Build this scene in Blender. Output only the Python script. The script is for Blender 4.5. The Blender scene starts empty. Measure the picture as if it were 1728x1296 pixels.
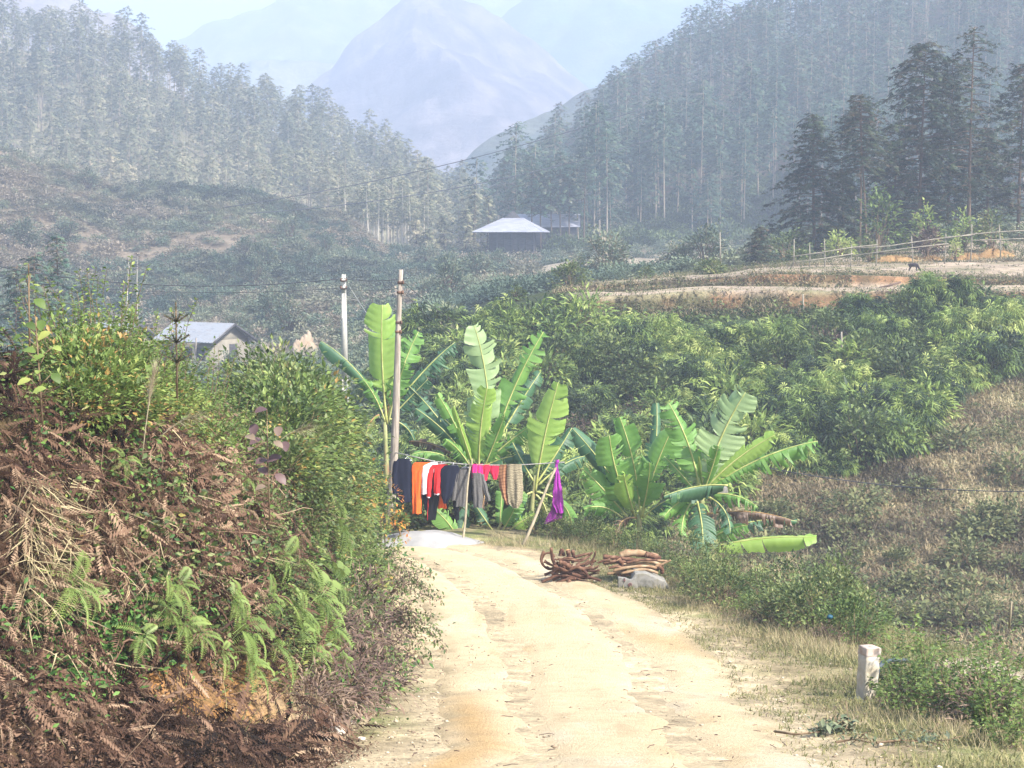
import bpy, math
import numpy as np
from math import radians, pi, sin, cos

# ------------------------------------------------------------------ camera, world, sun, exposure
sc = bpy.context.scene
col = sc.collection
FPX = 3000.0                 # focal length in pixels of the 1728 wide photograph
PITCH = -math.atan(248 / FPX)
cam_d = bpy.data.cameras.new("camera")
cam = bpy.data.objects.new("camera", cam_d); col.objects.link(cam)
cam_d.sensor_width = 36.0
cam_d.lens = 36.0 * FPX / 1728.0
cam_d.clip_start = 0.1; cam_d.clip_end = 12000
cam.location = (0, 0, 0); cam.rotation_euler = (pi / 2 + PITCH, 0, 0)
sc.camera = cam

SUN_DIR = np.array([0.62, -0.44, 0.74]); SUN_DIR /= np.linalg.norm(SUN_DIR)
SUN_EL = math.asin(SUN_DIR[2]); SUN_AZ = math.atan2(SUN_DIR[0], SUN_DIR[1])
world = bpy.data.worlds.new("World"); sc.world = world; world.use_nodes = True
wn = world.node_tree.nodes; wl = world.node_tree.links
sky = wn.new("ShaderNodeTexSky"); sky.sky_type = 'NISHITA'; sky.sun_disc = False
sky.sun_elevation = SUN_EL; sky.sun_rotation = SUN_AZ; sky.dust_density = 2.0; sky.air_density = 1.0
wl.new(sky.outputs[0], wn["Background"].inputs[0]); wn["Background"].inputs[1].default_value = 0.125
sun_d = bpy.data.lights.new("sun", 'SUN'); sun_d.energy = 4.4; sun_d.angle = radians(2.0)
sun_d.color = (1.0, 0.95, 0.87)
sun = bpy.data.objects.new("sun", sun_d); col.objects.link(sun)
sun.rotation_euler = (pi / 2 - SUN_EL, 0, pi - SUN_AZ)
sun.location = (60, -20, 200)
vs = sc.view_settings
sc.display_settings.display_device = 'sRGB'
vs.view_transform = 'Standard'; vs.look = 'None'; vs.gamma = 1.0; vs.exposure = 1.55
cy = sc.cycles
cy.max_bounces = 6; cy.diffuse_bounces = 3; cy.glossy_bounces = 2; cy.transmission_bounces = 4
cy.volume_bounces = 1; cy.transparent_max_bounces = 6

# ------------------------------------------------------------------ helpers
rng = np.random.default_rng(11)
CP, SP = cos(PITCH), sin(PITCH)

def at(px, py, Y):
    """point of the place at depth Y that the photograph shows at pixel (px, py)"""
    u = (np.asarray(px, float) - 864) / FPX; v = (648 - np.asarray(py, float)) / FPX
    y = CP - v * SP; z = SP + v * CP
    return np.stack(np.broadcast_arrays(u / y * Y, Y * np.ones_like(u), z / y * Y), -1)

def zat(py, Y):
    v = (648 - np.asarray(py, float)) / FPX
    return (SP + v * CP) / (CP - v * SP) * Y

def uat(px):
    return (np.asarray(px, float) - 864) / FPX * 1.0034

def proj(P):
    P = np.asarray(P, float)
    f = P[..., 1] * CP + P[..., 2] * SP; up = -P[..., 1] * SP + P[..., 2] * CP
    return 864 + FPX * P[..., 0] / f, 648 - FPX * up / f

def hash2(ix, iy, s):
    h = np.sin(ix * 127.1 + iy * 311.7 + s * 74.7) * 43758.5453
    return h - np.floor(h)

def vnoise(x, y, s=0):
    ix = np.floor(x); iy = np.floor(y); fx = x - ix; fy = y - iy
    fx = fx * fx * (3 - 2 * fx); fy = fy * fy * (3 - 2 * fy)
    a = hash2(ix, iy, s); b = hash2(ix + 1, iy, s); c = hash2(ix, iy + 1, s); d = hash2(ix + 1, iy + 1, s)
    return (a * (1 - fx) + b * fx) * (1 - fy) + (c * (1 - fx) + d * fx) * fy - 0.5

def fbm(x, y, o=4, s=0):
    r = 0; a = 1.0
    for i in range(o):
        r = r + a * vnoise(x, y, s + i); x = x * 2.03 + 5.1; y = y * 2.03 - 3.7; a *= 0.5
    return r

def sstep(a, b, x):
    t = np.clip((x - a) / (b - a), 0, 1); return t * t * (3 - 2 * t)

def norm(v):
    return v / np.maximum(np.linalg.norm(v, axis=-1, keepdims=True), 1e-9)

def frames(d, up=None, roll=None):
    """rotation matrices with columns X=d, Y=side, Z=up-ish"""
    d = norm(np.atleast_2d(np.asarray(d, float)))
    if up is None: up = np.tile([0., 0., 1.], (len(d), 1))
    up = np.broadcast_to(np.asarray(up, float), d.shape) + 1e-4 * np.array([1., 0.3, 0])
    s = norm(np.cross(up, d)); z = np.cross(d, s)
    if roll is not None:
        c = np.cos(roll)[:, None]; n = np.sin(roll)[:, None]
        s, z = s * c + z * n, -s * n + z * c
    return np.stack([d, s, z], -1)

def rdir(n, zlo=-1, zhi=1, r=None):
    r = r or rng
    z = r.uniform(zlo, zhi, n); a = r.uniform(0, 2 * pi, n); q = np.sqrt(np.maximum(0, 1 - z * z))
    return np.stack([q * np.cos(a), q * np.sin(a), z], -1)

class MB:
    """collects vertices and faces; build() links ONE mesh object"""
    def __init__(s): s.v = []; s.t = []; s.f = []; s.n = 0; s.uv = []; s.has_uv = False
    def add(s, v, faces, tint=0.5, uv=None):
        v = np.asarray(v, float).reshape(-1, 3)
        s.v.append(v); s.t.append(np.broadcast_to(np.asarray(tint, float), (len(v),)))
        if uv is None: uv = np.zeros((len(v), 2))
        else: s.has_uv = True
        s.uv.append(np.asarray(uv, float))
        for f in (faces if isinstance(faces, list) else [faces]):
            f = np.asarray(f, int)
            if len(f): s.f.append(f + s.n)
        s.n += len(v); return s
    def inst(s, T, pos, R, sc_, tint):
        """copies of template T=(verts, faces) at pos with rotations R and scales"""
        tv, tf = T; pos = np.atleast_2d(pos); N = len(pos)
        if N == 0: return s
        sc_ = np.asarray(sc_, float)
        if sc_.ndim < 2: sc_ = np.broadcast_to(sc_, (N,))[:, None]
        V = np.einsum('nij,nkj->nki', np.broadcast_to(R, (N, 3, 3)), tv[None] * sc_[:, None, :]) + pos[:, None, :]
        K = len(tv); off = (np.arange(N) * K)
        fs = [(f[None] + off[:, None, None]).reshape(-1, f.shape[1]) for f in (tf if isinstance(tf, list) else [tf])]
        return s.add(V.reshape(-1, 3), fs, np.repeat(np.broadcast_to(tint, (N,)), K))
    def tube(s, pts, rad, k=6, tint=0.5, cap=True):
        pts = np.asarray(pts, float); n = len(pts); rad = np.broadcast_to(np.asarray(rad, float), (n,))
        d = norm(np.gradient(pts, axis=0)); ref = np.array([0., 0, 1]) if abs(d[0, 2]) < 0.9 else np.array([1., 0, 0])
        a = np.arange(k) / k * 2 * pi; V = []
        x = norm(np.cross(d[0], ref))
        for i in range(n):
            x = norm(x - d[i] * np.dot(x, d[i])); y = np.cross(d[i], x)
            V.append(pts[i] + rad[i] * (np.cos(a)[:, None] * x + np.sin(a)[:, None] * y))
        V = np.concatenate(V); i = np.arange(n - 1)[:, None] * k; j = np.arange(k)[None]
        F = np.stack([i + j, i + (j + 1) % k, i + k + (j + 1) % k, i + k + j], -1).reshape(-1, 4)
        fs = [F]
        if cap: fs += [np.arange(k)[::-1][None], (np.arange(k) + (n - 1) * k)[None]]
        L = np.repeat(np.linspace(0, 1, n), k)
        return s.add(V, fs, tint, uv=np.stack([L * np.linalg.norm(pts[-1] - pts[0]), np.tile(a, n)], -1))
    def box(s, c, size, R=None, tint=0.5, bev=0.0):
        c = np.asarray(c, float); h = np.asarray(size, float) / 2
        v = np.array([[x, y, z] for x in (-1, 1) for y in (-1, 1) for z in (-1, 1)], float) * h
        if R is not None: v = v @ np.asarray(R).T
        f = np.array([[0, 1, 3, 2], [4, 6, 7, 5], [0, 4, 5, 1], [2, 3, 7, 6], [0, 2, 6, 4], [1, 5, 7, 3]])
        return s.add(v + c, f, tint)
    def grid(s, P, tint=0.5, flip=False, uv=None):
        P = np.asarray(P, float); a, b = P.shape[:2]
        i = np.arange(a - 1)[:, None] * b + np.arange(b - 1)[None]
        F = np.stack([i, i + 1, i + b + 1, i + b], -1).reshape(-1, 4)
        if flip: F = F[:, ::-1]
        t = tint if np.ndim(tint) == 0 else np.asarray(tint).reshape(-1)
        return s.add(P.reshape(-1, 3), F, t, None if uv is None else np.asarray(uv).reshape(-1, 2))
    def mesh(s, name, mat, smooth=False, colour=None):
        me = bpy.data.meshes.new(name)
        if s.n == 0: return me
        V = np.concatenate(s.v)
        loops = np.concatenate([f.ravel() for f in s.f]); cnt = np.concatenate([np.full(len(f), f.shape[1]) for f in s.f])
        me.vertices.add(len(V)); me.vertices.foreach_set("co", V.astype(np.float32).ravel())
        me.loops.add(len(loops)); me.loops.foreach_set("vertex_index", loops.astype(np.int32))
        me.polygons.add(len(cnt)); me.polygons.foreach_set("loop_start", np.concatenate([[0], np.cumsum(cnt)[:-1]]).astype(np.int32))
        if smooth: me.polygons.foreach_set("use_smooth", np.ones(len(cnt), bool))
        me.update(calc_edges=True)
        a = me.attributes.new("tint", 'FLOAT', 'POINT'); a.data.foreach_set("value", np.concatenate(s.t).astype(np.float32))
        if s.has_uv:
            u = me.uv_layers.new(name="UVMap"); u.data.foreach_set("uv", np.concatenate(s.uv)[loops].astype(np.float32).ravel())
        if colour is not None:
            c = me.color_attributes.new("albedo", 'FLOAT_COLOR', 'POINT')
            c.data.foreach_set("color", np.concatenate([colour, np.ones((len(V), 1))], 1).astype(np.float32).ravel())
        me.materials.append(mat); return me
    def build(s, name, mat, parent=None, smooth=False, colour=None, loc=None):
        if loc is not None:
            s.v = [v - np.asarray(loc, float) for v in s.v]
        return link(name, s.mesh(name, mat, smooth, colour), parent, loc if parent is None else None)

def link(name, me, parent=None, loc=None):
    o = bpy.data.objects.new(name, me); col.objects.link(o)
    if parent is not None: o.parent = parent
    if loc is not None: o.location = [float(q) for q in loc]
    return o

def tag(o, label, cat, group=None):
    o["label"] = label; o["category"] = cat
    if group: o["group"] = group
    return o

def empty(name, loc, label, cat, group=None, rz=0.0):
    o = bpy.data.objects.new(name, None); col.objects.link(o); o.location = [float(q) for q in loc]
    o.rotation_euler = (0, 0, rz); o.empty_display_size = 0.1
    return tag(o, label, cat, group)

def structure(o): o["kind"] = "structure"; return o
def stuff(o, label=None, cat=None):
    o["kind"] = "stuff"
    if label: o["label"] = label; o["category"] = cat
    return o

def dup(o, loc, rz=0.0, s=1.0, label=None, group=None):
    r = o.copy(); col.objects.link(r); r.location = [float(q) for q in loc]; r.rotation_euler = (0, 0, rz)
    r.scale = (s, s, s) if np.ndim(s) == 0 else tuple(s)
    if label: r["label"] = label
    if group: r["group"] = group
    for ch in list(o.children):
        c = ch.copy(); col.objects.link(c); c.parent = r
        for g in list(ch.children):
            d = g.copy(); col.objects.link(d); d.parent = c
    return r

# ------------------------------------------------------------------ materials
def new_mat(name):
    m = bpy.data.materials.new(name); m.use_nodes = True
    nt = m.node_tree; return m, nt.nodes, nt.links, nt.nodes["Principled BSDF"]

def ramp(n, stops):
    r = n.new("ShaderNodeValToRGB"); e = r.color_ramp.elements
    while len(e) < len(stops): e.new(0.5)
    for k, (p, c) in enumerate(stops): e[k].position = p; e[k].color = (*c, 1)
    return r

def leafmat(name, stops, transl=0.3, rough=0.55, rnd=0.25, nscale=3.0, spec=0.3):
    """foliage: colour by each leaf's own tint and each plant's own random"""
    m, n, l, b = new_mat(name)
    at_ = n.new("ShaderNodeAttribute"); at_.attribute_name = "tint"
    oi = n.new("ShaderNodeObjectInfo")
    m1 = n.new("ShaderNodeMath"); m1.operation = 'MULTIPLY_ADD'; l.new(oi.outputs["Random"], m1.inputs[0])
    m1.inputs[1].default_value = rnd; m1.inputs[2].default_value = -rnd / 2
    a1 = n.new("ShaderNodeMath"); a1.operation = 'ADD'; l.new(at_.outputs["Fac"], a1.inputs[0]); l.new(m1.outputs[0], a1.inputs[1])
    r = ramp(n, stops); l.new(a1.outputs[0], r.inputs[0])
    l.new(r.outputs[0], b.inputs["Base Color"]); b.inputs["Roughness"].default_value = rough
    b.inputs["Specular IOR Level"].default_value = spec
    if transl > 0:
        t = n.new("ShaderNodeBsdfTranslucent"); mx = n.new("ShaderNodeMixShader"); mx.inputs[0].default_value = transl
        l.new(r.outputs[0], t.inputs[0]); l.new(b.outputs[0], mx.inputs[1]); l.new(t.outputs[0], mx.inputs[2])
        l.new(mx.outputs[0], n["Material Output"].inputs[0])
    return m

def noisemat(name, c1, c2, scale=8, rough=0.85, bump=0.3, c3=None, detail=6, stretch=(1, 1, 1), dist=0.02, spec=0.2, coord="Object"):
    m, n, l, b = new_mat(name)
    tc = n.new("ShaderNodeTexCoord"); mp = n.new("ShaderNodeMapping"); mp.inputs["Scale"].default_value = stretch
    l.new(tc.outputs[coord], mp.inputs[0])
    t = n.new("ShaderNodeTexNoise"); t.inputs["Scale"].default_value = scale; t.inputs["Detail"].default_value = detail
    l.new(mp.outputs[0], t.inputs[0])
    st = [(0.35, c1), (0.65, c2)] if c3 is None else [(0.3, c1), (0.5, c2), (0.7, c3)]
    r = ramp(n, st); l.new(t.outputs[0], r.inputs[0]); l.new(r.outputs[0], b.inputs["Base Color"])
    b.inputs["Roughness"].default_value = rough; b.inputs["Specular IOR Level"].default_value = spec
    if bump:
        bp = n.new("ShaderNodeBump"); bp.inputs["Strength"].default_value = bump; bp.inputs["Distance"].default_value = dist
        l.new(t.outputs[0], bp.inputs["Height"]); l.new(bp.outputs[0], b.inputs["Normal"])
    return m

def terrainmat(name, scales=(0.15, 1.2, 9.0), amp=0.5, bump=0.6, bdist=0.08, hue=0.02):
    """vertex albedo times several scales of noise"""
    m, n, l, b = new_mat(name)
    vc = n.new("ShaderNodeVertexColor"); vc.layer_name = "albedo"
    g = n.new("ShaderNodeNewGeometry"); prev = vc.outputs[0]; last = None
    for i, s in enumerate(scales):
        t = n.new("ShaderNodeTexNoise"); t.inputs["Scale"].default_value = s; t.inputs["Detail"].default_value = 8
        t.inputs["Roughness"].default_value = 0.65
        l.new(g.outputs["Position"], t.inputs[0])
        mr = n.new("ShaderNodeMapRange"); mr.inputs[1].default_value = 0.3; mr.inputs[2].default_value = 0.7
        mr.inputs[3].default_value = 1 - amp; mr.inputs[4].default_value = 1 + amp; l.new(t.outputs[0], mr.inputs[0])
        mu = n.new("ShaderNodeVectorMath"); mu.operation = 'SCALE'
        l.new(prev, mu.inputs[0]); l.new(mr.outputs[0], mu.inputs["Scale"]); prev = mu.outputs[0]; last = t
    l.new(prev, b.inputs["Base Color"]); b.inputs["Roughness"].default_value = 0.95
    b.inputs["Specular IOR Level"].default_value = 0.1
    bp = n.new("ShaderNodeBump"); bp.inputs["Strength"].default_value = bump; bp.inputs["Distance"].default_value = bdist
    l.new(last.outputs[0], bp.inputs["Height"]); l.new(bp.outputs[0], b.inputs["Normal"])
    return m
# ------------------------------------------------------------------ the lie of the land
HD = [0, 8, 15.5, 23, 28, 35, 42, 46, 60]; HZ = [-1.7, -3.1, -4.60, -5.95, -6.48, -6.98, -7.2, -7.3, -8.0]
RIM = np.array([(14, 8), (14, 29), (8, 33), (4.7, 35.5), (3.3, 38.5), (1.6, 43), (-2, 45.5), (-7, 48.5), (-16, 53), (-40, 60)], float)
FOOT = np.array([(-14, 8.2), (-7, 10.3), (-4.2, 11.3), (-2.9, 12.3), (-2.1, 13.6), (-1.62, 15.5), (-1.5, 20), (-1.45, 27), (-1.75, 32), (-2.3, 36.5),
                 (-3.1, 40), (-6, 43.5), (-12, 47), (-30, 55)], float)

def sdist(x, y, L):
    """signed distance to polyline L, positive on its left"""
    x = np.asarray(x, float); y = np.asarray(y, float)
    best = np.full(x.shape, 1e9); sg = np.ones(x.shape)
    for a, b in zip(L[:-1], L[1:]):
        d = b - a; t = np.clip(((x - a[0]) * d[0] + (y - a[1]) * d[1]) / (d @ d), 0, 1)
        ex = x - a[0] - t * d[0]; ey = y - a[1] - t * d[1]; q = np.hypot(ex, ey)
        c = d[0] * (y - a[1]) - d[1] * (x - a[0])
        m = q < best - 1e-9; best = np.where(m, q, best); sg = np.where(m, np.sign(c), sg)
    return best * sg

FAR = {  # column px: list of (depth, py) down the far side
 -700: [(45, 1000), (70, 850), (100, 700), (150, 600), (200, 450), (230, 330), (258, 245), (275, 300), (300, 440), (520, 430)],
 0: [(45, 1000), (70, 850), (100, 700), (150, 600), (200, 450), (230, 330), (258, 248), (275, 300), (300, 440), (520, 430)],
 110: [(45, 1000), (70, 850), (100, 700), (150, 600), (200, 470), (230, 355), (258, 280), (275, 320), (300, 440), (520, 430)],
 200: [(45, 1000), (70, 850), (100, 700), (150, 602), (200, 480), (235, 370), (256, 308), (272, 340), (300, 440), (520, 430)],
 400: [(45, 1020), (70, 850), (100, 720), (150, 598), (190, 495), (225, 400), (255, 318), (272, 350), (300, 440), (520, 430)],
 560: [(45, 1050), (70, 860), (100, 700), (150, 570), (190, 490), (230, 410), (256, 366), (272, 395), (300, 440), (520, 430)],
 650: [(45, 1100), (60, 880), (70, 780), (75, 700), (80, 650), (88, 655), (100, 650), (150, 545), (200, 465), (256, 428), (300, 436), (520, 430)],
 700: [(45, 1100), (60, 880), (70, 740), (76, 640), (82, 572), (88, 570), (100, 600), (150, 530), (200, 460), (256, 428), (300, 430), (520, 425)],
 750: [(45, 1100), (60, 870), (70, 720), (78, 600), (83, 553), (90, 548), (100, 575), (150, 510), (200, 458), (256, 426), (300, 428), (520, 420)],
 850: [(45, 1110), (60, 860), (70, 705), (78, 590), (84, 520), (92, 503), (100, 512), (150, 492), (200, 452), (256, 424), (300, 425), (520, 415)],
 1000: [(45, 1110), (52, 1000), (60, 860), (70, 705), (78, 590), (83, 520), (83.3, 499), (91, 489), (91.3, 480), (100, 477), (110, 490), (150, 470), (180, 446), (200, 440), (256, 422), (300, 415), (520, 415)],
 1200: [(45, 1120), (52, 1005), (60, 865), (70, 705), (78, 590), (83, 515), (83.3, 490), (90, 480), (90.3, 470), (100, 463), (106, 462), (112, 457), (150, 464), (180, 446), (200, 436), (256, 418), (300, 410), (520, 410)],
 1290: [(45, 1120), (52, 1005), (60, 865), (70, 705), (78, 590), (83, 514), (83.3, 489), (89, 483), (89.3, 463), (98, 456), (104, 451), (110, 446), (125, 438), (150, 430), (256, 418), (300, 410), (520, 410)],
 1400: [(45, 1120), (52, 1005), (60, 865), (70, 700), (78, 585), (83, 513), (83.3, 491), (89, 485), (89.3, 464), (98, 455), (104, 447), (110, 436), (125, 424), (150, 420), (256, 415), (300, 410), (520, 410)],
 1700: [(45, 1120), (52, 1005), (60, 860), (70, 695), (78, 570), (83, 500), (83.3, 490), (89, 482), (89.3, 473), (98, 462), (104, 440), (110, 426), (125, 400), (150, 392), (256, 395), (300, 400), (520, 400)],
 2500: [(45, 1120), (52, 1005), (60, 860), (70, 695), (78, 570), (83, 500), (83.3, 490), (89, 482), (89.3, 473), (98, 462), (104, 440), (110, 426), (125, 380), (150, 360), (256, 370), (300, 400), (520, 400)]}
FK = sorted(FAR); FU = np.array([uat(k) for k in FK]); FD = sorted({d for k in FK for d, _ in FAR[k]})
FZ = np.array([[zat(np.interp(d, *zip(*FAR[k])), d) for d in FD] for k in FK])

def lookup(U, D, Z, u, d):
    ju = np.clip(np.searchsorted(U, u) - 1, 0, len(U) - 2); jd = np.clip(np.searchsorted(D, d) - 1, 0, len(D) - 2)
    U = np.asarray(U); D = np.asarray(D)
    fu = np.clip((u - U[ju]) / (U[ju + 1] - U[ju]), 0, 1); fd = np.clip((d - D[jd]) / (D[jd + 1] - D[jd]), 0, 1)
    fu = fu * fu * (3 - 2 * fu) * 0.5 + fu * 0.5
    return (Z[ju, jd] * (1 - fu) + Z[ju + 1, jd] * fu) * (1 - fd) + (Z[ju, jd + 1] * (1 - fu) + Z[ju + 1, jd + 1] * fu) * fd

def near_z(x, y):
    z = np.interp(y, HD, HZ)
    z = z - 0.22 * np.clip(x - 5.0, 0, 6) - 0.03 * np.clip(x - 1.5, 0, 4)
    out = -sdist(x, y, RIM)
    return z - 0.6 * np.clip(out, 0, None) + 0.0 * x

def far_z(x, y):
    yy = np.maximum(y, 1.0)
    z = lookup(FU, FD, FZ, x / yy, yy)
    w = sstep(46, 60, yy) * (1 - 0.85 * sstep(80, 84, yy) * (1 - sstep(108, 125, yy)))
    return z + w * (0.7 * fbm(x * 0.16, y * 0.16, 4, 3) + 0.0035 * yy * fbm(x * 0.05, y * 0.05, 3, 9))

def G(x, y):
    x = np.asarray(x, float); y = np.asarray(y, float)
    a = near_z(x, y) + 0.05 * fbm(x * 0.9, y * 0.9, 4, 1) * sstep(-0.5, 1.5, np.abs(x - road_c(y)) - 1.2)
    b = np.where(y > 43, far_z(x, y), -60)
    return np.maximum(a, b)

RD = [4, 12, 16, 19, 23, 28, 32, 35, 38, 40, 41.5, 43]
RL = [-1.9, -1.3, -0.62, -0.85, -1.0, -1.25, -1.6, -1.9, -2.6, -3.4, -5.2, -9.5]
RR = [3.0, 2.8, 2.6, 2.75, 3.0, 3.05, 2.75, 1.95, 0.85, 0.0, -1.6, -7.0]
def road_c(y): return (np.interp(y, RD, RL) + np.interp(y, RD, RR)) / 2

def bank_h(s, y):
    """height of the bank above its foot line at inside distance s"""
    k = np.interp(y, [8, 14, 24, 36, 42, 50], [1.02, 1.05, 1.12, 1.05, 0.85, 0.5])
    q = np.interp(s, [-0.3, 0, 0.9, 1.1, 1.45, 1.9, 2.6, 4.5, 9, 20], [-0.15, 0, 0.75, 1.15, 2.15, 2.75, 3.15, 3.35, 3.3, 2.6])
    return q * k

def bank_z(x, y):
    s = sdist(x, y, FOOT)
    s2 = s + 0.55 * fbm(x * 0.55, y * 0.55, 3, 20) * sstep(0, 0.8, s)
    z = np.interp(y, HD, HZ) + bank_h(s2, y) + sstep(0, 0.6, s) * (0.28 * fbm(x * 1.6, y * 1.6, 4, 21))
    return z, s

def surf(x, y):
    """top surface anywhere near"""
    zb, s = bank_z(x, y)
    return np.where(s > 0.0, np.maximum(zb, G(x, y)), G(x, y))

def polar(name, u0, u1, nu, ds, fn, mat, colf):
    u = np.linspace(u0, u1, nu); ds = np.asarray(ds, float)
    U, D = np.meshgrid(u, ds, indexing='ij'); X = U * D; Z = fn(X, D)
    mb = MB(); mb.grid(np.stack([X, D, Z], -1), flip=True)
    return mb.build(name, mat, smooth=True, colour=colf(X, D, Z).reshape(-1, 3))

def lerp(a, b, t): return np.asarray(a) * (1 - t[..., None]) + np.asarray(b) * t[..., None]

def fstrip(x, y):
    u = x / np.maximum(y, 1); j = 5 * fbm(x * 0.05, y * 0, 3, 49)
    a = sstep(176, 180, y + j) * (1 - sstep(199, 204, y + j)) * sstep(-0.01, 0.01, u) * (1 - sstep(0.12, 0.14, u))
    b = sstep(214, 217, y + j) * (1 - sstep(226, 229, y + j)) * sstep(0.0, 0.02, u)
    return np.clip(a + b * 0.8, 0, 1)

def bare(px, py):
    """the patch of the bank where the orange earth lies open"""
    j = 60 * fbm(px * 0.012, py * 0.02, 3, 51)
    q = ((px - 400 - j) / 165) ** 2 + ((py - 1165 - 0.10 * (px - 400)) / 58) ** 2
    return sstep(1.25, 0.7, q)

def slope_zone(x, y):
    """1 where the hillside is brown grass, 0 where it is green thicket"""
    px, py = proj(np.stack([x, y, far_z(x, y)], -1))
    e = np.interp(px, [1000, 1180, 1260, 1400, 1500, 1600, 1700, 1750], [1000, 860, 800, 790, 760, 690, 640, 620])
    return sstep(-28, 28, py - e + 70 * fbm(x * 0.25, y * 0.25, 3, 33))

def ground_col(x, y, z):
    c = np.empty(x.shape + (3,)); c[:] = (0.22, 0.175, 0.10)          # verge: dry grass on sand
    n1 = fbm(x * 0.7, y * 0.7, 4, 40); n2 = fbm(x * 2.5, y * 2.5, 3, 41)
    c = lerp(c, (0.16, 0.17, 0.065), sstep(-0.1, 0.5, n1 + 0.25 * sstep(1.0, 2.6, x - np.interp(y, RD, RR))))
    c = lerp(c, (0.34, 0.27, 0.165), sstep(0.05, 0.45, n2) * 0.7)
    c = lerp(c, (0.36, 0.29, 0.185), sstep(0.9, 0.1, np.abs(x - road_c(y)) - (np.interp(y, RD, RR) - np.interp(y, RD, RL)) / 2 + 0.5 * n1))
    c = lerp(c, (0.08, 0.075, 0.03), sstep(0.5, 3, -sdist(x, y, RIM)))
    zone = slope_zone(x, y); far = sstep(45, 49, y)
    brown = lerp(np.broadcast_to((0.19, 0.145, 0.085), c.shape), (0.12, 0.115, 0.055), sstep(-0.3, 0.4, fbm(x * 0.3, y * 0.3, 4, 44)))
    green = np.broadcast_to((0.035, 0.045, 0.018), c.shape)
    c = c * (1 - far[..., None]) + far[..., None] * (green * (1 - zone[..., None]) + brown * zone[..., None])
    terr = sstep(82.8, 83.0, y) * (1 - sstep(125, 135, y)) * sstep(940 - 864, 1010 - 864, x / y * FPX)
    flat = lerp(np.broadcast_to((0.30, 0.235, 0.17), c.shape), (0.20, 0.175, 0.10), sstep(-0.1, 0.5, fbm(x * 0.35, y * 0.9, 4, 45)))
    riser = (((y > 82.2) & (y < 83.25)) | ((y > 89.0) & (y < 89.35)) | ((y > 90.0) & (y < 90.35)) | ((y > 91.0) & (y < 91.32)))
    rc = lerp(np.broadcast_to((0.20, 0.115, 0.06), c.shape), (0.075, 0.07, 0.035), sstep(-0.2, 0.3, fbm(x * 0.6, y * 0.2, 3, 46)))
    flat = np.where(riser[..., None], rc, flat)
    c = c * (1 - terr[..., None]) + flat * terr[..., None]
    v = sstep(118, 135, y); nv = fbm(x * 0.06, y * 0.06, 4, 47)
    vc = lerp(np.broadcast_to((0.09, 0.09, 0.05), c.shape), (0.18, 0.14, 0.095), sstep(0.1, 0.45, nv + 0.35 * sstep(205, 225, y) * sstep(-0.12, -0.2, x / y) + 0.1))
    strip = fstrip(x, y)
    vc = lerp(vc, (0.33, 0.27, 0.19), strip * 0.9)
    return c * (1 - v[..., None]) + vc * v[..., None]

def dummy(): pass
M_ground = terrainmat("ground_soil", (0.25, 2.0, 14.0), 0.32, 0.8, 0.05)
ds = np.concatenate([np.arange(4, 14, 0.35), np.arange(14, 48, 0.2), np.arange(48, 82.4, 0.5),
                     [82.4, 82.7, 83.0, 83.15, 83.3, 83.5, 84, 85, 86, 87, 88, 88.7, 89.0, 89.15, 89.3, 89.5, 90, 90.15, 90.3, 90.5, 91, 91.15, 91.3, 91.5],
                     np.arange(92, 130, 1.0), np.arange(130, 300, 2.5), np.arange(300, 620, 12), [700, 1000, 1600, 2600, 4200]])
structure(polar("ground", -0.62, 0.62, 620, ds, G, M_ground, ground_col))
mb = MB(); bx = np.linspace(-60, 60, 40); by = np.linspace(-30, 4.2, 14)
X, Y = np.meshgrid(bx, by, indexing='ij'); Zb = np.interp(Y, HD, HZ) - 0.25 - 0.02 * np.abs(X)
mb.grid(np.stack([X, Y, Zb], -1), flip=True)
structure(mb.build("ground", M_ground, smooth=True, colour=np.full((X.size, 3), (0.3, 0.24, 0.13))))

# the bank cut on the left
M_bank = terrainmat("bank_earth", (0.9, 5.0, 30.0), 0.35, 1.0, 0.05)
def bank_col(x, y, z):
    _, s = bank_z(x, y)
    c = np.empty(x.shape + (3,)); c[:] = (0.06, 0.035, 0.022)
    n = fbm(x * 1.3, z * 1.5, 3, 50)
    px, py = proj(np.stack([x, y, z], -1))
    c = lerp(c, (0.10, 0.065, 0.035), sstep(-.2, .3, n))
    c = lerp(c, lerp(np.broadcast_to((0.36, 0.17, 0.045), c.shape), (0.24, 0.14, 0.065), sstep(-.2, .3, fbm(x * 3, z * 4, 3, 52))), bare(px, py) * (s < 2.4))
    c = lerp(c, (0.36, 0.29, 0.18), sstep(1.0, 0.2, s) * sstep(13.5, 17, y))
    return lerp(c, (0.055, 0.055, 0.025), sstep(1.7, 2.2, s))
mb = MB()
ts = np.concatenate([np.linspace(-0.4, 2.6, 60), np.linspace(2.7, 8, 26)[1:], np.linspace(8.5, 24, 16)])
seg = np.hypot(*np.diff(FOOT, axis=0).T); cs = np.concatenate([[0], np.cumsum(seg)]); al = np.concatenate([np.arange(0, cs[-1] - 18, 0.12), np.arange(cs[-1] - 18, cs[-1], 0.6)])
fx = np.interp(al, cs, FOOT[:, 0]); fy = np.interp(al, cs, FOOT[:, 1])
k9 = np.ones(15) / 15; fxs = np.convolve(np.pad(fx, 7, 'edge'), k9, 'valid'); fys = np.convolve(np.pad(fy, 7, 'edge'), k9, 'valid')
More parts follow.
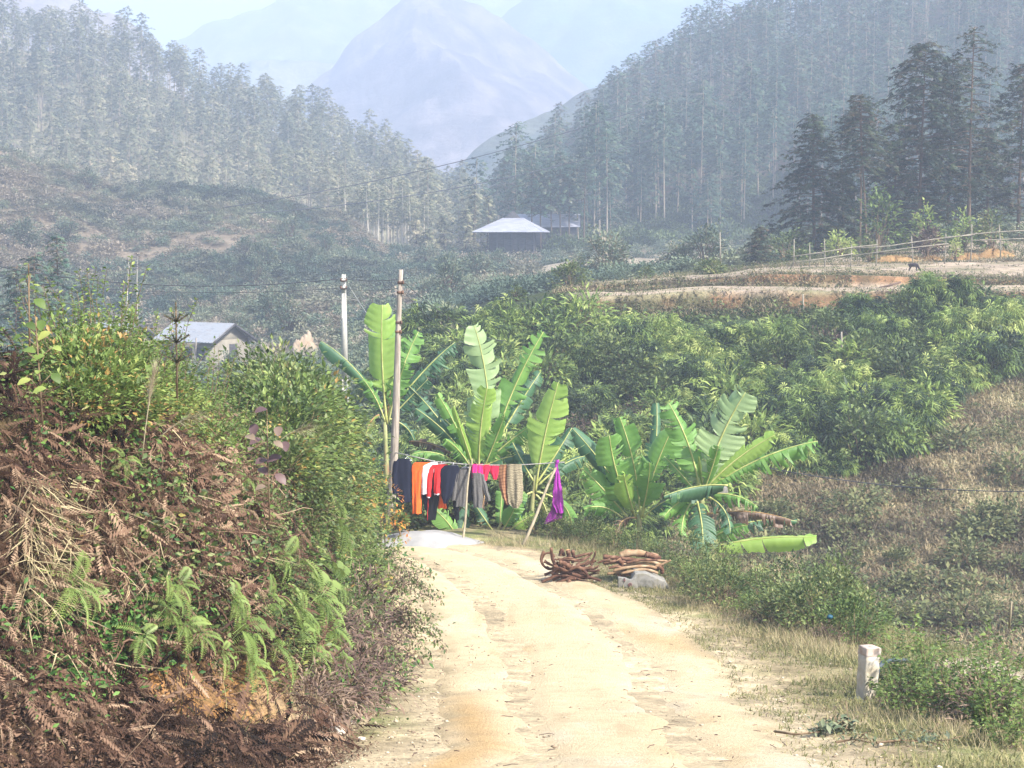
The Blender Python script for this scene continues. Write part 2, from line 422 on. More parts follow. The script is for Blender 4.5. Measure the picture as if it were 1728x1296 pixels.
# inward direction fans smoothly towards a point deep inside the bank
nx = -0.86 * np.ones_like(fxs); ny = np.interp(al, [0, cs[3], cs[5], cs[-1]], [1.6, 0.9, 0.25, -0.15]); q = np.hypot(nx, ny); nx /= q; ny /= q
Xb = fxs[:, None] + nx[:, None] * ts[None]; Yb = fys[:, None] + ny[:, None] * ts[None]
Zb, Sb = bank_z(Xb, Yb)
Zb = np.where(ts[None] > 20, Zb - (ts[None] - 20) * 0.8, Zb)
mb.grid(np.stack([Xb, Yb, Zb], -1), flip=False)
bank = structure(mb.build("bank", M_bank, smooth=True, colour=bank_col(Xb, Yb, Zb).reshape(-1, 3)))

# road and lower path: sheets a little above the ground
def sheet(name, Ls, Rs, Ds, mat, colf, nx=46, lift=0.02, dn=0.2):
    d = np.arange(Ds[0], Ds[-1], dn); L = np.interp(d, Ds, Ls); R = np.interp(d, Ds, Rs)
    L = L + 0.22 * fbm(d * 0.9, d * 0 + 3, 3, 60); R = R + 0.30 * fbm(d * 0.9, d * 0 + 9, 3, 61)
    t = np.linspace(0, 1, nx); X = L[:, None] * (1 - t) + R[:, None] * t; Y = d[:, None] + 0 * t
    rut = -0.06 * (np.exp(-((t - 0.27) / 0.07) ** 2) + np.exp(-((t - 0.7) / 0.07) ** 2)) + 0.03 * fbm(X * 1.1, Y * 0.5, 4, 62)
    edge = np.minimum(t, 1 - t)[None] * (R - L)[:, None]
    Z = G(X, Y) + lift + (rut + 0.02) * sstep(0.0, 0.4, edge) - 0.03 * sstep(0.12, 0.0, edge)
    mb = MB(); mb.grid(np.stack([X, Y, Z], -1), flip=False)
    return structure(mb.build(name, mat, smooth=True, colour=colf(X, Y, edge, t).reshape(-1, 3)))
def road_col(X, Y, e, t):
    c = np.broadcast_to((0.52, 0.415, 0.265), X.shape + (3,)); n = fbm(X * 0.6, Y * 0.25, 4, 63)
    c = lerp(c, (0.40, 0.29, 0.15), 0.8 * sstep(0.0, 0.5, n))
    c = lerp(c, (0.50, 0.44, 0.33), 0.7 * sstep(0.1, 0.5, fbm(X * 1.2, Y * 0.4, 4, 64)))
    tt = np.broadcast_to(t, X.shape); c = lerp(c, (0.47, 0.385, 0.255), 0.4 * (np.exp(-((tt - .27) / .06) ** 2) + np.exp(-((tt - .70) / .06) ** 2)) * sstep(-.3, .2, fbm(X * 1.3, Y * .9, 4, 66))); c = lerp(c, (0.33, 0.25, 0.145), .35 * sstep(.15, .5, fbm(X * 3.5, Y * 1.1, 4, 67)))
    c = lerp(c, (0.40, 0.25, 0.10), 0.75 * np.exp(-((X - np.interp(Y, RD, RL) - 0.35) / 0.28) ** 2) * sstep(24, 19, Y))
    return lerp(c, (0.32, 0.26, 0.16), sstep(0.45, 0.0, e) * sstep(-0.3, 0.3, fbm(X * 2, Y * 2, 3, 65)))
M_road = terrainmat("road_sand", (1.1, 6.0, 30.0), 0.10, 1.0, 0.05)
sheet("road", RL, RR, RD, M_road, road_col, 60)
def path_col(X, Y, e, t): return np.broadcast_to((0.38, 0.31, 0.23), X.shape + (3,))
sheet("path", [6.4, 6.6, 7.2, 8.0], [13.5, 13.5, 13.5, 13.5], [24, 27, 30, 31.5], M_road, path_col, 20, 0.03)
# ------------------------------------------------------------------ hills and mountains
def table_hill(T):
    K = sorted(T); U = np.array([uat(k) for k in K]); D = sorted({d for k in K for d, _ in T[k]})
    Z = np.array([[zat(np.interp(d, *zip(*T[k])), d) for d in D] for k in K])
    return U, np.array(D, float), Z
# wooded hill on the right and the one on the left: terrain, below the tree tops
HR = table_hill({690: [(235, 470), (262, 470), (420, 480), (560, 700)], 800: [(235, 440), (262, 440), (420, 450), (560, 620)],
  860: [(235, 430), (262, 424), (300, 400), (420, 395), (560, 560)], 960: [(235, 428), (262, 420), (300, 375), (410, 305), (560, 480)],
  1060: [(235, 428), (262, 415), (300, 350), (410, 225), (560, 400)], 1180: [(235, 425), (258, 412), (300, 330), (410, 130), (560, 300)],
  1300: [(235, 420), (258, 405), (300, 310), (410, 70), (560, 230)], 1500: [(235, 410), (258, 395), (300, 300), (410, 10), (560, 150)],
  1728: [(235, 405), (258, 385), (300, 290), (410, -40), (560, 80)], 2600: [(235, 400), (258, 370), (300, 280), (410, -100), (560, 60)]})
HL = table_hill({-900: [(275, 440), (300, 430), (340, 330), (450, 60), (620, 200)], 0: [(275, 440), (300, 425), (340, 330), (450, 80), (620, 220)],
  140: [(275, 440), (300, 428), (340, 335), (450, 85), (620, 240)], 250: [(275, 440), (300, 430), (340, 340), (450, 130), (620, 280)],
  400: [(275, 442), (300, 432), (340, 360), (450, 200), (620, 330)], 500: [(275, 445), (300, 434), (340, 370), (450, 235), (620, 360)],
  640: [(275, 448), (300, 436), (340, 395), (450, 290), (620, 420)], 720: [(275, 450), (300, 438), (340, 412), (440, 360), (620, 450)],
  800: [(275, 460), (300, 445), (340, 430), (440, 410), (620, 470)], 860: [(275, 470), (300, 460), (340, 450), (440, 440), (620, 500)],
  1100: [(275, 520), (300, 520), (340, 500), (440, 500), (620, 600)]})
def hill_z(H, x, y):
    z = lookup(H[0], H[1], H[2], x / y, y)
    return z + 2.2 * fbm(x * 0.035, y * 0.035, 4, 70) + 0.5 * fbm(x * 0.2, y * 0.2, 3, 71)
M_hill = terrainmat("forest_floor", (0.06, 0.5, 3.0), 0.35, 0.8, 0.3)
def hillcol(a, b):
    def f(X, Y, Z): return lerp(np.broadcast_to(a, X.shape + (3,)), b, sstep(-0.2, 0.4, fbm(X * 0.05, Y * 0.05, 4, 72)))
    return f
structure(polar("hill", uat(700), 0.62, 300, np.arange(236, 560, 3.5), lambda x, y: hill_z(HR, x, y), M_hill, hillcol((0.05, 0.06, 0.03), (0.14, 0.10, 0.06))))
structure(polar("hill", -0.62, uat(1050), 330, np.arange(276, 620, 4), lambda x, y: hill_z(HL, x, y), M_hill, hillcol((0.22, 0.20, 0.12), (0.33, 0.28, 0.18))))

def mountain(name, prof, D, depth, a, b, s, rough=1.0, foot=430):
    """a ridge whose crest at depth D runs through the profile's pixels"""
    px, py = zip(*prof); u = np.linspace(uat(px[0]), uat(px[-1]), 260); t = np.linspace(0, 1.6, 90)
    zc = zat(np.interp(u, uat(px), py), D); zf = zat(foot, D - depth)
    d = D - depth + depth * t; U, T = np.meshgrid(u, t, indexing='ij'); Dd = D - depth + depth * T
    k = np.where(T < 1, T ** 1.15, 1 - (T - 1) * 0.9); Z = zf + (zc[:, None] - zf) * k
    X = U * Dd; w = np.clip(np.minimum(T, 1.0), 0, 1) * (0.35 + 0.65 * np.abs(1 - T))
    Z = Z + rough * D * 0.055 * w * (np.abs(fbm(X / D * 9, Dd / D * 5, 5, s)) * -1.6 + 0.3) + rough * D * 0.004 * fbm(X / D * 60, Dd / D * 60, 4, s + 4)
    mb = MB(); mb.grid(np.stack([X, Dd, Z], -1), flip=True)
    return structure(mb.build(name, M_mount, smooth=True, colour=hillcol(a, b)(X, Dd, Z).reshape(-1, 3)))
M_mount = terrainmat("mountain_scrub", (0.012, 0.06, 0.3), 0.30, 0.9, 1.5)
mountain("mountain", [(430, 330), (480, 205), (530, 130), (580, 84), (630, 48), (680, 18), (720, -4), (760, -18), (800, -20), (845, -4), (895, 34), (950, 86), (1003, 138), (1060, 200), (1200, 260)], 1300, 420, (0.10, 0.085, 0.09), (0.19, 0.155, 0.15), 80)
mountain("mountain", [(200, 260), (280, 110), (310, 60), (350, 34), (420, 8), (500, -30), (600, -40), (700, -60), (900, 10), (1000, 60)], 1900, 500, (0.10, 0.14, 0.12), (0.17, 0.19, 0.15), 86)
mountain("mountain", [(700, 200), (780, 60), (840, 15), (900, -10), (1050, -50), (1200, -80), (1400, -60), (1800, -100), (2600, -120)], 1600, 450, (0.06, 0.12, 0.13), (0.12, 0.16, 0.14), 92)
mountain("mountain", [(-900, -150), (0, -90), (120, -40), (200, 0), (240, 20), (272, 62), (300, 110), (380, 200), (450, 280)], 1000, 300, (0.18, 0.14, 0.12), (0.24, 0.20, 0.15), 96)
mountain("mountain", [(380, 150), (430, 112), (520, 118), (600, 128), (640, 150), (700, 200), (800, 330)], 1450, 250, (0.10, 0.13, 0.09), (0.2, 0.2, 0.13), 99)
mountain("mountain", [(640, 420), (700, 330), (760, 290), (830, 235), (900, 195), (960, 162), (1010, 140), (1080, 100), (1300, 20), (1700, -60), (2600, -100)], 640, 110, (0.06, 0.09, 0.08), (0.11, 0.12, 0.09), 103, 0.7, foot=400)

# ------------------------------------------------------------------ forest conifers
SPRAY = (lambda: None)
def make_spray():
    v = []; f = []
    for k, (a, L, dr) in enumerate([(-1.3, 0.6, -.25), (-0.8, 0.8, -.1), (-0.4, 1.0, -.35), (0.05, 1.1, -.2), (0.45, 0.95, -.38), (.85, .85, -.1), (1.3, 0.6, -.3)]):
        d = np.array([cos(a), sin(a), 0]); s = np.array([-sin(a), cos(a), 0.4]) * 0.085
        b = len(v); v += [d * 0.05, d * L * .5 + s + [0, 0, dr * .2], d * L + [0, 0, dr], d * L * .5 - s + [0, 0, dr * .2]]
        f.append([b, b + 1, b + 2, b + 3])
    return np.array(v), np.array(f)
SPRAY = make_spray()

def conifer(h, c0, rad, nb, seed, spr=0.46, per=12, tint=(0.2, 0.8), sticks=False, lean=0.2, trunk_r=0.15, shape=0.5):
    r = np.random.default_rng(seed); T = MB(); C = MB()
    zs = np.linspace(-0.4, h, 9); bx_ = lean * np.sin(zs / h * 2.2 + seed) ; by_ = lean * np.cos(zs / h * 1.7 + seed)
    bx_ -= bx_[0]; by_ -= by_[0]
    T.tube(np.stack([bx_, by_, zs], -1), np.linspace(trunk_r, 0.025, 9), 6)
    for k in range(nb):
        t = (k + r.uniform(0, 1)) / nb; z = c0 + (h - c0) * t ** 0.9
        if r.random() < 0.1 : continue
        L = rad * ((1 - t) ** shape * 0.9 + 0.12) * r.uniform(0.5, 1.15) * (0.75 + 0.5 * min(1, t * 5))
        a = k * 2.4 + r.uniform(-.5, .5); o = np.array([np.interp(z, zs, bx_), np.interp(z, zs, by_), z])
        d = np.array([cos(a), sin(a), 0])
        m = max(3, int(per * L / rad + 2)); q = np.linspace(0.25, 1, m)
        rise = r.uniform(-0.05, 0.35); P = o + d * (q * L)[:, None]; P[:, 2] += L * (rise * q - 0.35 * q * q)
        if sticks: T.tube(np.vstack([o, P]), np.linspace(0.035, 0.008, m + 1), 3, cap=False)
        P = P + r.normal(0, 0.1, P.shape); dd = np.tile(d, (m, 1)) + r.normal(0, 0.35, (m, 3)); dd[:, 2] -= 0.1
        tv = np.clip(r.uniform(*tint) + r.normal(0, 0.07, m), 0, 1)
        C.inst(SPRAY, P, frames(dd, roll=r.uniform(-.5, .5, m)), spr * r.uniform(0.7, 1.25, m), tv)
    C.inst(SPRAY, np.tile([bx_[-1], by_[-1], h - 0.25], (4, 1)), frames(rdir(4, 0.4, 1, r)), spr * 0.7, 0.5)
    return T, C

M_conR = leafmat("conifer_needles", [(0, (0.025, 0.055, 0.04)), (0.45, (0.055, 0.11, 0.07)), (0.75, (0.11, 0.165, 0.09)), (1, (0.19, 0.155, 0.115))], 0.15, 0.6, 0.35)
M_conL = leafmat("conifer_needles_pale_lit", [(0, (0.10, 0.125, 0.075)), (0.4, (0.22, 0.23, 0.13)), (0.75, (0.37, 0.34, 0.20)), (1, (0.48, 0.41, 0.26))], 0.2, 0.6, 0.4)  # paler, yellower copy of the needles: the left wood's sunlight put into the colour
M_trunk = noisemat("bark_pale", (0.20, 0.155, 0.11), (0.42, 0.35, 0.26), 3, 0.9, 0.4, stretch=(6, 6, 0.6))
M_trunkD = noisemat("bark", (0.07, 0.05, 0.035), (0.18, 0.13, 0.09), 4, 0.9, 0.4, stretch=(6, 6, 0.8))

def forest(H, u0, u1, d0, d1, spacing, seed, mask):
    r = np.random.default_rng(seed); P = []
    n = int((u1 - u0) * (d1 ** 2 - d0 ** 2) / 2 / spacing ** 2 * 1.5)
    d = np.sqrt(r.uniform(d0 ** 2, d1 ** 2, n)); u = r.uniform(u0, u1, n); x = u * d
    kept = []
    cell = {}
    for i in range(n):
        k = (int(x[i] // spacing), int(d[i] // spacing))
        if any(np.hypot(x[i] - a, d[i] - b) < spacing * 0.75 for kx in (-1, 0, 1) for ky in (-1, 0, 1) for a, b in cell.get((k[0] + kx, k[1] + ky), [])): continue
        px = 864 + FPX * u[i] / 1.0034
        if not mask(px, d[i], r): continue
        cell.setdefault(k, []).append((x[i], d[i])); kept.append(i)
    kept = np.array(kept); kept = kept[np.argsort(d[kept])]
    x, d = x[kept], d[kept]
    return np.stack([x, d, hill_z(H, x, d) - 0.3], -1)

def plant_forest(P, protos, n_ind, mat, lab, grp, seed, stuff_lab, shadeT):
    r = np.random.default_rng(seed); grp_mid = (250, 520) if 'left' in grp else (1080, 1400)
    ind = P[:n_ind]; rest = P[n_ind:]
    roots = []
    for k, (h, args) in enumerate(protos):
        T, C = conifer(h, *args, seed=seed + k)
        roots.append((T, C, h))
    meshes = [(T.mesh("trunk", M_trunk), C.mesh("crown", mat)) for T, C, h in roots]
    for i, p in enumerate(ind):
        k = r.integers(len(protos)); s = r.uniform(0.68, 1.2)
        e = empty("conifer_tree", p, lab[0] + (", at its foot" if proj(p)[1] > 385 else ", halfway up" if proj(p)[1] > 300 else ", near the crest") + (", left part" if proj(p)[0] < grp_mid[0] else ", middle part" if proj(p)[0] < grp_mid[1] else ", right part"), "tree", grp, r.uniform(0, 6.28)); e.scale = (s, s, s * r.uniform(0.95, 1.1))
        link("trunk", meshes[k][0], e); link("crown", meshes[k][1], e)
    mb = MB(); tb = MB()
    for k, (T, C, h) in enumerate(roots):
        sel = np.arange(len(rest)) % len(roots) == k; Q = rest[sel]
        if not len(Q): continue
        a = r.uniform(0, 6.28, len(Q)); R = np.stack([np.stack([np.cos(a), -np.sin(a), 0 * a], -1), np.stack([np.sin(a), np.cos(a), 0 * a], -1), np.stack([0 * a, 0 * a, 1 + 0 * a], -1)], 1)
        s = r.uniform(0.65, 1.22, len(Q))
        CV = np.concatenate(C.v); CF = np.concatenate(C.f); CT = np.concatenate(C.t)
        off = len(mb.v)
        V = np.einsum('nij,kj->nki', R, CV) * s[:, None, None] + Q[:, None, :]
        F = (CF[None] + (np.arange(len(Q)) * len(CV))[:, None, None]).reshape(-1, 4)
        tt = np.clip(CT[None] + r.uniform(-.2, .2, len(Q))[:, None], 0, 1)
        mb.add(V.reshape(-1, 3), F, tt.reshape(-1))
        TV = np.concatenate(T.v); TF = T.f[0]
        V = np.einsum('nij,kj->nki', R, TV) * s[:, None, None] + Q[:, None, :]
        tb.add(V.reshape(-1, 3), (TF[None] + (np.arange(len(Q)) * len(TV))[:, None, None]).reshape(-1, 4), 0.5)
    if len(rest):
        stuff(mb.build("forest", mat), stuff_lab, "forest"); stuff(tb.build("forest_trunks", M_trunk), stuff_lab.replace("crowns", "bare trunks"), "forest")

def maskR(px, d, r):
    if px < 985 and d < 292: # clearing with the farmhouse
        return r.random() < 0.07
    if px < 840: return False
    if d < 262 + 10 * math.sin(px * 0.03): return False
    return True
def maskL(px, d, r):
    if px > 840: return False
    if px > 740 and d < 330: return r.random() < 0.25
    return True
PR = forest(HR, uat(800), 0.34, 246, 425, 4.2, 5, maskR)
PL = forest(HL, -0.33, uat(850), 303, 465, 4.4, 6, maskL)
protR = [(h, (c0, rad, nb)) for h, c0, rad, nb in [(15, 5.5, 2.9, 66), (17, 7.0, 2.7, 60), (13.5, 4.0, 3.0, 64), (16, 8, 2.9, 56), (14, 6.5, 2.4, 52), (12, 3.0, 2.8, 60), (15.5, 4.5, 3.6, 80), (13, 6, 2.0, 44), (18, 9, 2.4, 60)]]
protL = [(h, (c0, rad, nb)) for h, c0, rad, nb in [(13, 5, 2.5, 50), (14.5, 6.5, 2.4, 48), (12, 4, 2.6, 48), (10.5, 3.0, 2.3, 42), (13.5, 7.5, 2.3, 40), (12.5, 4.0, 3.2, 66), (15, 7, 1.9, 40)]]
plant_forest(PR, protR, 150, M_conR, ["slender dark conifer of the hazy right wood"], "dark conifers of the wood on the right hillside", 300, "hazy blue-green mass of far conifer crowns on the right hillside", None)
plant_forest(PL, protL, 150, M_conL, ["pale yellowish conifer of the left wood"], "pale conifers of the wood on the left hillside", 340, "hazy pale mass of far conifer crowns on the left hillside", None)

# ------------------------------------------------------------------ haze
def haze_box():
    me = bpy.data.meshes.new("haze"); x, y0, y1, z0, z1 = 1500, -60, 4300, -60, 430
    z0 = -260
    v = [(a, b, c) for a in (-x, x) for b in (y0, y1) for c in (z0, z1)]
    me.from_pydata(v, [], [(0, 1, 3, 2), (4, 6, 7, 5), (0, 4, 5, 1), (2, 3, 7, 6), (0, 2, 6, 4), (1, 5, 7, 3)]); me.update()
    m = bpy.data.materials.new("haze_air"); m.use_nodes = True; n = m.node_tree.nodes; n.remove(n["Principled BSDF"])
    p = n.new("ShaderNodeVolumePrincipled"); p.inputs["Color"].default_value = (0.68, 0.79, 0.99, 1)
    p.inputs["Density"].default_value = HAZE; p.inputs["Anisotropy"].default_value = 0.1
    m.node_tree.links.new(p.outputs[0], n["Material Output"].inputs["Volume"]); me.materials.append(m)
    return stuff(link("haze", me))
HAZE = 0.00108
haze_box()
# ------------------------------------------------------------------ plant templates
def blade_T(n=3, w=0.5, droop=0.35, fold=0.12):
    """one leaf along +X, length 1, rhombic, folded, drooping at the tip"""
    xs = np.linspace(0, 1, n + 1); v = []; f = []
    for i, x in enumerate(xs):
        hw = w * 0.5 * (math.sin(pi * min(1, x * 0.92 + 0.04)) ** 0.8); z = -droop * x * x
        v += [[x, hw, z + fold * hw * 2], [x, 0, z], [x, -hw, z + fold * hw * 2]]
    for i in range(n):
        a = i * 3; f += [[a, a + 1, a + 4, a + 3], [a + 1, a + 2, a + 5, a + 4]]
    return np.array(v), np.array(f)
LEAF = (np.array([[0, 0, 0], [0.45, 0.26, 0.05], [1, 0, -0.12], [0.45, -0.26, 0.05]]), np.array([[0, 1, 2], [0, 2, 3]]))
LEAF2 = blade_T(2, 0.55, 0.3)
NARROW = (np.array([[0, 0, 0], [0.4, 0.09, 0.02], [1, 0, -0.25], [0.4, -0.09, 0.02]]), np.array([[0, 1, 2, 3]]))
LANCE = blade_T(2, 0.3, 0.35)
GRASS = (np.array([[0, .03, 0], [0, -.03, 0], [.5, -.022, .02], [.5, .022, .02], [1, 0, -.14]]), [np.array([[0, 1, 2, 3]]), np.array([[3, 2, 4]])])

def droop_T(nl=9, seed=0):
    """a whorl of long hanging leaflets, about 1 across"""
    r = np.random.default_rng(seed); v = []; f = []
    for k in range(nl):
        a = k / nl * 2 * pi + r.uniform(-.3, .3); d = np.array([cos(a), sin(a), 0]); s = np.array([-sin(a), cos(a), 0]) * 0.048
        L = r.uniform(0.4, 0.62); up = r.uniform(0.05, 0.25); b = len(v)
        p0 = d * 0.03; p1 = d * L * 0.55 + [0, 0, up * .6]; p2 = d * L * 1.0 + [0, 0, up - 0.5 * r.uniform(.6, 1.3)]
        v += [p0, p1 + s, p1 - s, p2]; f += [[b, b + 2, b + 1], [b + 1, b + 2, b + 3]]
    return np.array(v), np.array(f)
DROOP = droop_T(9, 1)

def frond_T(npair=14, L=1.0, w=0.30, arc=0.5, curl=0.0, seed=0, base=0.12):
    """a fern frond along +X arching down"""
    r = np.random.default_rng(seed); v = []; f = []
    xs = np.linspace(0, 1, 9); rib = np.stack([xs * (1 - 0.12 * arc * xs), 0 * xs, arc * (0.35 * xs - xs * xs * 0.9)], -1)
    for i in range(8):
        b = len(v); h = 0.007; v += [rib[i] + [0, h, 0], rib[i] - [0, h, 0], rib[i + 1] - [0, h, 0], rib[i + 1] + [0, h, 0]]; f.append([b, b + 1, b + 2, b + 3])
    for i in range(npair):
        t = base + (1 - base) * (i + 0.5) / npair; p = np.array([np.interp(t, xs, rib[:, k]) for k in range(3)])
        W = w * math.sin(pi * (0.12 + 0.86 * t)) ** 0.7 * r.uniform(0.85, 1.1); g = (1 - base) / npair * 0.42
        for sd in (-1, 1):
            tip = p + np.array([W * 0.35, sd * W * (1 - curl * .6), -W * (0.15 + curl * r.uniform(.2, 1.2))]); mid = (p + tip) / 2 + [0, 0, W * 0.1]
            b = len(v); v += [p, mid + [g, 0, 0], tip, mid - [g, 0, 0]]; f.append([b, b + 1, b + 2, b + 3] if sd > 0 else [b, b + 3, b + 2, b + 1])
    return np.array(v) * L, np.array(f)

def wand_shrub(h, n, seed, leaf=0.045, spread=0.35, per=55, tmpl=LEAF, tint=(0.2, 0.9), lean=0.25):
    """upright wands with small leaves along them"""
    r = np.random.default_rng(seed); S = MB(); F = MB()
    for k in range(n):
        a = r.uniform(0, 2 * pi); H = h * (0.35 + 0.8 * r.random() ** 1.6); b = np.array([cos(a), sin(a), 0]) * spread * r.uniform(0, .6)
        t = np.linspace(0, 1, 6); d = np.array([cos(a), sin(a), 0]) * lean * r.uniform(0.2, 1.3)
        P = b + d * (t[:, None] ** 1.5) + np.array([0, 0, 1]) * (t * H)[:, None]; P[:, :2] += r.normal(0, 0.02, (6, 2))
        S.tube(P, np.linspace(0.006, 0.002, 6), 3, cap=False)
        m = int(per * r.uniform(.7, 1.2)); q = r.uniform(0.12, 1.0, m) ** 0.8
        X = np.stack([np.interp(q, t, P[:, i]) for i in range(3)], -1)
        side = r.random(m) < 0.5; off = np.zeros((m, 3)); w2 = 0.16 * (1 - q) + 0.015
        dd = rdir(m, -0.25, 0.8, r); off[side] = dd[side] * (w2 * r.uniform(0.2, 1, m))[side][:, None]
        F.inst(tmpl, X + off, frames(dd, roll=r.uniform(-.8, .8, m)), leaf * r.uniform(0.6, 1.3, m) * (1.1 - 0.3 * q), np.clip(r.uniform(*tint, m) * 0.6 + r.uniform(*tint) * 0.4, 0, 1))
    return S, F

def bush(h, R, nb, seed, leaf=0.08, per=26, tmpl=LEAF, tint=(0.2, 0.8), droop=0.2, flat=0.5, stem_r=0.012, clump=0.3):
    """rounded bush: branches from the foot, leaves clumped round their ends"""
    r = np.random.default_rng(seed); S = MB(); F = MB()
    for k in range(nb):
        d = rdir(1, 0.0, 1, r)[0]; rr = r.uniform(0.45, 1.0) ** 0.6
        tip = d * np.array([R, R, h * 0.8]) * rr + [0, 0, h * 0.18]
        mid = tip * np.array([0.45, 0.45, 0.6]) + r.normal(0, 0.05 * R, 3)
        if k % 2 == 0: S.tube(np.array([[0, 0, -0.05], mid, tip]), [stem_r, stem_r * .6, stem_r * .3], 3, cap=False)
        m = int(per * r.uniform(0.6, 1.3)); off = r.normal(0, 1, (m, 3)) * clump * R * np.array([.7, .7, flat])
        t = r.uniform(0.5, 1.05, m)[:, None]; X = mid + (tip - mid) * t + off
        dd = norm(off + d * 0.5 * R) + r.normal(0, 0.4, (m, 3)); dd[:, 2] -= droop
        tt = np.clip(r.uniform(*tint) + r.normal(0, 0.1, m), 0, 1)
        F.inst(tmpl, X, frames(dd, roll=r.uniform(-.6, .6, m)), leaf * r.uniform(0.6, 1.25, m), tt)
    return S, F

def protos(fn, n, stemmat, leafm, names=("stems", "foliage"), **kw):
    out = []
    for i in range(n):
        S, F = fn(seed=kw.get("seed0", 0) + i, **{k: v for k, v in kw.items() if k != "seed0"})
        out.append((S.mesh(names[0], stemmat), F.mesh(names[1], leafm)))
    return out

def put(pr, P, name, labels, cat, grp, seed, smin=0.8, smax=1.2, names=("stems", "foliage"), zs=None):
    r = np.random.default_rng(seed); out = []
    for i, p in enumerate(np.atleast_2d(P)):
        k = r.integers(len(pr)); lab = labels(i, p) if callable(labels) else labels[i % len(labels)]
        e = empty(name, p, lab, cat, grp, r.uniform(0, 6.28)); s = r.uniform(smin, smax)
        e.scale = (s, s, s * (r.uniform(0.85, 1.2) if zs is None else zs))
        for nm, me in zip(names, pr[k]):
            if len(me.vertices): link(nm, me, e)
        out.append(e)
    return out

M_stem = noisemat("twig", (0.10, 0.065, 0.04), (0.22, 0.16, 0.10), 10, 0.9, 0.2)
M_brightleaf = leafmat("shrub_leaf_bright", [(0, (0.03, 0.055, 0.015)), (0.35, (0.08, 0.13, 0.03)), (0.7, (0.165, 0.235, 0.055)), (0.93, (0.28, 0.33, 0.09)), (1, (0.36, 0.22, 0.07))], 0.35, 0.5, 0.15)
M_midleaf = leafmat("shrub_leaf", [(0, (0.03, 0.05, 0.016)), (0.4, (0.08, 0.12, 0.035)), (0.8, (0.17, 0.21, 0.065)), (1, (0.27, 0.26, 0.10))], 0.3, 0.5, 0.2)
M_slopeleaf = leafmat("thicket_leaf", [(0, (0.022, 0.04, 0.018)), (0.3, (0.07, 0.115, 0.035)), (0.6, (0.19, 0.27, 0.065)), (0.85, (0.32, 0.40, 0.10)), (1, (0.42, 0.47, 0.15))], 0.35, 0.55, 0.75)
M_darkleaf = leafmat("thicket_dark_leaf", [(0, (0.025, 0.038, 0.018)), (0.5, (0.07, 0.105, 0.033)), (1, (0.17, 0.21, 0.065))], 0.25, 0.6, 0.4)
M_browntwig = leafmat("dead_twigs", [(0, (0.05, 0.032, 0.03)), (0.5, (0.13, 0.085, 0.065)), (1, (0.26, 0.19, 0.13))], 0.1, 0.9, 0.3)
M_drygrass = leafmat("dry_grass", [(0, (0.10, 0.08, 0.05)), (0.35, (0.23, 0.18, 0.105)), (0.7, (0.38, 0.305, 0.175)), (1, (0.48, 0.41, 0.24))], 0.3, 0.7, 0.1)
M_grass = leafmat("short_grass", [(0, (0.06, 0.075, 0.025)), (0.4, (0.13, 0.14, 0.05)), (0.75, (0.24, 0.22, 0.09)), (1, (0.38, 0.32, 0.17))], 0.3, 0.7, 0.1)
M_dead = leafmat("dead_bracken_frond", [(0, (0.012, 0.008, 0.006)), (0.25, (0.042, 0.023, 0.016)), (0.5, (0.105, 0.058, 0.038)), (0.8, (0.20, 0.125, 0.082)), (1, (0.33, 0.235, 0.155))], 0.15, 0.8, 0.1, spec=0.15)
M_fern = leafmat("fern_frond", [(0, (0.055, 0.095, 0.022)), (0.4, (0.12, 0.18, 0.04)), (0.75, (0.21, 0.28, 0.075)), (1, (0.34, 0.38, 0.10))], 0.35, 0.5, 0.35)
M_ivy = leafmat("creeper_leaf", [(0, (0.02, 0.055, 0.015)), (0.5, (0.05, 0.125, 0.025)), (1, (0.12, 0.22, 0.045))], 0.25, 0.55, 0.2, spec=0.2)

def scatter(n, x0, x1, y0, y1, cond, r, fn=surf):
    out = []
    tot = 0; it = 0
    while tot < n:
        k = max(2000, n * 4); x = r.uniform(x0, x1, k); y = r.uniform(y0, y1, k); z = fn(x, y); e = 0.06
        gx = (fn(x + e, y) - fn(x - e, y)) / (2 * e); gy = (fn(x, y + e) - fn(x, y - e)) / (2 * e)
        w = np.sqrt(1 + gx ** 2 + gy ** 2); keep = r.random(k) < w / 4.0
        px, py = proj(np.stack([x, y, z], -1)); keep &= cond(x, y, z, px, py)
        P = np.stack([x, y, z], -1)[keep]; N = norm(np.stack([-gx, -gy, np.ones(k)], -1))[keep]
        out.append((P, N)); tot += len(P)
        it = it + 1
        if it > 12: break
    P = np.concatenate([a for a, b in out])[:n]; N = np.concatenate([b for a, b in out])[:n]
    return P, N

def polar_scatter(n, px0, px1, d0, d1, r, fn, cond=None):
    px = r.uniform(px0, px1, n * 3); d = np.sqrt(r.uniform(d0 ** 2, d1 ** 2, n * 3)); x = uat(px) * d; z = fn(x, d)
    P = np.stack([x, d, z], -1); a, b = proj(P)
    if cond is not None: P = P[cond(a, b, x, d, r.random(len(a)))]
    return P[:n]

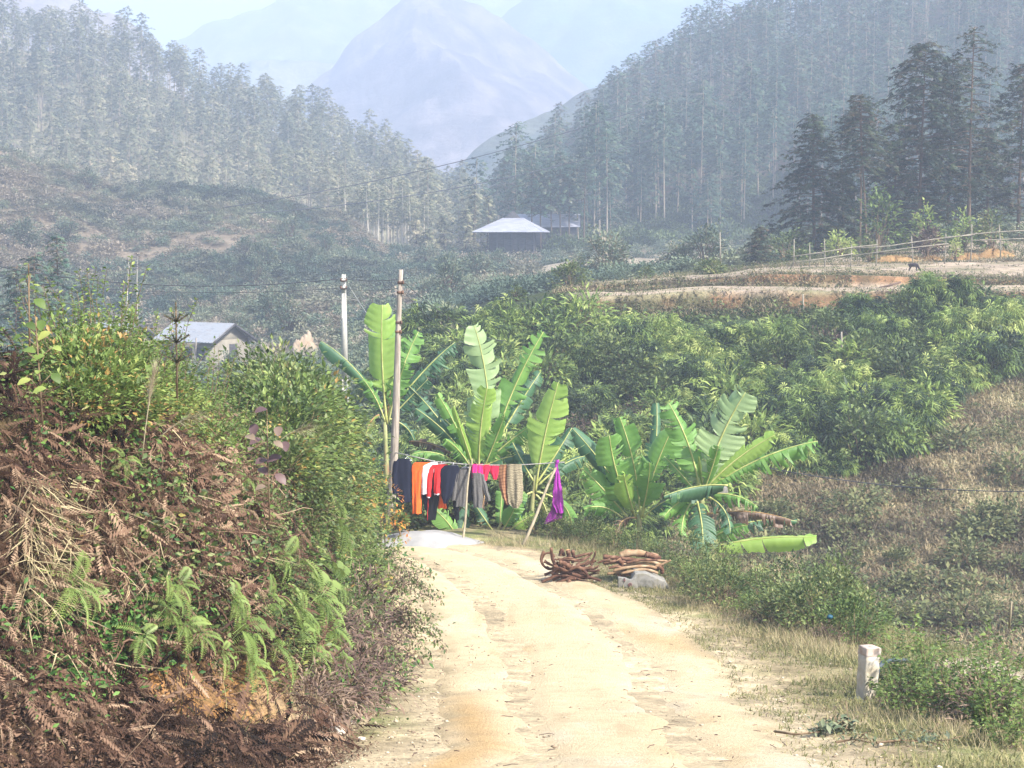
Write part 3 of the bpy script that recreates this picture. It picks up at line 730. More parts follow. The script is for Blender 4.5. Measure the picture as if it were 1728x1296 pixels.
# ------------------------------------------------------------------ thicket on the far side of the gully
r = np.random.default_rng(21)
prS = protos(lambda seed, **k: bush(1.4, 1.2, 84, seed, leaf=0.45, per=5, tmpl=DROOP, tint=(0.1, 1.0), clump=0.13, droop=0.0, flat=0.4), 7, M_stem, M_slopeleaf, seed0=400) + protos(lambda seed, **k: bush(1.5, 1.1, 56, seed, leaf=0.30, per=11, tmpl=LANCE, tint=(0.15, .9), clump=0.2), 3, M_stem, M_slopeleaf, seed0=410)
prD = protos(lambda seed, **k: bush(1.5, 1.0, 60, seed, leaf=0.17, per=18, tmpl=LEAF, tint=(0.1, 0.8), clump=0.22), 5, M_stem, M_darkleaf, seed0=420)
prT = protos(lambda seed, **k: bush(1.1, 0.9, 60, seed, leaf=0.22, per=12, tmpl=NARROW, tint=(0.1, 0.8), clump=0.2), 3, M_stem, M_browntwig, seed0=440)
def hill_pts(n, sp, r, cond):
    P = polar_scatter(n * 3, 630, 1790, 57, 81.2, r, far_z, cond); out = []
    for p in P:
        if all((p[0] - q[0]) ** 2 + (p[1] - q[1]) ** 2 > sp * sp for q in out): out.append(p)
        if len(out) >= n: break
    return np.array(out)
def grn(a, b, x, d, w): return (slope_zone(x, d) < 0.45 + 0.3 * (w - .5)) & (b < 1000) 
def grs(a, b, x, d, w): return grn(a, b, x, d, w) & ~((a > 985) & (a < 1400) & (d > 78.6))
PG = hill_pts(290, 1.0, r, grs)
kind = fbm(PG[:, 0] * 0.22, PG[:, 1] * 0.22, 3, 90) + r.normal(0, 0.12, len(PG)) - .22 * sstep(1350, 1550, proj(PG)[0])
rowlab = lambda what: (lambda i, p: "%s %s" % (what, ("just below the terraced fields" if p[1] > 76 else "halfway up the far slope" if p[1] > 68 else "low on the slope behind the banana plants")))
put(prS, PG[kind < 0.16] + [0, 0, -.1], "shrub", rowlab("bright yellow-green drooping shrub"), "shrub", "bright drooping shrubs on the far slope", 31, 0.8, 1.35)
put(prD, PG[(kind >= 0.16) & (kind < 0.38)] + [0, 0, -.1], "shrub", rowlab("dark green leafy shrub"), "shrub", "dark shrubs on the far slope", 32, 0.8, 1.4)
put(prT, PG[kind >= 0.38] + [0, 0, -.1], "dead_shrub", rowlab("leafless purplish brown shrub"), "shrub", "bare brown shrubs on the far slope", 33, 0.8, 1.3)
# undergrowth between them
mb = MB(); P = polar_scatter(3600, 625, 1800, 55, 82.0, r, far_z, grn); P[:, 2] += r.uniform(0, .5, len(P))
mb.inst(DROOP, P, frames(rdir(len(P), -.3, .3, r)), r.uniform(0.3, 0.7, len(P)) * (1 - .45 * sstep(79, 81, P[:, 1])), np.clip(0.5 + 1.2 * fbm(P[:, 0] * 0.4, P[:, 1] * 0.4, 3, 95) + r.normal(0, .15, len(P)), 0, 1))
stuff(mb.build("undergrowth", M_slopeleaf), "drooping green undergrowth between the shrubs of the far slope", "undergrowth")
mb = MB(); P = polar_scatter(3600, 625, 1800, 55, 82.4, r, far_z, grn); P[:, 2] += r.uniform(0, .35, len(P))
mb.inst(LEAF, np.repeat(P, 6, 0) + r.normal(0, .22, (len(P) * 6, 3)), frames(rdir(len(P) * 6, -.4, .8, r)), r.uniform(0.15, 0.35, len(P) * 6), np.repeat(r.uniform(0, .9, len(P)), 6))
stuff(mb.build("undergrowth", M_darkleaf), "dark leafy undergrowth in the gaps of the far slope", "undergrowth")

# brown grass slope
def brn(a, b, x, d, w): return (slope_zone(x, d) > 0.35 + 0.4 * (w - .5)) & (b < 1220) & (sdist(x, d, RIM) < -2.5)
mb = MB(); P = polar_scatter(19000, 900, 1800, 41, 79, r, G, brn)
ph = fbm(P[:, 0] * 0.5, P[:, 1] * 0.35, 4, 97)
K = 5; Q = np.repeat(P, K, 0) + np.concatenate([r.normal(0, .12, (len(P) * K, 2)), np.zeros((len(P) * K, 1))], 1)
mb.inst(GRASS, Q, frames(rdir(len(Q), 0.35, 1, r)), np.stack([np.repeat(r.uniform(.15, .42, len(P)), K)] + [r.uniform(0.5, 1.1, len(Q))] * 2, -1), np.clip(np.repeat(0.45 + 0.95 * ph + .16 * np.sin(P[:, 1] * 1.5 + 2 * fbm(P[:, 0] * .1, P[:, 1] * .1, 2, 5)) + r.normal(0, .06, len(P)), K), 0, 1))
stuff(mb.build("dry_grass", M_drygrass), "brown dry grass and bracken covering the lower right slope", "grass")
M_olive = leafmat("slope_weeds", [(0, (0.05, 0.065, 0.03)), (0.5, (0.12, 0.14, 0.055)), (1, (0.24, 0.235, 0.10))], 0.3, 0.7, 0.1)
mb = MB(); P = polar_scatter(3400, 900, 1800, 41, 80, r, G, lambda a, b, x, d, w: brn(a, b, x, d, w) & (w * 0.9 < 0.35 + 0.9 * fbm(x * 0.35, d * 0.5, 3, 98) + sstep(900, 1000, b) * 0.25))
K = 8; Q = np.repeat(P, K, 0) + r.normal(0, .17, (len(P) * K, 3)); Q[:, 2] += .2
mb.inst(LEAF, Q, frames(rdir(len(Q), -.2, 1, r)), r.uniform(.06, .17, len(Q)), np.clip(np.repeat(r.uniform(0, .9, len(P)), K) + r.normal(0, .1, len(Q)), 0, 1))
stuff(mb.build("weeds", M_olive), "olive weeds scattered over the brown grass slope", "weeds")
# shrubs of the gully and the slope's foot
prW = protos(lambda seed, **k: bush(0.9, 0.75, 26, seed, leaf=0.17, per=12, tmpl=LEAF, tint=(0.1, 0.9), clump=0.22), 3, M_stem, M_olive, seed0=450)
P = polar_scatter(46, 1280, 1780, 47, 74, r, far_z, lambda a, b, x, d, w: (slope_zone(x, d) > .5) & (b > 700) & (w < 0.4 + sstep(880, 960, b)))
put(prW, P - [0, 0, .05], "shrub", ["low olive shrub in the brown grass of the lower right slope"], "shrub", "low shrubs in the brown grass", 35, 0.5, 1.3)
# greys and tans hanging over the terrace risers, rough grass on the terraces
mb = MB(); P = polar_scatter(9000, 930, 1800, 82.6, 118, r, far_z, lambda a, b, x, d, w: (w < 0.12) | ((d > 82.4) & (d < 83.5)) | ((d > 88.8) & (d < 91.4)) | (d > 104))
K = 4; Q = np.repeat(P, K, 0) + np.concatenate([r.normal(0, .15, (len(P) * K, 2)), np.zeros((len(P) * K, 1))], 1)
mb.inst(GRASS, Q, frames(rdir(len(Q), 0.3, 1, r)), np.stack([r.uniform(.06, .24, len(Q))] + [r.uniform(.4, .8, len(Q))] * 2, -1), np.clip(np.repeat(0.22 + 0.8 * fbm(P[:, 0] * .25, P[:, 1] * .8, 3, 99), K), 0, 1))
stuff(mb.build("stubble", M_grass), "pale stubble and rough grass on the terraced fields", "grass")

# tufts and low herbs hanging over the risers
def bandpts(n, bands, px0=935, px1=1790):
    out = []
    for a, b in bands:
        px = r.uniform(px0, px1, n); d = r.uniform(a, b, n); x = uat(px) * d; out.append(np.stack([x, d, far_z(x, d)], -1)[fbm(x * .35, d * 0 + a, 3, 152) > -.22])
    return np.concatenate(out)
P = bandpts(1500, [(82.1, 83.4), (88.6, 89.6), (90.0, 90.6), (91.0, 91.6), (103.5, 105)]); K = 4; Q = np.repeat(P, K, 0) + r.normal(0, .1, (len(P) * K, 3)); mb = MB()
mb.inst(GRASS, Q, frames(rdir(len(Q), -.8, .6, r) + [0, -.5, 0]), np.stack([r.uniform(.15, .4, len(Q))] + [r.uniform(.5, 1.0, len(Q))] * 2, -1), np.clip(np.repeat(.35 + .8 * fbm(P[:, 0] * .2, P[:, 1], 3, 153), K) + r.normal(0, .1, len(Q)), 0, 1))
stuff(mb.build("dry_grass", M_drygrass), "brown grass hanging over the terrace banks", "grass")
P = bandpts(420, [(81.6, 83.2), (88.5, 89.4), (91.0, 91.5), (104, 106)]); K = 12; Q = np.repeat(P, K, 0) + r.normal(0, .16, (len(P) * K, 3)); mb = MB()
mb.inst(LEAF, Q, frames(rdir(len(Q), -.5, .8, r)), r.uniform(.08, .2, len(Q)), np.repeat(r.uniform(0, .8, len(P)), K))
stuff(mb.build("weeds", M_olive), "olive herbs along the terrace banks", "weeds")

# scrub of the valley floor and the left hill
M_scrub = leafmat("valley_scrub", [(0, (0.06, 0.095, 0.065)), (0.4, (0.12, 0.165, 0.10)), (0.75, (0.21, 0.225, 0.13)), (1, (0.30, 0.25, 0.18))], 0.2, 0.7, 0.3)
def scrubmask(a, b, x, d, w):
    nv = fbm(x * 0.06, d * 0.06, 4, 47); dry = 0.0 + nv + 0.3 * sstep(205, 225, d) * sstep(-0.12, -0.2, x / d)
    st = 3 * fstrip(x, d) + 2 * fstrip(x, d + 8) + .75 * fstrip(x, d + 24) + .6 * fstrip(x, d + 40)
    return (w < np.clip(0.8 - dry * 1.3 - st, 0.0, 1)) & (far_z(x, d) > -30)
mb = MB(); P = polar_scatter(5200, -40, 1790, 118, 262, r, far_z, lambda a, b, x, d, w: scrubmask(a, b, x, d, w) & (w < 1 - .75 * sstep(-.25, .2, fbm(x * .05, d * .06, 3, 148)) * sstep(560, 420, b) * (a < 800)))
P = P[r.random(len(P)) < np.clip((P[:, 1] / 200) ** 0.3, 0, 1)]
BL = bush(0.8, 0.9, 30, 460, leaf=0.24, per=8, tmpl=LEAF, tint=(0.2, 0.8), clump=0.25)[1]; BT = (np.concatenate(BL.v), np.concatenate(BL.f))
a = r.uniform(0, 6.28, len(P)); mb.inst(BT, P, frames(np.stack([np.cos(a), np.sin(a), 0 * a], -1)), np.stack([r.uniform(.5, 1.7, len(P))] * 2 + [r.uniform(.3, 1.4, len(P))], -1), np.clip(.45 + 1.1 * fbm(P[:, 0] * .05, P[:, 1] * .05, 4, 150) + r.normal(0, .12, len(P)), 0, 1))
stuff(mb.build("scrub", M_scrub), "hazy blue-green scrub over the valley floor and the left hill", "scrub")
M_scrubdry = leafmat("dry_scrub", [(0, (0.08, 0.09, 0.055)), (0.4, (0.16, 0.155, 0.095)), (0.75, (0.27, 0.22, 0.15)), (1, (0.36, 0.295, 0.21))], 0.2, 0.7, 0.3)
mb = MB(); P = polar_scatter(3000, -40, 900, 150, 266, r, far_z, lambda a, b, x, d, w: w < .25 + .75 * sstep(-.25, .25, fbm(x * .05, d * .06, 3, 148)) * sstep(560, 420, b))
a = r.uniform(0, 6.28, len(P)); s_ = r.uniform(.4, 1.5, len(P)); mb.inst(BT, P, frames(np.stack([np.cos(a), np.sin(a), 0 * a], -1)), np.stack([s_ * 1.2, s_ * 1.2, s_ * r.uniform(.4, 1.0, len(P))], -1), np.clip(.5 + 1.1 * fbm(P[:, 0] * .06, P[:, 1] * .06, 4, 151) + r.normal(0, .12, len(P)), 0, 1))
stuff(mb.build("dry_scrub", M_scrubdry), "pale tan and pinkish dry scrub on the left hill", "scrub")
prF = protos(lambda seed, **k: bush(3.2, 1.5, 60, seed, leaf=0.26, per=24, tmpl=LEAF, tint=(0.1, 0.8), clump=0.2, stem_r=.06), 4, M_trunkD, M_scrub, names=("trunk", "crown"), seed0=470)
P = polar_scatter(46, 30, 1300, 125, 250, r, far_z, lambda a, b, x, d, w: scrubmask(a, b, x, d, w) & (b > 300))
put(prF, P - [0, 0, .1], "scrub_tree", lambda i, p: "hazy rounded bush of the valley scrub " + ("on the left hill" if p[0] / p[1] < -.1 else "in the middle of the valley" if p[0] / p[1] < .03 else "beyond the terraced fields"), "tree", "rounded bushes of the hazy valley", 37, 0.6, 1.3, names=("trunk", "crown"))
# underwood along the foot of the right wood
mb = MB(); P = polar_scatter(900, 930, 1790, 240, 300, r, lambda x, y: np.maximum(far_z(x, y), hill_z(HR, x, y)), None)
a = r.uniform(0, 6.28, len(P)); mb.inst(BT, P, frames(np.stack([np.cos(a), np.sin(a), 0 * a], -1)), np.stack([r.uniform(1, 2.8, len(P))] * 2 + [r.uniform(1, 3.2, len(P))], -1), r.uniform(0, .7, len(P)))
stuff(mb.build("underwood", M_midleaf), "blue-green underwood along the foot of the right wood", "undergrowth")

# ------------------------------------------------------------------ bank cover
r = np.random.default_rng(77)
DF = [frond_T(11, 1, 0.26, 0.6, 0.8, 1), frond_T(13, 1, 0.2, 0.9, 1.1, 2), frond_T(9, 1, 0.36, 0.5, 0.5, 3)]
def onbank(x, y, z, px, py): return (px > -60) & (px < 760) & (sdist(x, y, FOOT) > 0.02)
mb = MB()
def brownw(px, py, y): return sstep(600, 400, px) * sstep(560, 700, py + 0.25 * px * 0)
P, N = scatter(11000, -7.5, -1.3, 9.5, 30, lambda x, y, z, px, py: onbank(x, y, z, px, py) & (r.random(len(x)) < (brownw(px, py, y) + 0.05) * np.clip((14 / y) ** 2, 0, 1) * (1 - .93 * bare(px, py))) , r)
down = norm(np.stack([N[:, 0], N[:, 1], -(N[:, 0] ** 2 + N[:, 1] ** 2) / np.maximum(N[:, 2], .1)], -1))
for k in range(3):
    s = np.arange(len(P)) % 3 == k; n = s.sum()
    dd = down[s] * 0.9 + r.normal(0, .75, (n, 3)) + N[s] * .15
    mb.inst(DF[k], P[s] + N[s] * r.uniform(0.01, .16, n)[:, None], frames(dd, N[s] + r.normal(0, .4, (n, 3))), np.stack([r.uniform(.14, .42, n)] + [r.uniform(.12, .30, n)] * 2, -1) * (.45 + .55 * sstep(9, 15, P[s][:, 1]))[:, None], np.clip(r.normal(.5, .25, n) + .7 * fbm(P[s][:, 0] * 1.2, P[s][:, 2] * 1.5, 3, 55), 0, 1))
stuff(mb.build("dead_bracken", M_dead), "mat of reddish brown dead bracken hanging over the bank", "bracken")
# hanging strands, stalks and roots
mb = MB(); P, N = scatter(900, -7.5, -1.3, 9.5, 32, lambda x, y, z, px, py: onbank(x, y, z, px, py) & (r.random(len(x)) < 0.15 + sstep(650, 300, px)), r)
for p, n in zip(P, N):
    d = norm(np.array([n[0] * .6, n[1] * .6, -0.7]) + r.normal(0, .7, 3)); L = r.uniform(.2, .8); t = np.linspace(0, 1, 6)[:, None]
    C = p + n * .05 + d * L * t + n * (0.22 * L * np.sin(t * pi)) + r.normal(0, .02, (6, 3)) + np.array([0, 0, -.15]) * t * t * L
    rr = r.choice([.003, .004, .006, .012], p=[.4, .3, .2, .1]); mb.tube(C, np.linspace(rr, rr * .5, 6), 4, np.clip(r.normal(.75, .2), 0, 1), cap=False)
stuff(mb.build("dead_stalks", M_dead), "tangle of dry stalks and roots hanging on the bank", "stalks")
# litter at the foot
mb = MB(); P, N = scatter(26000, -7.5, -1.2, 9.5, 22, lambda x, y, z, px, py: (px > -40) & (px < 660) & (sdist(x, y, FOOT) > -0.35) & (sdist(x, y, FOOT) < 1.5) & (r.random(len(x)) < (sstep(640, 480, px) * sstep(1040, 1160, py) + .04) * (1 - .8 * bare(px, py))), r)
n = len(P); mb.inst(LEAF2, P + N * r.uniform(0, .05, n)[:, None], frames(rdir(n, -.5, .5, r), N), np.stack([r.uniform(.015, .062, n)] * 3, -1) * np.array([1, .7, 1]), np.clip(r.normal(.5, .25, n), 0, 1))
stuff(mb.build("leaf_litter", M_dead), "brown leaf litter at the foot of the bank", "leaf litter")
def ray_pts(px, py):
    """points of the bank or ground first met along these directions, with normals"""
    d = np.arange(9, 40, .12); Q = at(px[:, None], py[:, None], d[None]); z = surf(Q[..., 0], Q[..., 1]); hit = Q[..., 2] < z
    ok = hit.any(1); k = hit.argmax(1); P = Q[np.arange(len(px)), k][ok]; x, y = P[:, 0], P[:, 1]; e = .08
    gx = (surf(x + e, y) - surf(x - e, y)) / (2 * e); gy = (surf(x, y + e) - surf(x, y - e)) / (2 * e)
    return P, norm(np.stack([-gx, -gy, np.ones(len(x))], -1))
# green creepers
mb = MB()
for cx, cy_, n, sg in [(190, 1075, 1500, 52), (110, 1160, 420, 40), (60, 1050, 420, 40), (330, 1010, 300, 60), (250, 980, 200, 60), (450, 980, 300, 60), (480, 900, 300, 70), (380, 760, 250, 80), (100, 700, 300, 70), (120, 790, 300, 70), (250, 800, 160, 60), (610, 1150, 520, 42), (600, 1000, 500, 50)]:
    P, N = ray_pts(cx + sg * 1.25 * r.normal(0, 1, n), cy_ + sg * .8 * r.normal(0, 1, n))
    n = len(P); mb.inst(LEAF2, P + N * r.uniform(.08, .24, n)[:, None], frames(rdir(n, -.6, .5, r), N + r.normal(0, .5, (n, 3))), r.uniform(.022, .055, n) * P[:, 1] / 12, r.uniform(0, 1, n))
stuff(mb.build("creeper", M_ivy), "bright green creeper leaves in patches on the bank", "creeper")
# green cover on top of the bank
for tm, mt, n, lo, hi, nm, lb in [(LEAF2, M_brightleaf, 24000, .03, .07, "undergrowth", "small bright leaves carpeting the top of the bank"), (LANCE, M_midleaf, 15000, .045, .11, "undergrowth", "long green leaves covering the bank beside the road")]:
    mb = MB(); P, N = scatter(n, -13, -1.4, 12, 44, lambda x, y, z, px, py: (px > -40) & (px < 720) & (sdist(x, y, FOOT) > 0.5) & (r.random(len(x)) < (sstep(300, 600, px) * .8 + .06) + 0.5 * sstep(760, 600, py) + (.05 if tm is LEAF2 else .02)), r)
    n = len(P); hgt = r.uniform(0, 1, n) ** 1.6 * (0.30 + 0.25 * sstep(18, 30, P[:, 1])); Q = P + N * (hgt * .6)[:, None]; Q[:, 2] += hgt * .5
    mb.inst(tm, Q, frames(rdir(n, -.5, .6, r), N + r.normal(0, .6, (n, 3))), r.uniform(lo, hi, n) * (1 + .5 * sstep(20, 35, P[:, 1])), np.clip(.45 + .8 * fbm(P[:, 0] * 1.3, P[:, 2] * 2 + P[:, 1], 3, 120) + r.normal(0, .2, n), 0, 1))
    stuff(mb.build(nm, mt), lb, "undergrowth")
# long dry grass blades hanging among them
mb = MB(); P, N = scatter(2600, -12, -1.4, 10, 42, lambda x, y, z, px, py: onbank(x, y, z, px, py) & (r.random(len(x)) < .25 + .5 * sstep(420, 600, px)), r)
n = len(P); mb.inst(GRASS, P, frames(N + rdir(n, -.7, .6, r)), np.stack([r.uniform(.15, .5, n)] + [r.uniform(.1, .25, n)] * 2, -1), np.clip(r.normal(.55, .25, n), 0, 1))
stuff(mb.build("long_grass", M_grass), "long pale grass blades among the plants of the bank", "grass")

# mixed green and straw growing through the bracken
for mt, n, lo, hi, p0, p1, q0, q1, tm, lb in [(M_midleaf, 3600, .03, .07, 200, 620, 780, 1120, LEAF2, "green leaves growing through the bracken on the bank's right half"), (M_brightleaf, 1300, .022, .06, 20, 620, 650, 1000, LEAF, "yellow-green leaves sprinkled through the dead bracken"),
                                              (M_drygrass, 700, .12, .35, 15, 600, 640, 1150, GRASS, "dry straws caught in the dead bracken"), (M_drygrass, 380, .2, .45, 10, 80, 820, 1040, GRASS, "tuft of pale straw hanging at the left edge of the bank")]:
    px = r.uniform(p0, p1, n); py = r.uniform(q0, q1, n); k = (fbm(px * .012, py * .012, 3, 140 + n % 7) + r.normal(0, .12, n) > (-.05 if n > 2000 else -1)) & (bare(px, py) < .5); P, N = ray_pts(px[k], py[k]); n = len(P)
    s_ = r.uniform(lo, hi, n) * P[:, 1] / 13; S3 = np.stack([s_] + [(r.uniform(.1, .2, n) if tm is GRASS else s_)] * 2, -1); dd = rdir(n, -.7, .5, r) + (N * .5 if tm is not GRASS else [0.3, -.2, -.6])
    mb = MB(); mb.inst(tm, P + N * r.uniform(.08, .26, n)[:, None], frames(dd, N + r.normal(0, .5, (n, 3))), S3, r.uniform(.1, 1, n)); stuff(mb.build("undergrowth" if tm is not GRASS else "straw", mt), lb, "undergrowth" if tm is not GRASS else "straw")

# live ferns, each with its fronds
FR = [frond_T(18, 1, 0.24, 0.75, 0, 5), frond_T(16, 1, 0.28, 1.1, 0.1, 6), frond_T(20, 1, 0.2, 0.9, 0.15, 7)]
FRM = []
for T in FR:
    mb = MB(); mb.add(T[0], T[1], 0.35 + 0.4 * np.linspace(0, 1, len(T[0]))); FRM.append(mb.mesh("frond", M_fern))
def bank_at(px, py):
    """nearest depth at which the bank or ground shows at this pixel"""
    d = np.arange(9, 46, 0.06); P = at(px, py, d); zz = surf(P[:, 0], P[:, 1])
    k = np.argmax(P[:, 2] < zz) if (P[:, 2] < zz).any() else len(d) - 1
    x, y = P[k, 0], P[k, 1]; e = .12; gx = (surf(x + e, y) - surf(x - e, y)) / (2 * e); gy = (surf(x, y + e) - surf(x, y - e)) / (2 * e)
    return np.array([x, y, float(surf(x, y))]), norm(np.array([-float(gx), -float(gy), 1.]))
ferns = [(370, 1085, .42, 9, "big light green fern hanging above the bare orange earth"), (505, 1030, .50, 10, "tallest light green fern at the bank's right shoulder"), (240, 1060, .30, 7, "light green fern beside the bright creeper patch"),
 (300, 1110, .26, 6, "small fern just left of the hanging root"), (470, 1100, .30, 6, "fern with cupped fronds under the tallest fern"), (380, 1150, .32, 7, "fern dangling lowest over the orange earth"), (75, 1000, .34, 6, "pale fern at the left edge of the bank"),
 (385, 840, .24, 5, "yellow fern frond cluster halfway up the dead bracken"), (180, 800, .18, 4, "small yellow fern in the dead bracken near the top left"), (540, 900, .36, 8, "fern on the bank's green right flank"), (530, 1000, .34, 7, "fern beside the tallest fern, nearer the road"),
 (420, 1040, .28, 7, "dark fern between the big hanging ferns"), (265, 1010, .22, 6, "little fern above the creeper patch"), (500, 1130, .30, 6, "drooping fern at the right end of the orange earth"), (540, 1090, .28, 6, "slender fern hanging beside the trailing bush"),
 (440, 960, .24, 6, "fern sprouting from the dead bracken on the right"), (110, 1030, .22, 5, "small fern above the lower creeper leaves"), (330, 1130, .24, 5, "little fern on top of the bare earth"), (505, 820, .36, 7, "yellow-green fern high on the bank's right flank"), (560, 800, .30, 6, "yellow-green fern among shrubs near the wooden pole"),
 (470, 1060, .40, 9, "light fern between the two biggest hanging ferns"), (425, 1120, .36, 8, "fern right of the lowest dangling one over the earth"), (520, 1075, .38, 8, "fern drooping under the tallest fern's right side"), (350, 1040, .28, 7, "fern above the row of hanging ferns on the left"),
 (560, 1050, .34, 7, "fern at the edge of the trailing twigs"), (275, 1090, .28, 7, "fern above the left end of the orange earth"), (545, 1140, .28, 6, "last fern toward the road at the bank's foot"), (210, 1110, .22, 6, "fern among the creeper leaves above the litter")]
for i, (px, py, L, nf, lab) in enumerate(ferns):
    p, n = bank_at(px, py); e = empty("fern", p + n * .27, lab, "fern", "ferns on the bank")
    q = np.random.default_rng(900 + i)
    for k in range(nf):
        a = k / nf * 2 * pi + q.uniform(-.3, .3); t1 = norm(np.cross(n, [0.1, 0, 1])); t2 = np.cross(n, t1)
        d = norm(t1 * cos(a) + t2 * sin(a) + n * q.uniform(.2, .7) + np.array([0.05, -0.15, -.35]))
        o = link("frond", FRM[q.integers(3)], e); R = frames(d, n + [0, 0, .6])[0]
        from mathutils import Matrix
        M = Matrix(R.tolist()).to_4x4(); s = L * 205 / FPX * p[1] * q.uniform(.75, 1.15); o.matrix_local = M @ Matrix.Scale(s, 4)

# shrubs on the bank
prB = protos(lambda seed, **k: wand_shrub(0.95, 11, seed, leaf=0.048, spread=.55, per=66, tint=(0.15, 0.95), lean=.3), 7, M_stem, M_brightleaf, seed0=500)
prB2 = protos(lambda seed, **k: bush(0.95, 0.7, 34, seed, leaf=0.075, per=26, tint=(0.1, 0.85), clump=.2, stem_r=.008), 5, M_stem, M_midleaf, seed0=520)
prB3 = protos(lambda seed, **k: bush(0.9, 0.65, 30, seed, leaf=0.07, per=28, tint=(0.2, 1.0), clump=.2, stem_r=.008), 5, M_stem, M_brightleaf, seed0=530)
def bushpts(lst): return np.array([[x, y, float(surf(np.array(x), np.array(y))) - .05] for x, y in lst])
def spread(n, y0, y1, s0, s1, p0, p1, sp, seed):
    q = np.random.default_rng(seed); out = []
    while len(out) < n:
        sp *= .995; y = q.uniform(y0, y1); x = q.uniform(-12, -1.5); sd = sdist(np.array(x), np.array(y), FOOT); px = 864 + FPX * x / y
        if s0 < sd < s1 and p0 < px < p1 and all((x - a) ** 2 + (y - b) ** 2 > sp * sp for a, b in out): out.append((x, y))
    return out
wl_ = spread(50, 13.2, 22, 1.9, 5.5, 125, 480, .62, 3)
P = bushpts(wl_)
def lab_b(i, p):
    px = int(round(float(proj(p)[0]) / 20) * 20)
    w = ["waist-high", "slender", "thick", "straggling", "dense", "open"][i % 6]; c = ["yellow-green", "bright green", "fresh green"][i % 3]
    return "%s %s wand shrub on the bank top, %s" % (w, c, "near the left edge" if px < 140 else "in front of the left farmhouse roof" if px < 260 else "around the young spruce" if px < 340 else "before the right farmhouse roof" if px < 430 else "at the right end of the row")
outw = put(prB, P, "wand_shrub", lab_b, "shrub", "wand shrubs along the top of the bank", 41, 0.85, 1.3)
for k_, e in enumerate(outw):
    px_ = proj(np.array(e.location))[0]
    if 250 < px_ < 450 and k_ % 5: e.scale = [v * .84 for v in e.scale]
l2 = spread(110, 15, 44, 1.25, 5.0, 440, 680, .9, 4)
P = bushpts(l2)
lab2 = lambda i, p: "%s leafy bush on the bank %s" % (["dense dark green", "loose green", "yellowish green", "mid green"][i % 4], "beside the wooden pole" if p[1] > 33 else "at the bend of the road" if p[1] > 26 else "above the trailing branches" if p[1] > 21 else "right of the dead bracken")
put(prB2 + prB3, P, "leafy_bush", lab2, "bush", "leafy bushes on the bank beside the road", 42, 0.85, 1.6)

P = bushpts(spread(34, 13.2, 19, 1.7, 4.5, 110, 480, .5, 8))
put(prB3, P, "leafy_bush", lambda i, p: "%s low leafy bush filling the foot of the wand shrubs, %s" % (["fresh green", "yellow-green", "mixed green"][i % 3], "left part" if proj(p)[0] < 250 else "right part"), "bush", "low bushes among the wand shrubs", 43, .55, .95)
P = bushpts(spread(30, 14, 30, .8, 1.5, 430, 660, .5, 9))
put(prB2, P, "leafy_bush", lambda i, p: "small %s bush on the bank's face above the road edge, %s" % (["dark green", "olive"][i % 2], "near end" if p[1] < 20 else "far end"), "bush", "small bushes on the bank's face", 44, .35, .65)
# ------------------------------------------------------------------ single trees
def stem_tree(name, label, px, pyb, pyt, d, crown0, rad, nb, seed, mat, cat="tree", grp=None, spr=0.5, per=7, z0=None, tr=0.15, tint=(0.1, 0.9), shape=.75, lean=.15, sticks=True, bark=None):
    x = float(uat(px) * d); g = float(np.maximum(far_z(np.array(x), np.array(float(d))), near_z(np.array(x), np.array(float(d)))))
    zt = float(zat(pyt, d)); h = zt - g
    k2 = 2.0 if spr < .65 and d < 130 else 1.3
    T, C = conifer(h, h * crown0, rad * 1.08, int(nb * 1.4), seed, spr * (.68 if k2 == 2 else .9), int(per * k2), tint, sticks, lean, tr, shape)
    e = empty(name, (x, d, g - .1), label, cat, grp); T.build("trunk", bark or M_trunkD, e); C.build("crown", mat, e); return e
M_spr = leafmat("spruce_needles", [(0, (0.016, 0.032, 0.022)), (0.4, (0.032, 0.055, 0.028)), (0.7, (0.055, 0.078, 0.034)), (0.88, (0.085, 0.075, 0.045)), (1, (0.16, 0.09, 0.07))], 0.12, 0.6, 0.2)
stem_tree("fir_tree", "tallest fir behind the fence with a bare pale trunk showing through sparse tufts", 1630, 390, 42, 120, .22, 2.6, 70, 601, M_spr, spr=.42, per=7, shape=.45)
stem_tree("fir_tree", "broad dense dark fir with a rounded top left of the tallest fir", 1545, 390, 70, 122, .10, 3.6, 150, 602, M_spr, spr=.6, per=9, shape=.5)
stem_tree("fir_tree", "dark fir squeezed between the broad fir and the tallest fir", 1592, 385, 95, 126, .12, 2.8, 100, 603, M_spr, spr=.55, per=8, shape=.55)
stem_tree("fir_tree", "thin-trunked fir with a tufted top, bare below its crown", 1446, 395, 158, 118, .50, 2.1, 60, 604, M_spr, spr=.45, per=7, tr=.10, shape=.5)
stem_tree("fir_tree", "second stem beside the tufted fir, slightly taller and leaning right", 1458, 392, 168, 119, .52, 1.9, 46, 605, M_spr, spr=.45, per=6, tr=.10, lean=.4, shape=.5)
stem_tree("fir_tree", "low broad dark fir at the left end of the clump behind the fence", 1372, 405, 190, 121, .05, 3.1, 120, 606, M_spr, spr=.55, per=8, shape=.9)
stem_tree("fir_tree", "small dark cone-shaped fir left of the fence", 1282, 455, 380, 110, .05, 1.1, 60, 607, M_spr, spr=.35, per=5)
stem_tree("fir_tree", "fir cut by the right edge of the picture", 1712, 390, 100, 124, .15, 3.0, 100, 608, M_spr, spr=.55, per=8, shape=.6)
stem_tree("fir_tree", "short dark fir filling the gap under the tufted fir", 1500, 395, 235, 127, .05, 2.6, 90, 609, M_spr, spr=.5, per=7, shape=.7)
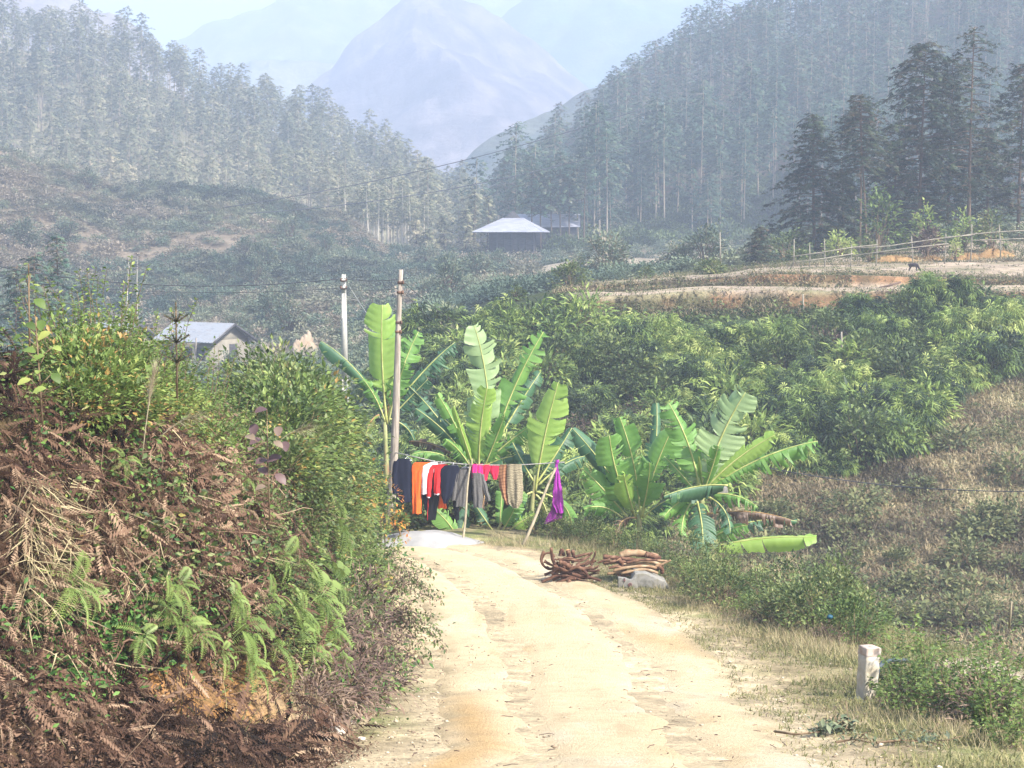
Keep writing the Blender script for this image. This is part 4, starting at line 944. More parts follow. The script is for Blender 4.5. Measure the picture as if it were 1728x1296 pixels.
stem_tree("fir_tree", "short bushy fir between the low broad fir and the tufted fir", 1415, 400, 285, 124, .05, 2.4, 80, 610, M_spr, spr=.5, per=7, shape=.8)
stem_tree("fir_tree", "dark fir low behind the tallest fir's trunk", 1660, 395, 215, 129, .05, 2.8, 90, 611, M_spr, spr=.5, per=7, shape=.7)
stem_tree("bare_tree", "slender half bare tree on the left slope behind the shrubs", 108, 600, 395, 100, .35, 1.5, 50, 612, M_conR, spr=.4, per=5, tr=.09)
stem_tree("bare_tree", "dark bushy tree at the left edge above the shrubs", 62, 600, 425, 98, .25, 1.9, 70, 613, M_conR, spr=.45, per=6, tr=.09)
stem_tree("bare_tree", "dark tree touching the left edge of the picture", 25, 600, 445, 96, .2, 1.9, 70, 614, M_conR, spr=.45, per=6, tr=.09)
stem_tree("bare_tree", "low dark tree right of the slender half bare tree", 140, 600, 470, 101, .15, 1.5, 60, 615, M_conR, spr=.45, per=5, tr=.09)
for i, (px, pt, d, w) in enumerate([(800, 318, 250, 1.6), (822, 330, 247, 1.6), (785, 352, 245, 1.5), (750, 360, 252, 1.4), (705, 370, 256, 1.5), (725, 385, 250, 1.3)]):
    stem_tree("young_conifer", ["taller yellowish young conifer just left of the far farmhouse", "yellowish young conifer touching the far farmhouse roof", "small yellowish young conifer in front of the two by the farmhouse", "pale young conifer midway between wood and farmhouse", "pale young conifer at the edge of the left wood", "lowest pale young conifer before the left wood"][i], px, 430, pt, d, .1, w, 60, 620 + i, M_conL, grp="young conifers by the far farmhouse", spr=.5, per=5)

for i, (px, pt) in enumerate([(896, 262), (912, 285), (931, 270), (946, 255), (960, 268), (984, 250), (868, 300)]):
    stem_tree("conifer_tree", ["thin conifer rising in front of the pale roof ridge", "thin conifer crossing the middle of the far roofs", "conifer before the right part of the far pale roof", "tall conifer before the right end of the far pale roof", "conifer just right of the far roofs", "tall conifer at the clearing's right edge", "thin conifer behind the hipped roof's left side"][i], px, 425, pt, 246.5 if i < 6 else 256, .45, 2.2, 44, 660 + i, M_conR, spr=.55, per=7, tr=.16)

qn = np.random.default_rng(44)
M_palebark = noisemat("pale_bark", (0.36, 0.32, 0.25), (0.56, 0.50, 0.40), 2, 0.9, 0.2, stretch=(4, 4, .5))
for i in range(24):
    px = 578 + i * 6.2 + qn.uniform(-3, 3); d_ = qn.uniform(272, 292)
    stem_tree("conifer_tree", "pale conifer with a bare sunlit trunk at the left wood's foot", px, 432, 300 + 14 * qn.normal() + (px - 578) * .12, d_, .5, 2.3, 34, 680 + i, M_conL, grp="bare-trunked conifers at the foot of the left wood", spr=.5, per=5, tr=.3, bark=M_palebark, sticks=False)
for i, (px, a) in enumerate([(235, 425), (216, 435)]):
    stem_tree("dead_tree", ["tallest thin bare trunk on the left hill", "thin bare trunk left of the tallest one on the left hill", "bare pole-like trunk above the farmhouse", "second bare trunk right above the farmhouse"][i], px, 500, a, 172, .75, .5, 6, 720 + i, M_browntwig, spr=.3, per=2, tr=.07, bark=M_palebark)

def round_tree(name, label, px, d, pyt, R, seed, mat, leaf=.3, nb=60, per=14, cat="bush", grp=None, tmpl=LEAF, cl=.2, tint=(.1, .9), pyb=None):
    x = float(uat(px) * d); g = float(G(np.array(x), np.array(float(d)))); h = float(zat(pyt, d)) - g
    S, F = bush(h, R, nb, seed, leaf=leaf, per=per, tmpl=tmpl, tint=tint, clump=cl, stem_r=.03)
    e = empty(name, (x, d, g - .05), label, cat, grp); S.build("stems", M_stem, e); F.build("foliage", mat, e); return e
round_tree("bush", "rounded green bush standing above the left end of the terraces", 960, 93, 437, 1.1, 630, M_midleaf, .22)
round_tree("bush", "dark round bush on the left shoulder of the far slope", 748, 80, 514, .75, 631, M_darkleaf, .2)
round_tree("bush", "small dark bush on the crest left of the terraces", 872, 88, 476, .5, 632, M_midleaf, .16, 30)
round_tree("bush", "green bush on the upper terrace edge below the far field", 1196, 100, 436, .9, 633, M_midleaf, .2)
round_tree("bush", "small bush beyond the terrace wall in the valley", 1088, 110, 446, .6, 634, M_midleaf, .18, 30)
round_tree("bush", "lit yellow-green bush in front of the thin-trunked fir", 1480, 114, 305, 1.9, 635, M_slopeleaf, .35, 60, 12, tint=(.3, 1))
round_tree("bush", "lit yellow-green bush below the broad dark fir", 1556, 113, 335, 1.2, 636, M_slopeleaf, .3, 50, 12, tint=(.3, 1))
round_tree("bush", "bright bush standing at the fence near its left end", 1414, 112, 385, 1.0, 637, M_slopeleaf, .25, 50, 12, tint=(.5, 1))
round_tree("bush", "narrow olive bush growing through the fence", 1464, 106, 400, .55, 638, M_midleaf, .2, 40, 12)
round_tree("bush", "lit bush under the tallest fir behind the fence", 1620, 112, 350, 1.1, 639, M_slopeleaf, .28, 50, 12, tint=(.2, .8))
round_tree("bush", "yellow-green sprout growing at the fence rail", 1608, 105, 385, .35, 640, M_slopeleaf, .2, 24, 8, tint=(.6, 1))
round_tree("bush", "low bush behind the fence toward its right end", 1668, 111, 345, 1.0, 641, M_midleaf, .28, 50, 12)
round_tree("bush", "dark purple-brown bush behind the middle of the fence", 1560, 109, 375, 1.0, 642, M_browntwig, .28, 50, 12)
round_tree("bush", "grey-green open shrub with visible stems in the middle of the far slope", 1416, 72.5, 585, 1.0, 643, M_midleaf, .14, 50, 10, tmpl=NARROW)
round_tree("bush", "bushy dark shrub at the left end of the clump of firs", 1325, 116, 385, 1.6, 644, M_darkleaf, .28, 60, 12)
round_tree("bush", "bluish bush right of the small cone-shaped fir", 1345, 112, 420, 1.0, 645, M_midleaf, .25, 50, 12)
# ------------------------------------------------------------------ banana plants
def bananamat(name, a, b, c, transl):
    """a: upper blade, b: between the veins, c: browned edge"""
    m, n, l, p = new_mat(name)
    uv = n.new("ShaderNodeUVMap"); sp = n.new("ShaderNodeSeparateXYZ"); l.new(uv.outputs[0], sp.inputs[0])
    w = n.new("ShaderNodeTexWave"); w.wave_type = 'BANDS'; w.bands_direction = 'X'; w.inputs["Scale"].default_value = 14; w.inputs["Distortion"].default_value = 1.2
    w.inputs["Detail"].default_value = 3; w.inputs["Detail Scale"].default_value = 2
    l.new(uv.outputs[0], w.inputs[0])
    at_ = n.new("ShaderNodeAttribute"); at_.attribute_name = "tint"
    g = n.new("ShaderNodeNewGeometry"); nz = n.new("ShaderNodeTexNoise"); nz.inputs["Scale"].default_value = 5; l.new(g.outputs["Position"], nz.inputs[0])
    m1 = n.new("ShaderNodeMath"); m1.operation = 'MULTIPLY_ADD'; l.new(nz.outputs[0], m1.inputs[0]); m1.inputs[1].default_value = 0.5; l.new(at_.outputs["Fac"], m1.inputs[2])
    m2 = n.new("ShaderNodeMath"); m2.operation = 'MULTIPLY_ADD'; l.new(w.outputs[0], m2.inputs[0]); m2.inputs[1].default_value = 0.12; l.new(m1.outputs[0], m2.inputs[2])
    r = ramp(n, [(0.25, a), (0.8, b), (1.15 if False else 1.0, c)]); l.new(m2.outputs[0], r.inputs[0]); l.new(r.outputs[0], p.inputs["Base Color"])
    p.inputs["Roughness"].default_value = 0.42; p.inputs["Specular IOR Level"].default_value = 0.45
    bp = n.new("ShaderNodeBump"); bp.inputs["Strength"].default_value = 0.35; bp.inputs["Distance"].default_value = 0.01; l.new(w.outputs[0], bp.inputs["Height"]); l.new(bp.outputs[0], p.inputs["Normal"])
    t = n.new("ShaderNodeBsdfTranslucent"); mx = n.new("ShaderNodeMixShader"); mx.inputs[0].default_value = transl
    l.new(r.outputs[0], t.inputs[0]); l.new(p.outputs[0], mx.inputs[1]); l.new(t.outputs[0], mx.inputs[2]); l.new(mx.outputs[0], n["Material Output"].inputs[0]); return m
BAN = {"light": bananamat("banana_blade_light", (0.25, 0.41, 0.07), (0.38, 0.54, 0.12), (0.50, 0.60, 0.19), 0.45),
       "mid": bananamat("banana_blade", (0.11, 0.25, 0.05), (0.21, 0.40, 0.085), (0.34, 0.48, 0.14), 0.4),
       "pale": bananamat("banana_blade_pale", (0.24, 0.36, 0.15), (0.36, 0.47, 0.22), (0.48, 0.55, 0.30), 0.35),
       "dark": bananamat("banana_blade_dark", (0.035, 0.10, 0.05), (0.075, 0.17, 0.075), (0.14, 0.26, 0.12), 0.25),
       "olive": bananamat("banana_blade_olive", (0.12, 0.14, 0.03), (0.19, 0.20, 0.05), (0.25, 0.17, 0.06), 0.35),
       "dead": bananamat("banana_blade_dead", (0.09, 0.055, 0.035), (0.17, 0.105, 0.065), (0.28, 0.19, 0.12), 0.15)}
M_rib = noisemat("banana_midrib", (0.30, 0.32, 0.09), (0.46, 0.46, 0.18), 5, 0.5, 0.1, stretch=(1, 1, 1))
M_ribd = noisemat("banana_midrib_dry", (0.30, 0.17, 0.07), (0.45, 0.30, 0.14), 5, 0.7, 0.1)
M_pstem = noisemat("banana_stem", (0.13, 0.17, 0.06), (0.30, 0.30, 0.13), 4, 0.6, 0.3, c3=(0.22, 0.13, 0.07), stretch=(3, 3, 0.5))

def banana_leaf(parent, origin, P0, P1, P2, hw, kind, seed, t0=0.2, droop=0.25, tear=0.5, face=None, curl=0.15, dry=False):
    """blade along the curve P0 P1 P2 (world), half width hw; the blade begins at t0, below it is leaf stalk"""
    r = np.random.default_rng(seed); NS = 54
    t = np.linspace(0, 1, NS + 1)[:, None]; C = (1 - t) ** 2 * P0 + 2 * t * (1 - t) * P1 + t * t * P2
    T = norm(np.gradient(C, axis=0)); face = norm(np.array(face if face is not None else [0.15, -1, 0.35]))
    S = norm(np.cross(T, face)); N = np.cross(S, T)
    tt = t[:, 0]; q = np.clip((tt - t0) / (1 - t0), 0, 1)
    W = hw * np.clip(np.sin(pi * np.clip(q * 0.93 + 0.05, 0, 1)) ** 0.38, 0, 1) * (0.9 + 0.1 * np.sin(q * 7 + seed)) * (q > 0)
    mb = MB(); L = np.linalg.norm(np.diff(C, axis=0), axis=1).sum()
    for sd in (-1, 1):
        i = int(t0 * NS)
        while i < NS:
            n = max(2, int(r.exponential(11 * (1 - tear) + 2.5))); j = min(NS, i + n)
            ang = droop * r.uniform(0.2, 1.2) + (r.uniform(-.55, .95) * tear); lag = r.uniform(-.14, .14) * tear; sl = r.uniform(0.02, 0.14); gp = r.uniform(0.0, .16) * (tear > .05) * (.4 + tear)
            rows = []; uvs = []
            for k in range(i, j + 1):
                row = []; ur = []
                short = r.uniform(0.93, 1.0) if k not in (i, j) else r.uniform(.86, .98)
                for m, f in enumerate((0, .2, .45, .72, 1.0)):
                    a = ang * f * 1.3 + curl * f * f; w = W[k] * f * short
                    ripple = 0.03 * hw * math.sin(k * 1.9 + seed + sd) * f
                    vg = T[k] * (hw * gp * f ** 1.3 * ((k == i) - (k == j)))
                    row.append(vg + C[k] + sd * S[k] * w * cos(a) - N[k] * (w * sin(a) - ripple) + T[k] * (w * (0.28 + sl) * f + lag * w * f) - np.array([0, 0, 1]) * (w * max(0, droop) * .5 * f) + N[k] * .012)
                    ur.append([k / NS * L * 1.0, sd * w])
                rows.append(row); uvs.append(ur)
            mb.grid(np.array(rows), tint=np.clip(r.uniform(.0, .35) + 0.25 * np.array([[0, .05, .1, .2, .45]] * len(rows)), 0, 1), uv=np.array(uvs), flip=sd > 0)
            i = j
    name = "leaf"
    o = mb.build(name, BAN[kind], None, smooth=True, loc=origin); o.location = (0, 0, 0); o.parent = parent
    rb = MB(); sel = slice(0, NS + 1, 3); rr = np.interp(tt, [0, t0, .6, 1], [.034, .022, .015, .006])
    rb.tube(C[sel] + N[sel] * 0.014, rr[sel] * (hw / 0.35) ** .5, 6)
    b = rb.build("midrib", M_ribd if dry else M_rib, None, smooth=True, loc=origin); b.location = (0, 0, 0); b.parent = o
    return o

def banana(label, foot_px, d, crown, leaves, seed, rad=0.11, foot_py=None, lean=0):
    x = float(uat(foot_px) * d); g = float(near_z(np.array(x), np.array(float(d))))
    org = np.array([x, d, g - .1]); e = empty("banana_plant", org, label, "banana plant", "banana plants by the road")
    ct = at(crown[0], crown[1], d); t = np.linspace(0, 1, 8)[:, None]; P = org * (1 - t) + ct * t; P[:, 0] += 0.05 * np.sin(t[:, 0] * 3 + seed)
    mb = MB(); mb.tube(P, np.linspace(rad, rad * .45, 8), 10)
    o = mb.build("stem", M_pstem, None, smooth=True, loc=org); o.location = (0, 0, 0); o.parent = e
    for i, L in enumerate(leaves):
        (x0, y0), (x1, y1), hwp, kind = L[:4]; k = L[4] if len(L) > 4 else {}
        dz = k.get("dz", 0); bend = k.get("bend", (0, 0)); 
        P0 = at(x0, y0, d + k.get("d0", 0)); P2 = at(x1, y1, d + dz); mx_, my_ = (x0 + x1) / 2 + bend[0], (y0 + y1) / 2 + bend[1]
        P1 = at(mx_, my_, d + dz * .4 + k.get("dm", 0))
        banana_leaf(e, org, P0, P1, P2, hwp * 1.24 / FPX * d, kind, seed * 31 + i, k.get("t0", .2), k.get("droop", .25), min(1, k.get("tear", .45) + .22 * (k.get("tear", .45) > .05)), k.get("face"), k.get("curl", .15), k.get("dry", False))
    return e
UPF = (0.1, -.55, 0.9)
banana("tall banana plant left of the wooden pole with one big light upright leaf", 650, 50, (652, 712), [
    ((656, 712), (684, 612), 18, "mid", dict(t0=.25, droop=.3, dz=-.4, bend=(-4, -4), tear=.7)),
    ((650, 712), (612, 640), 13, "mid", dict(t0=.25, droop=.4, dz=-.3, bend=(4, -10), tear=.6)),
    ((653, 715), (645, 514), 30, "light", dict(t0=.26, droop=.1, dz=-.2, bend=(-8, 0), tear=.3)),
    ((648, 690), (541, 576), 15, "dark", dict(t0=.18, droop=.6, dz=-.3, bend=(2, -26), face=UPF, tear=.35)),
    ((658, 700), (706, 560), 20, "mid", dict(t0=.2, droop=.2, dz=.4, bend=(-8, -8), tear=.6)),
    ((662, 690), (768, 578), 20, "dark", dict(t0=.15, droop=.7, dz=.3, bend=(8, -22), face=UPF, tear=.95)),
    ((655, 705), (668, 545), 16, "mid", dict(t0=.2, dz=.5, bend=(10, 0))),
    ((664, 700), (722, 640), 16, "dark", dict(t0=.15, droop=.5, dz=-.2, tear=.8)),
    ((640, 700), (618, 740), 12, "olive", dict(t0=.3, droop=.6, dz=-.3, bend=(-10, -12), dry=True)),
    ((650, 705), (700, 750), 14, "dark", dict(t0=.3, droop=.6, bend=(18, -14), tear=.8, dz=.2)),
    ((651, 712), (664, 600), 14, "olive", dict(t0=.3, dz=.3, bend=(4, 0), dry=True))], 1, .12)
banana("biggest banana plant behind the clothes line, its tallest leaf folded forward at the top", 806, 44.8, (812, 792), [
    ((812, 800), (852, 700), 15, "mid", dict(t0=.2, droop=.3, dz=-.5, bend=(4, -6), tear=.5)),
    ((800, 800), (752, 742), 15, "mid", dict(t0=.2, droop=.5, dz=-.6, bend=(2, -14), tear=.6)),
    ((806, 802), (812, 862), 12, "dead", dict(t0=.15, droop=.9, dz=-.5, bend=(16, -10), tear=1, dry=True)),
    ((802, 802), (778, 866), 11, "dead", dict(t0=.15, droop=.9, dz=-.3, bend=(-14, -12), tear=1, dry=True)),
    ((822, 790), (800, 549), 27, "pale", dict(t0=.30, droop=.15, dz=-.3, bend=(24, -10), tear=.3)),
    ((824, 785), (917, 560), 24, "mid", dict(t0=.24, droop=.3, dz=.2, bend=(-18, -6), tear=.8)),
    ((826, 770), (912, 628), 18, "dark", dict(t0=.3, droop=.4, dz=.7, bend=(0, -10), tear=.7)),
    ((808, 795), (822, 655), 24, "light", dict(t0=.12, droop=.1, dz=-.5, bend=(-8, 0), tear=.25)),
    ((802, 798), (765, 686), 11, "light", dict(t0=.1, droop=.9, dz=-.7, bend=(-2, -6), curl=.5, tear=.15)),
    ((800, 796), (738, 664), 13, "mid", dict(t0=.15, droop=.5, dz=-.3, bend=(8, -4), tear=.6)),
    ((798, 795), (702, 690), 19, "dark", dict(t0=.12, droop=.5, dz=-.1, bend=(16, -12), tear=.5)),
    ((796, 790), (690, 652), 14, "dark", dict(t0=.2, droop=.6, dz=.6, bend=(-4, -26), tear=.8)),
    ((806, 770), (700, 676), 13, "dark", dict(t0=.2, droop=.8, dz=.8, bend=(-10, -34), tear=.95)),
    ((812, 790), (910, 712), 17, "mid", dict(t0=.1, droop=.55, dz=-.3, bend=(4, -16), tear=.5, face=UPF)),
    ((812, 790), (905, 768), 20, "dark", dict(t0=.08, droop=.9, dz=-.4, bend=(0, -14), tear=.5, face=UPF)),
    ((806, 780), (795, 670), 18, "pale", dict(t0=.3, dz=.4, bend=(10, 0))),
    ((790, 800), (694, 768), 13, "mid", dict(t0=.35, droop=.3, dz=-.2, bend=(0, -34), face=UPF)),
    ((798, 800), (690, 745), 14, "dead", dict(t0=.2, droop=.9, dz=.5, bend=(6, -30), tear=1, dry=True))], 2, .13)
banana("banana plant with a single upright light leaf right of the biggest one", 897, 44.2, (905, 802), [
    ((903, 830), (942, 645), 29, "light", dict(t0=.24, droop=.15, dz=-.2, bend=(-8, 4), tear=.5)),
    ((906, 815), (965, 722), 20, "dark", dict(t0=.2, droop=.4, dz=.4, bend=(6, -6))),
    ((900, 812), (862, 740), 16, "dark", dict(t0=.2, droop=.4, dz=.5, bend=(-6, -6))),
    ((908, 820), (990, 770), 14, "dark", dict(t0=.25, droop=.6, dz=.5, bend=(6, -22), tear=.7, face=UPF)),
    ((905, 830), (965, 905), 15, "mid", dict(t0=.35, droop=.4, dz=.4, bend=(34, -26), tear=.4)),
    ((900, 830), (868, 880), 16, "dark", dict(t0=.3, droop=.5, dz=-.3, bend=(-12, -18))),
    ((904, 835), (925, 890), 13, "olive", dict(t0=.3, droop=.4, dz=-.2, bend=(10, -12)))], 3, .085)
banana("young banana plant at the foot of the clothes line with a broad bright low leaf", 842, 43.6, (846, 880), [
    ((845, 905), (885, 830), 14, "mid", dict(t0=.3, dz=.2, bend=(-6, -4))),
    ((842, 905), (868, 858), 16, "mid", dict(t0=.3, droop=.3, dz=-.2, bend=(6, -6))),
    ((838, 905), (800, 850), 12, "dark", dict(t0=.3, dz=.2, bend=(-6, -8))),
    ((846, 908), (905, 868), 14, "light", dict(t0=.3, droop=.4, dz=.1, bend=(4, -12))),
    ((842, 900), (848, 815), 10, "mid", dict(t0=.2, dz=.3))], 4, .05)
banana("small banana shoot left of the line's middle prop, one bright leaf leaning left", 772, 43.8, (774, 902), [
    ((775, 912), (728, 856), 16, "mid", dict(t0=.1, droop=.2, dz=-.2, bend=(6, -6), tear=.2)),
    ((776, 910), (790, 850), 11, "dark", dict(t0=.2, dz=.4))], 5, .045)
banana("banana clump left of the far right one, behind the firewood", 1078, 42, (1076, 868), [
    ((1072, 872), (1052, 800), 18, "light", dict(t0=.15, droop=.3, dz=-.9, bend=(-4, -4))),
    ((1080, 874), (1096, 780), 17, "mid", dict(t0=.2, droop=.3, dz=-.8, bend=(8, -4), tear=.6)),
    ((1074, 874), (1040, 905), 13, "dead", dict(t0=.15, droop=.9, dz=-.3, bend=(-14, -20), tear=1, dry=True)),
    ((1080, 872), (1045, 703), 25, "mid", dict(t0=.14, droop=.2, dz=-.3, bend=(14, -4), tear=.7)),
    ((1068, 866), (1028, 735), 28, "mid", dict(t0=.08, droop=.35, dz=-.6, bend=(-12, 6), tear=.5)),
    ((1082, 872), (1132, 728), 29, "mid", dict(t0=.10, droop=.2, dz=-.1, bend=(-8, -4), tear=.5)),
    ((1066, 862), (966, 723), 17, "dark", dict(t0=.12, droop=.4, dz=.2, bend=(8, -8), tear=.3)),
    ((1058, 872), (984, 792), 20, "mid", dict(t0=.1, droop=.3, dz=-.2, bend=(-2, -8), tear=.3)),
    ((1084, 870), (1108, 680), 17, "dark", dict(t0=.3, droop=.3, dz=.7, bend=(16, 0), tear=.4)),
    ((1050, 874), (985, 860), 15, "mid", dict(t0=.2, droop=.5, dz=-.3, bend=(0, -22))),
    ((1086, 874), (1150, 840), 17, "dark", dict(t0=.2, droop=.5, dz=-.2, bend=(0, -16), face=UPF)),
    ((1075, 860), (1010, 760), 16, "dark", dict(t0=.25, droop=.4, dz=.8, bend=(-4, -10)))], 6, .11)
banana("far right banana plant with a broad pale torn leaf and one reaching far right", 1180, 41, (1186, 822), [
    ((1186, 832), (1212, 752), 17, "mid", dict(t0=.15, droop=.3, dz=-.6, bend=(4, -4), tear=.6)),
    ((1180, 836), (1150, 905), 17, "mid", dict(t0=.15, droop=.5, dz=-.6, bend=(-16, -14), tear=.6)),
    ((1190, 836), (1232, 900), 16, "dark", dict(t0=.15, droop=.5, dz=-.4, bend=(20, -16), tear=.8)),
    ((1187, 826), (1258, 662), 38, "pale", dict(t0=.10, droop=.15, dz=-.3, bend=(-14, -6), tear=.42)),
    ((1180, 822), (1128, 680), 27, "mid", dict(t0=.10, droop=.25, dz=.1, bend=(12, -8), tear=.5)),
    ((1190, 824), (1308, 734), 18, "light", dict(t0=.08, droop=.35, dz=-.3, bend=(-6, -12), tear=.3)),
    ((1192, 826), (1380, 745), 22, "mid", dict(t0=.08, droop=.7, dz=-.1, bend=(0, -24), tear=.85, face=UPF)),
    ((1186, 820), (1179, 770), 6, "light", dict(t0=.05, droop=1.2, dz=-.4, curl=.8, tear=0)),
    ((1228, 820), (1120, 838), 16, "dark", dict(t0=.04, droop=.9, dz=-.7, d0=-.6, bend=(0, -14), tear=.45, face=UPF)),
    ((1186, 836), (1278, 856), 15, "mid", dict(t0=.15, droop=.7, dz=-.5, bend=(8, -20), tear=.8, face=UPF)),
    ((1192, 868), (1335, 878), 14, "dead", dict(t0=.25, droop=1.1, dz=-.3, bend=(0, -18), tear=1, dry=True, face=UPF)),
    ((1176, 846), (1186, 926), 24, "dark", dict(t0=.05, droop=.3, dz=-.8, d0=-.5, bend=(6, 0), tear=.2)),
    ((1180, 930), (1378, 908), 19, "light", dict(t0=.12, droop=.5, dz=-.5, bend=(0, -18), tear=.3, face=UPF)),
    ((1178, 925), (1262, 886), 18, "mid", dict(t0=.12, droop=.4, dz=-.2, bend=(-4, -14), tear=.4)),
    ((1184, 835), (1120, 872), 17, "mid", dict(t0=.15, droop=.4, dz=-.5, bend=(-6, -16), tear=.3)),
    ((1200, 905), (1345, 880), 14, "dark", dict(t0=.2, droop=.6, dz=.3, bend=(0, -24), tear=.7, face=UPF)),
    ((1182, 828), (1160, 760), 16, "pale", dict(t0=.2, dz=.6)),
    ((1180, 838), (1120, 770), 14, "mid", dict(t0=.2, droop=.5, dz=.3, bend=(-4, -10), tear=.7))], 7, .12)
# ------------------------------------------------------------------ poles, wires
def groundz(x, y): return float(G(np.array(float(x)), np.array(float(y))))
M_conc = noisemat("concrete", (0.36, 0.35, 0.31), (0.48, 0.46, 0.41), 5, 0.85, 0.2, detail=8)
M_wood = noisemat("weathered_wood", (0.20, 0.17, 0.14), (0.38, 0.33, 0.27), 3, 0.9, 0.5, stretch=(8, 8, 0.7), detail=8)
M_wire = noisemat("wire_black", (0.05, 0.05, 0.055), (0.09, 0.09, 0.1), 3, 0.6, 0)
M_bamboo = noisemat("bamboo_pole", (0.20, 0.165, 0.11), (0.31, 0.265, 0.18), 4, 0.7, 0.2, stretch=(3, 3, .6))
M_iron = noisemat("rusty_iron", (0.08, 0.05, 0.04), (0.2, 0.11, 0.07), 9, 0.8, 0.2)

D1 = 43.6  # wooden pole
pt, pb = at(679, 455, D1), at(655, 862, D1); pb[2] = groundz(pb[0], D1 ) - .2 if groundz(pb[0], D1) < pb[2] else pb[2] - .3
e = empty("wooden_pole", pb, "weathered leaning wooden pole carrying the wires, left of the clothes line", "utility pole")
mb = MB(); t = np.linspace(0, 1, 12)[:, None]; P = pb * (1 - t) + pt * t; P[:, 0] += 0.035 * np.sin(t[:, 0] * 5); mb.tube(P, np.linspace(.125, .052, 12), 12)
o = mb.build("pole", M_wood, None, True, loc=pb); o.location = (0, 0, 0); o.parent = e
for py in (474, 489, 534, 548):
    c = P[0] + (P[-1] - P[0]) * (862 - py) / (862 - 455); mb = MB(); r0 = .075
    mb.tube(np.array([c - [0, 0, .03], c + [0, 0, .03]]), r0, 12); mb.box(c + [.07, -.05, 0], (.05, .05, .09))
    o = mb.build("band", M_iron, None, True, loc=pb); o.location = (0, 0, 0); o.parent = e
D2 = 66.0  # concrete pole
qt = at(580, 463, D2); qb = at(584, 800, D2)
e = empty("concrete_pole", qb, "slender white tapering concrete pole behind the bank", "utility pole")
mb = MB()
def taper(mb, b, tp, wb, wt, db, dt):
    v = []
    for c, w, d in ((b, wb, db), (tp, wt, dt)):
        v += [c + [-w, -d, 0], c + [w, -d, 0], c + [w, d, 0], c + [-w, d, 0]]
    mb.add(v, np.array([[0, 1, 5, 4], [1, 2, 6, 5], [2, 3, 7, 6], [3, 0, 4, 7], [4, 5, 6, 7], [3, 2, 1, 0]]))
taper(mb, qb + (qt - qb) * .48, qt, .125, .07, .12, .07)
for s in (-1, 1):   # two legs with slots between, as cast
    taper(mb, qb + [s * .125, 0, 0], qt + [s * .045, 0, 0], .045, .02, .13, .08)
taper(mb, qb + [0, .03, 0], qt + [0, .0, .0], .06, .03, .05, .05)
for k in range(9):
    f = .25 + k * .085; c = qb + (qt - qb) * f; mb.box(c, (.15, .17, .22 + .1 * (k > 3)), tint=.5)
mb.box(qt - [0, 0, .5], (.145, .15, 1.0))
o = mb.build("pole", M_conc, None, loc=qb); o.location = (0, 0, 0); o.parent = e
for py in (474, 487):
    mb = MB(); c = at(580.5, py, D2); mb.box(c - [0, .12, 0], (.22, .04, .05)); mb.tube([c + [-.1, -.18, 0], c + [-.1, -.18, .1]], .03, 8); mb.tube([c + [.1, -.18, 0], c + [.1, -.18, .1]], .03, 8)
    o = mb.build("insulator_bracket", M_iron, None, loc=qb); o.location = (0, 0, 0); o.parent = e

def wire(a, b, sag, label, r=.008, name="wire", mat=None, cat="wire", n=24, grp=None):
    a, b = np.array(a, float), np.array(b, float); t = np.linspace(0, 1, n)[:, None]; P = a * (1 - t) + b * t; P[:, 2] -= (4 * sag * t * (1 - t))[:, 0]
    mb = MB(); mb.tube(P, r, 4); o = mb.build(name, mat or M_wire); tag(o, label, cat, grp); return o
wire(at(-90, 430, 75), at(579, 470, D2 - .15), .7, "upper thin wire from the left edge to the white concrete pole", .016)
wire(at(-90, 455, 78), at(579, 486, D2 - .15), .5, "lower faint wire from the left edge to the white concrete pole", .010)
wire(at(581, 470, D2 - .15), at(679, 471, D1), .06, "upper wire between the two poles", .011)
wire(at(581, 487, D2 - .15), at(678, 486, D1), .06, "lower wire between the two poles", .009)
wire(at(679, 474, D1), at(900, 560, 95), .9, "upper wire running right from the wooden pole over the far slope", .011)
wire(at(678, 489, D1), at(860, 575, 92), .9, "lower wire running right from the wooden pole over the far slope", .009)
wire(at(590, 484, D2), at(650, 572, 54), .05, "pale stay wire slanting from the concrete pole behind the tall banana leaf", .009, mat=M_conc)
wire(at(380, 350, 230), at(1080, 185, 235), 1.2, "upper of two far wires crossing in front of the mountain", .05, n=30)
wire(at(420, 360, 228), at(1100, 236, 236), 1.6, "lower of two far wires crossing in front of the mountain", .05, n=30)
wire(at(1300, 790, 56), at(1800, 828, 48), .25, "single wire over the brown grass slope on the right", .014)

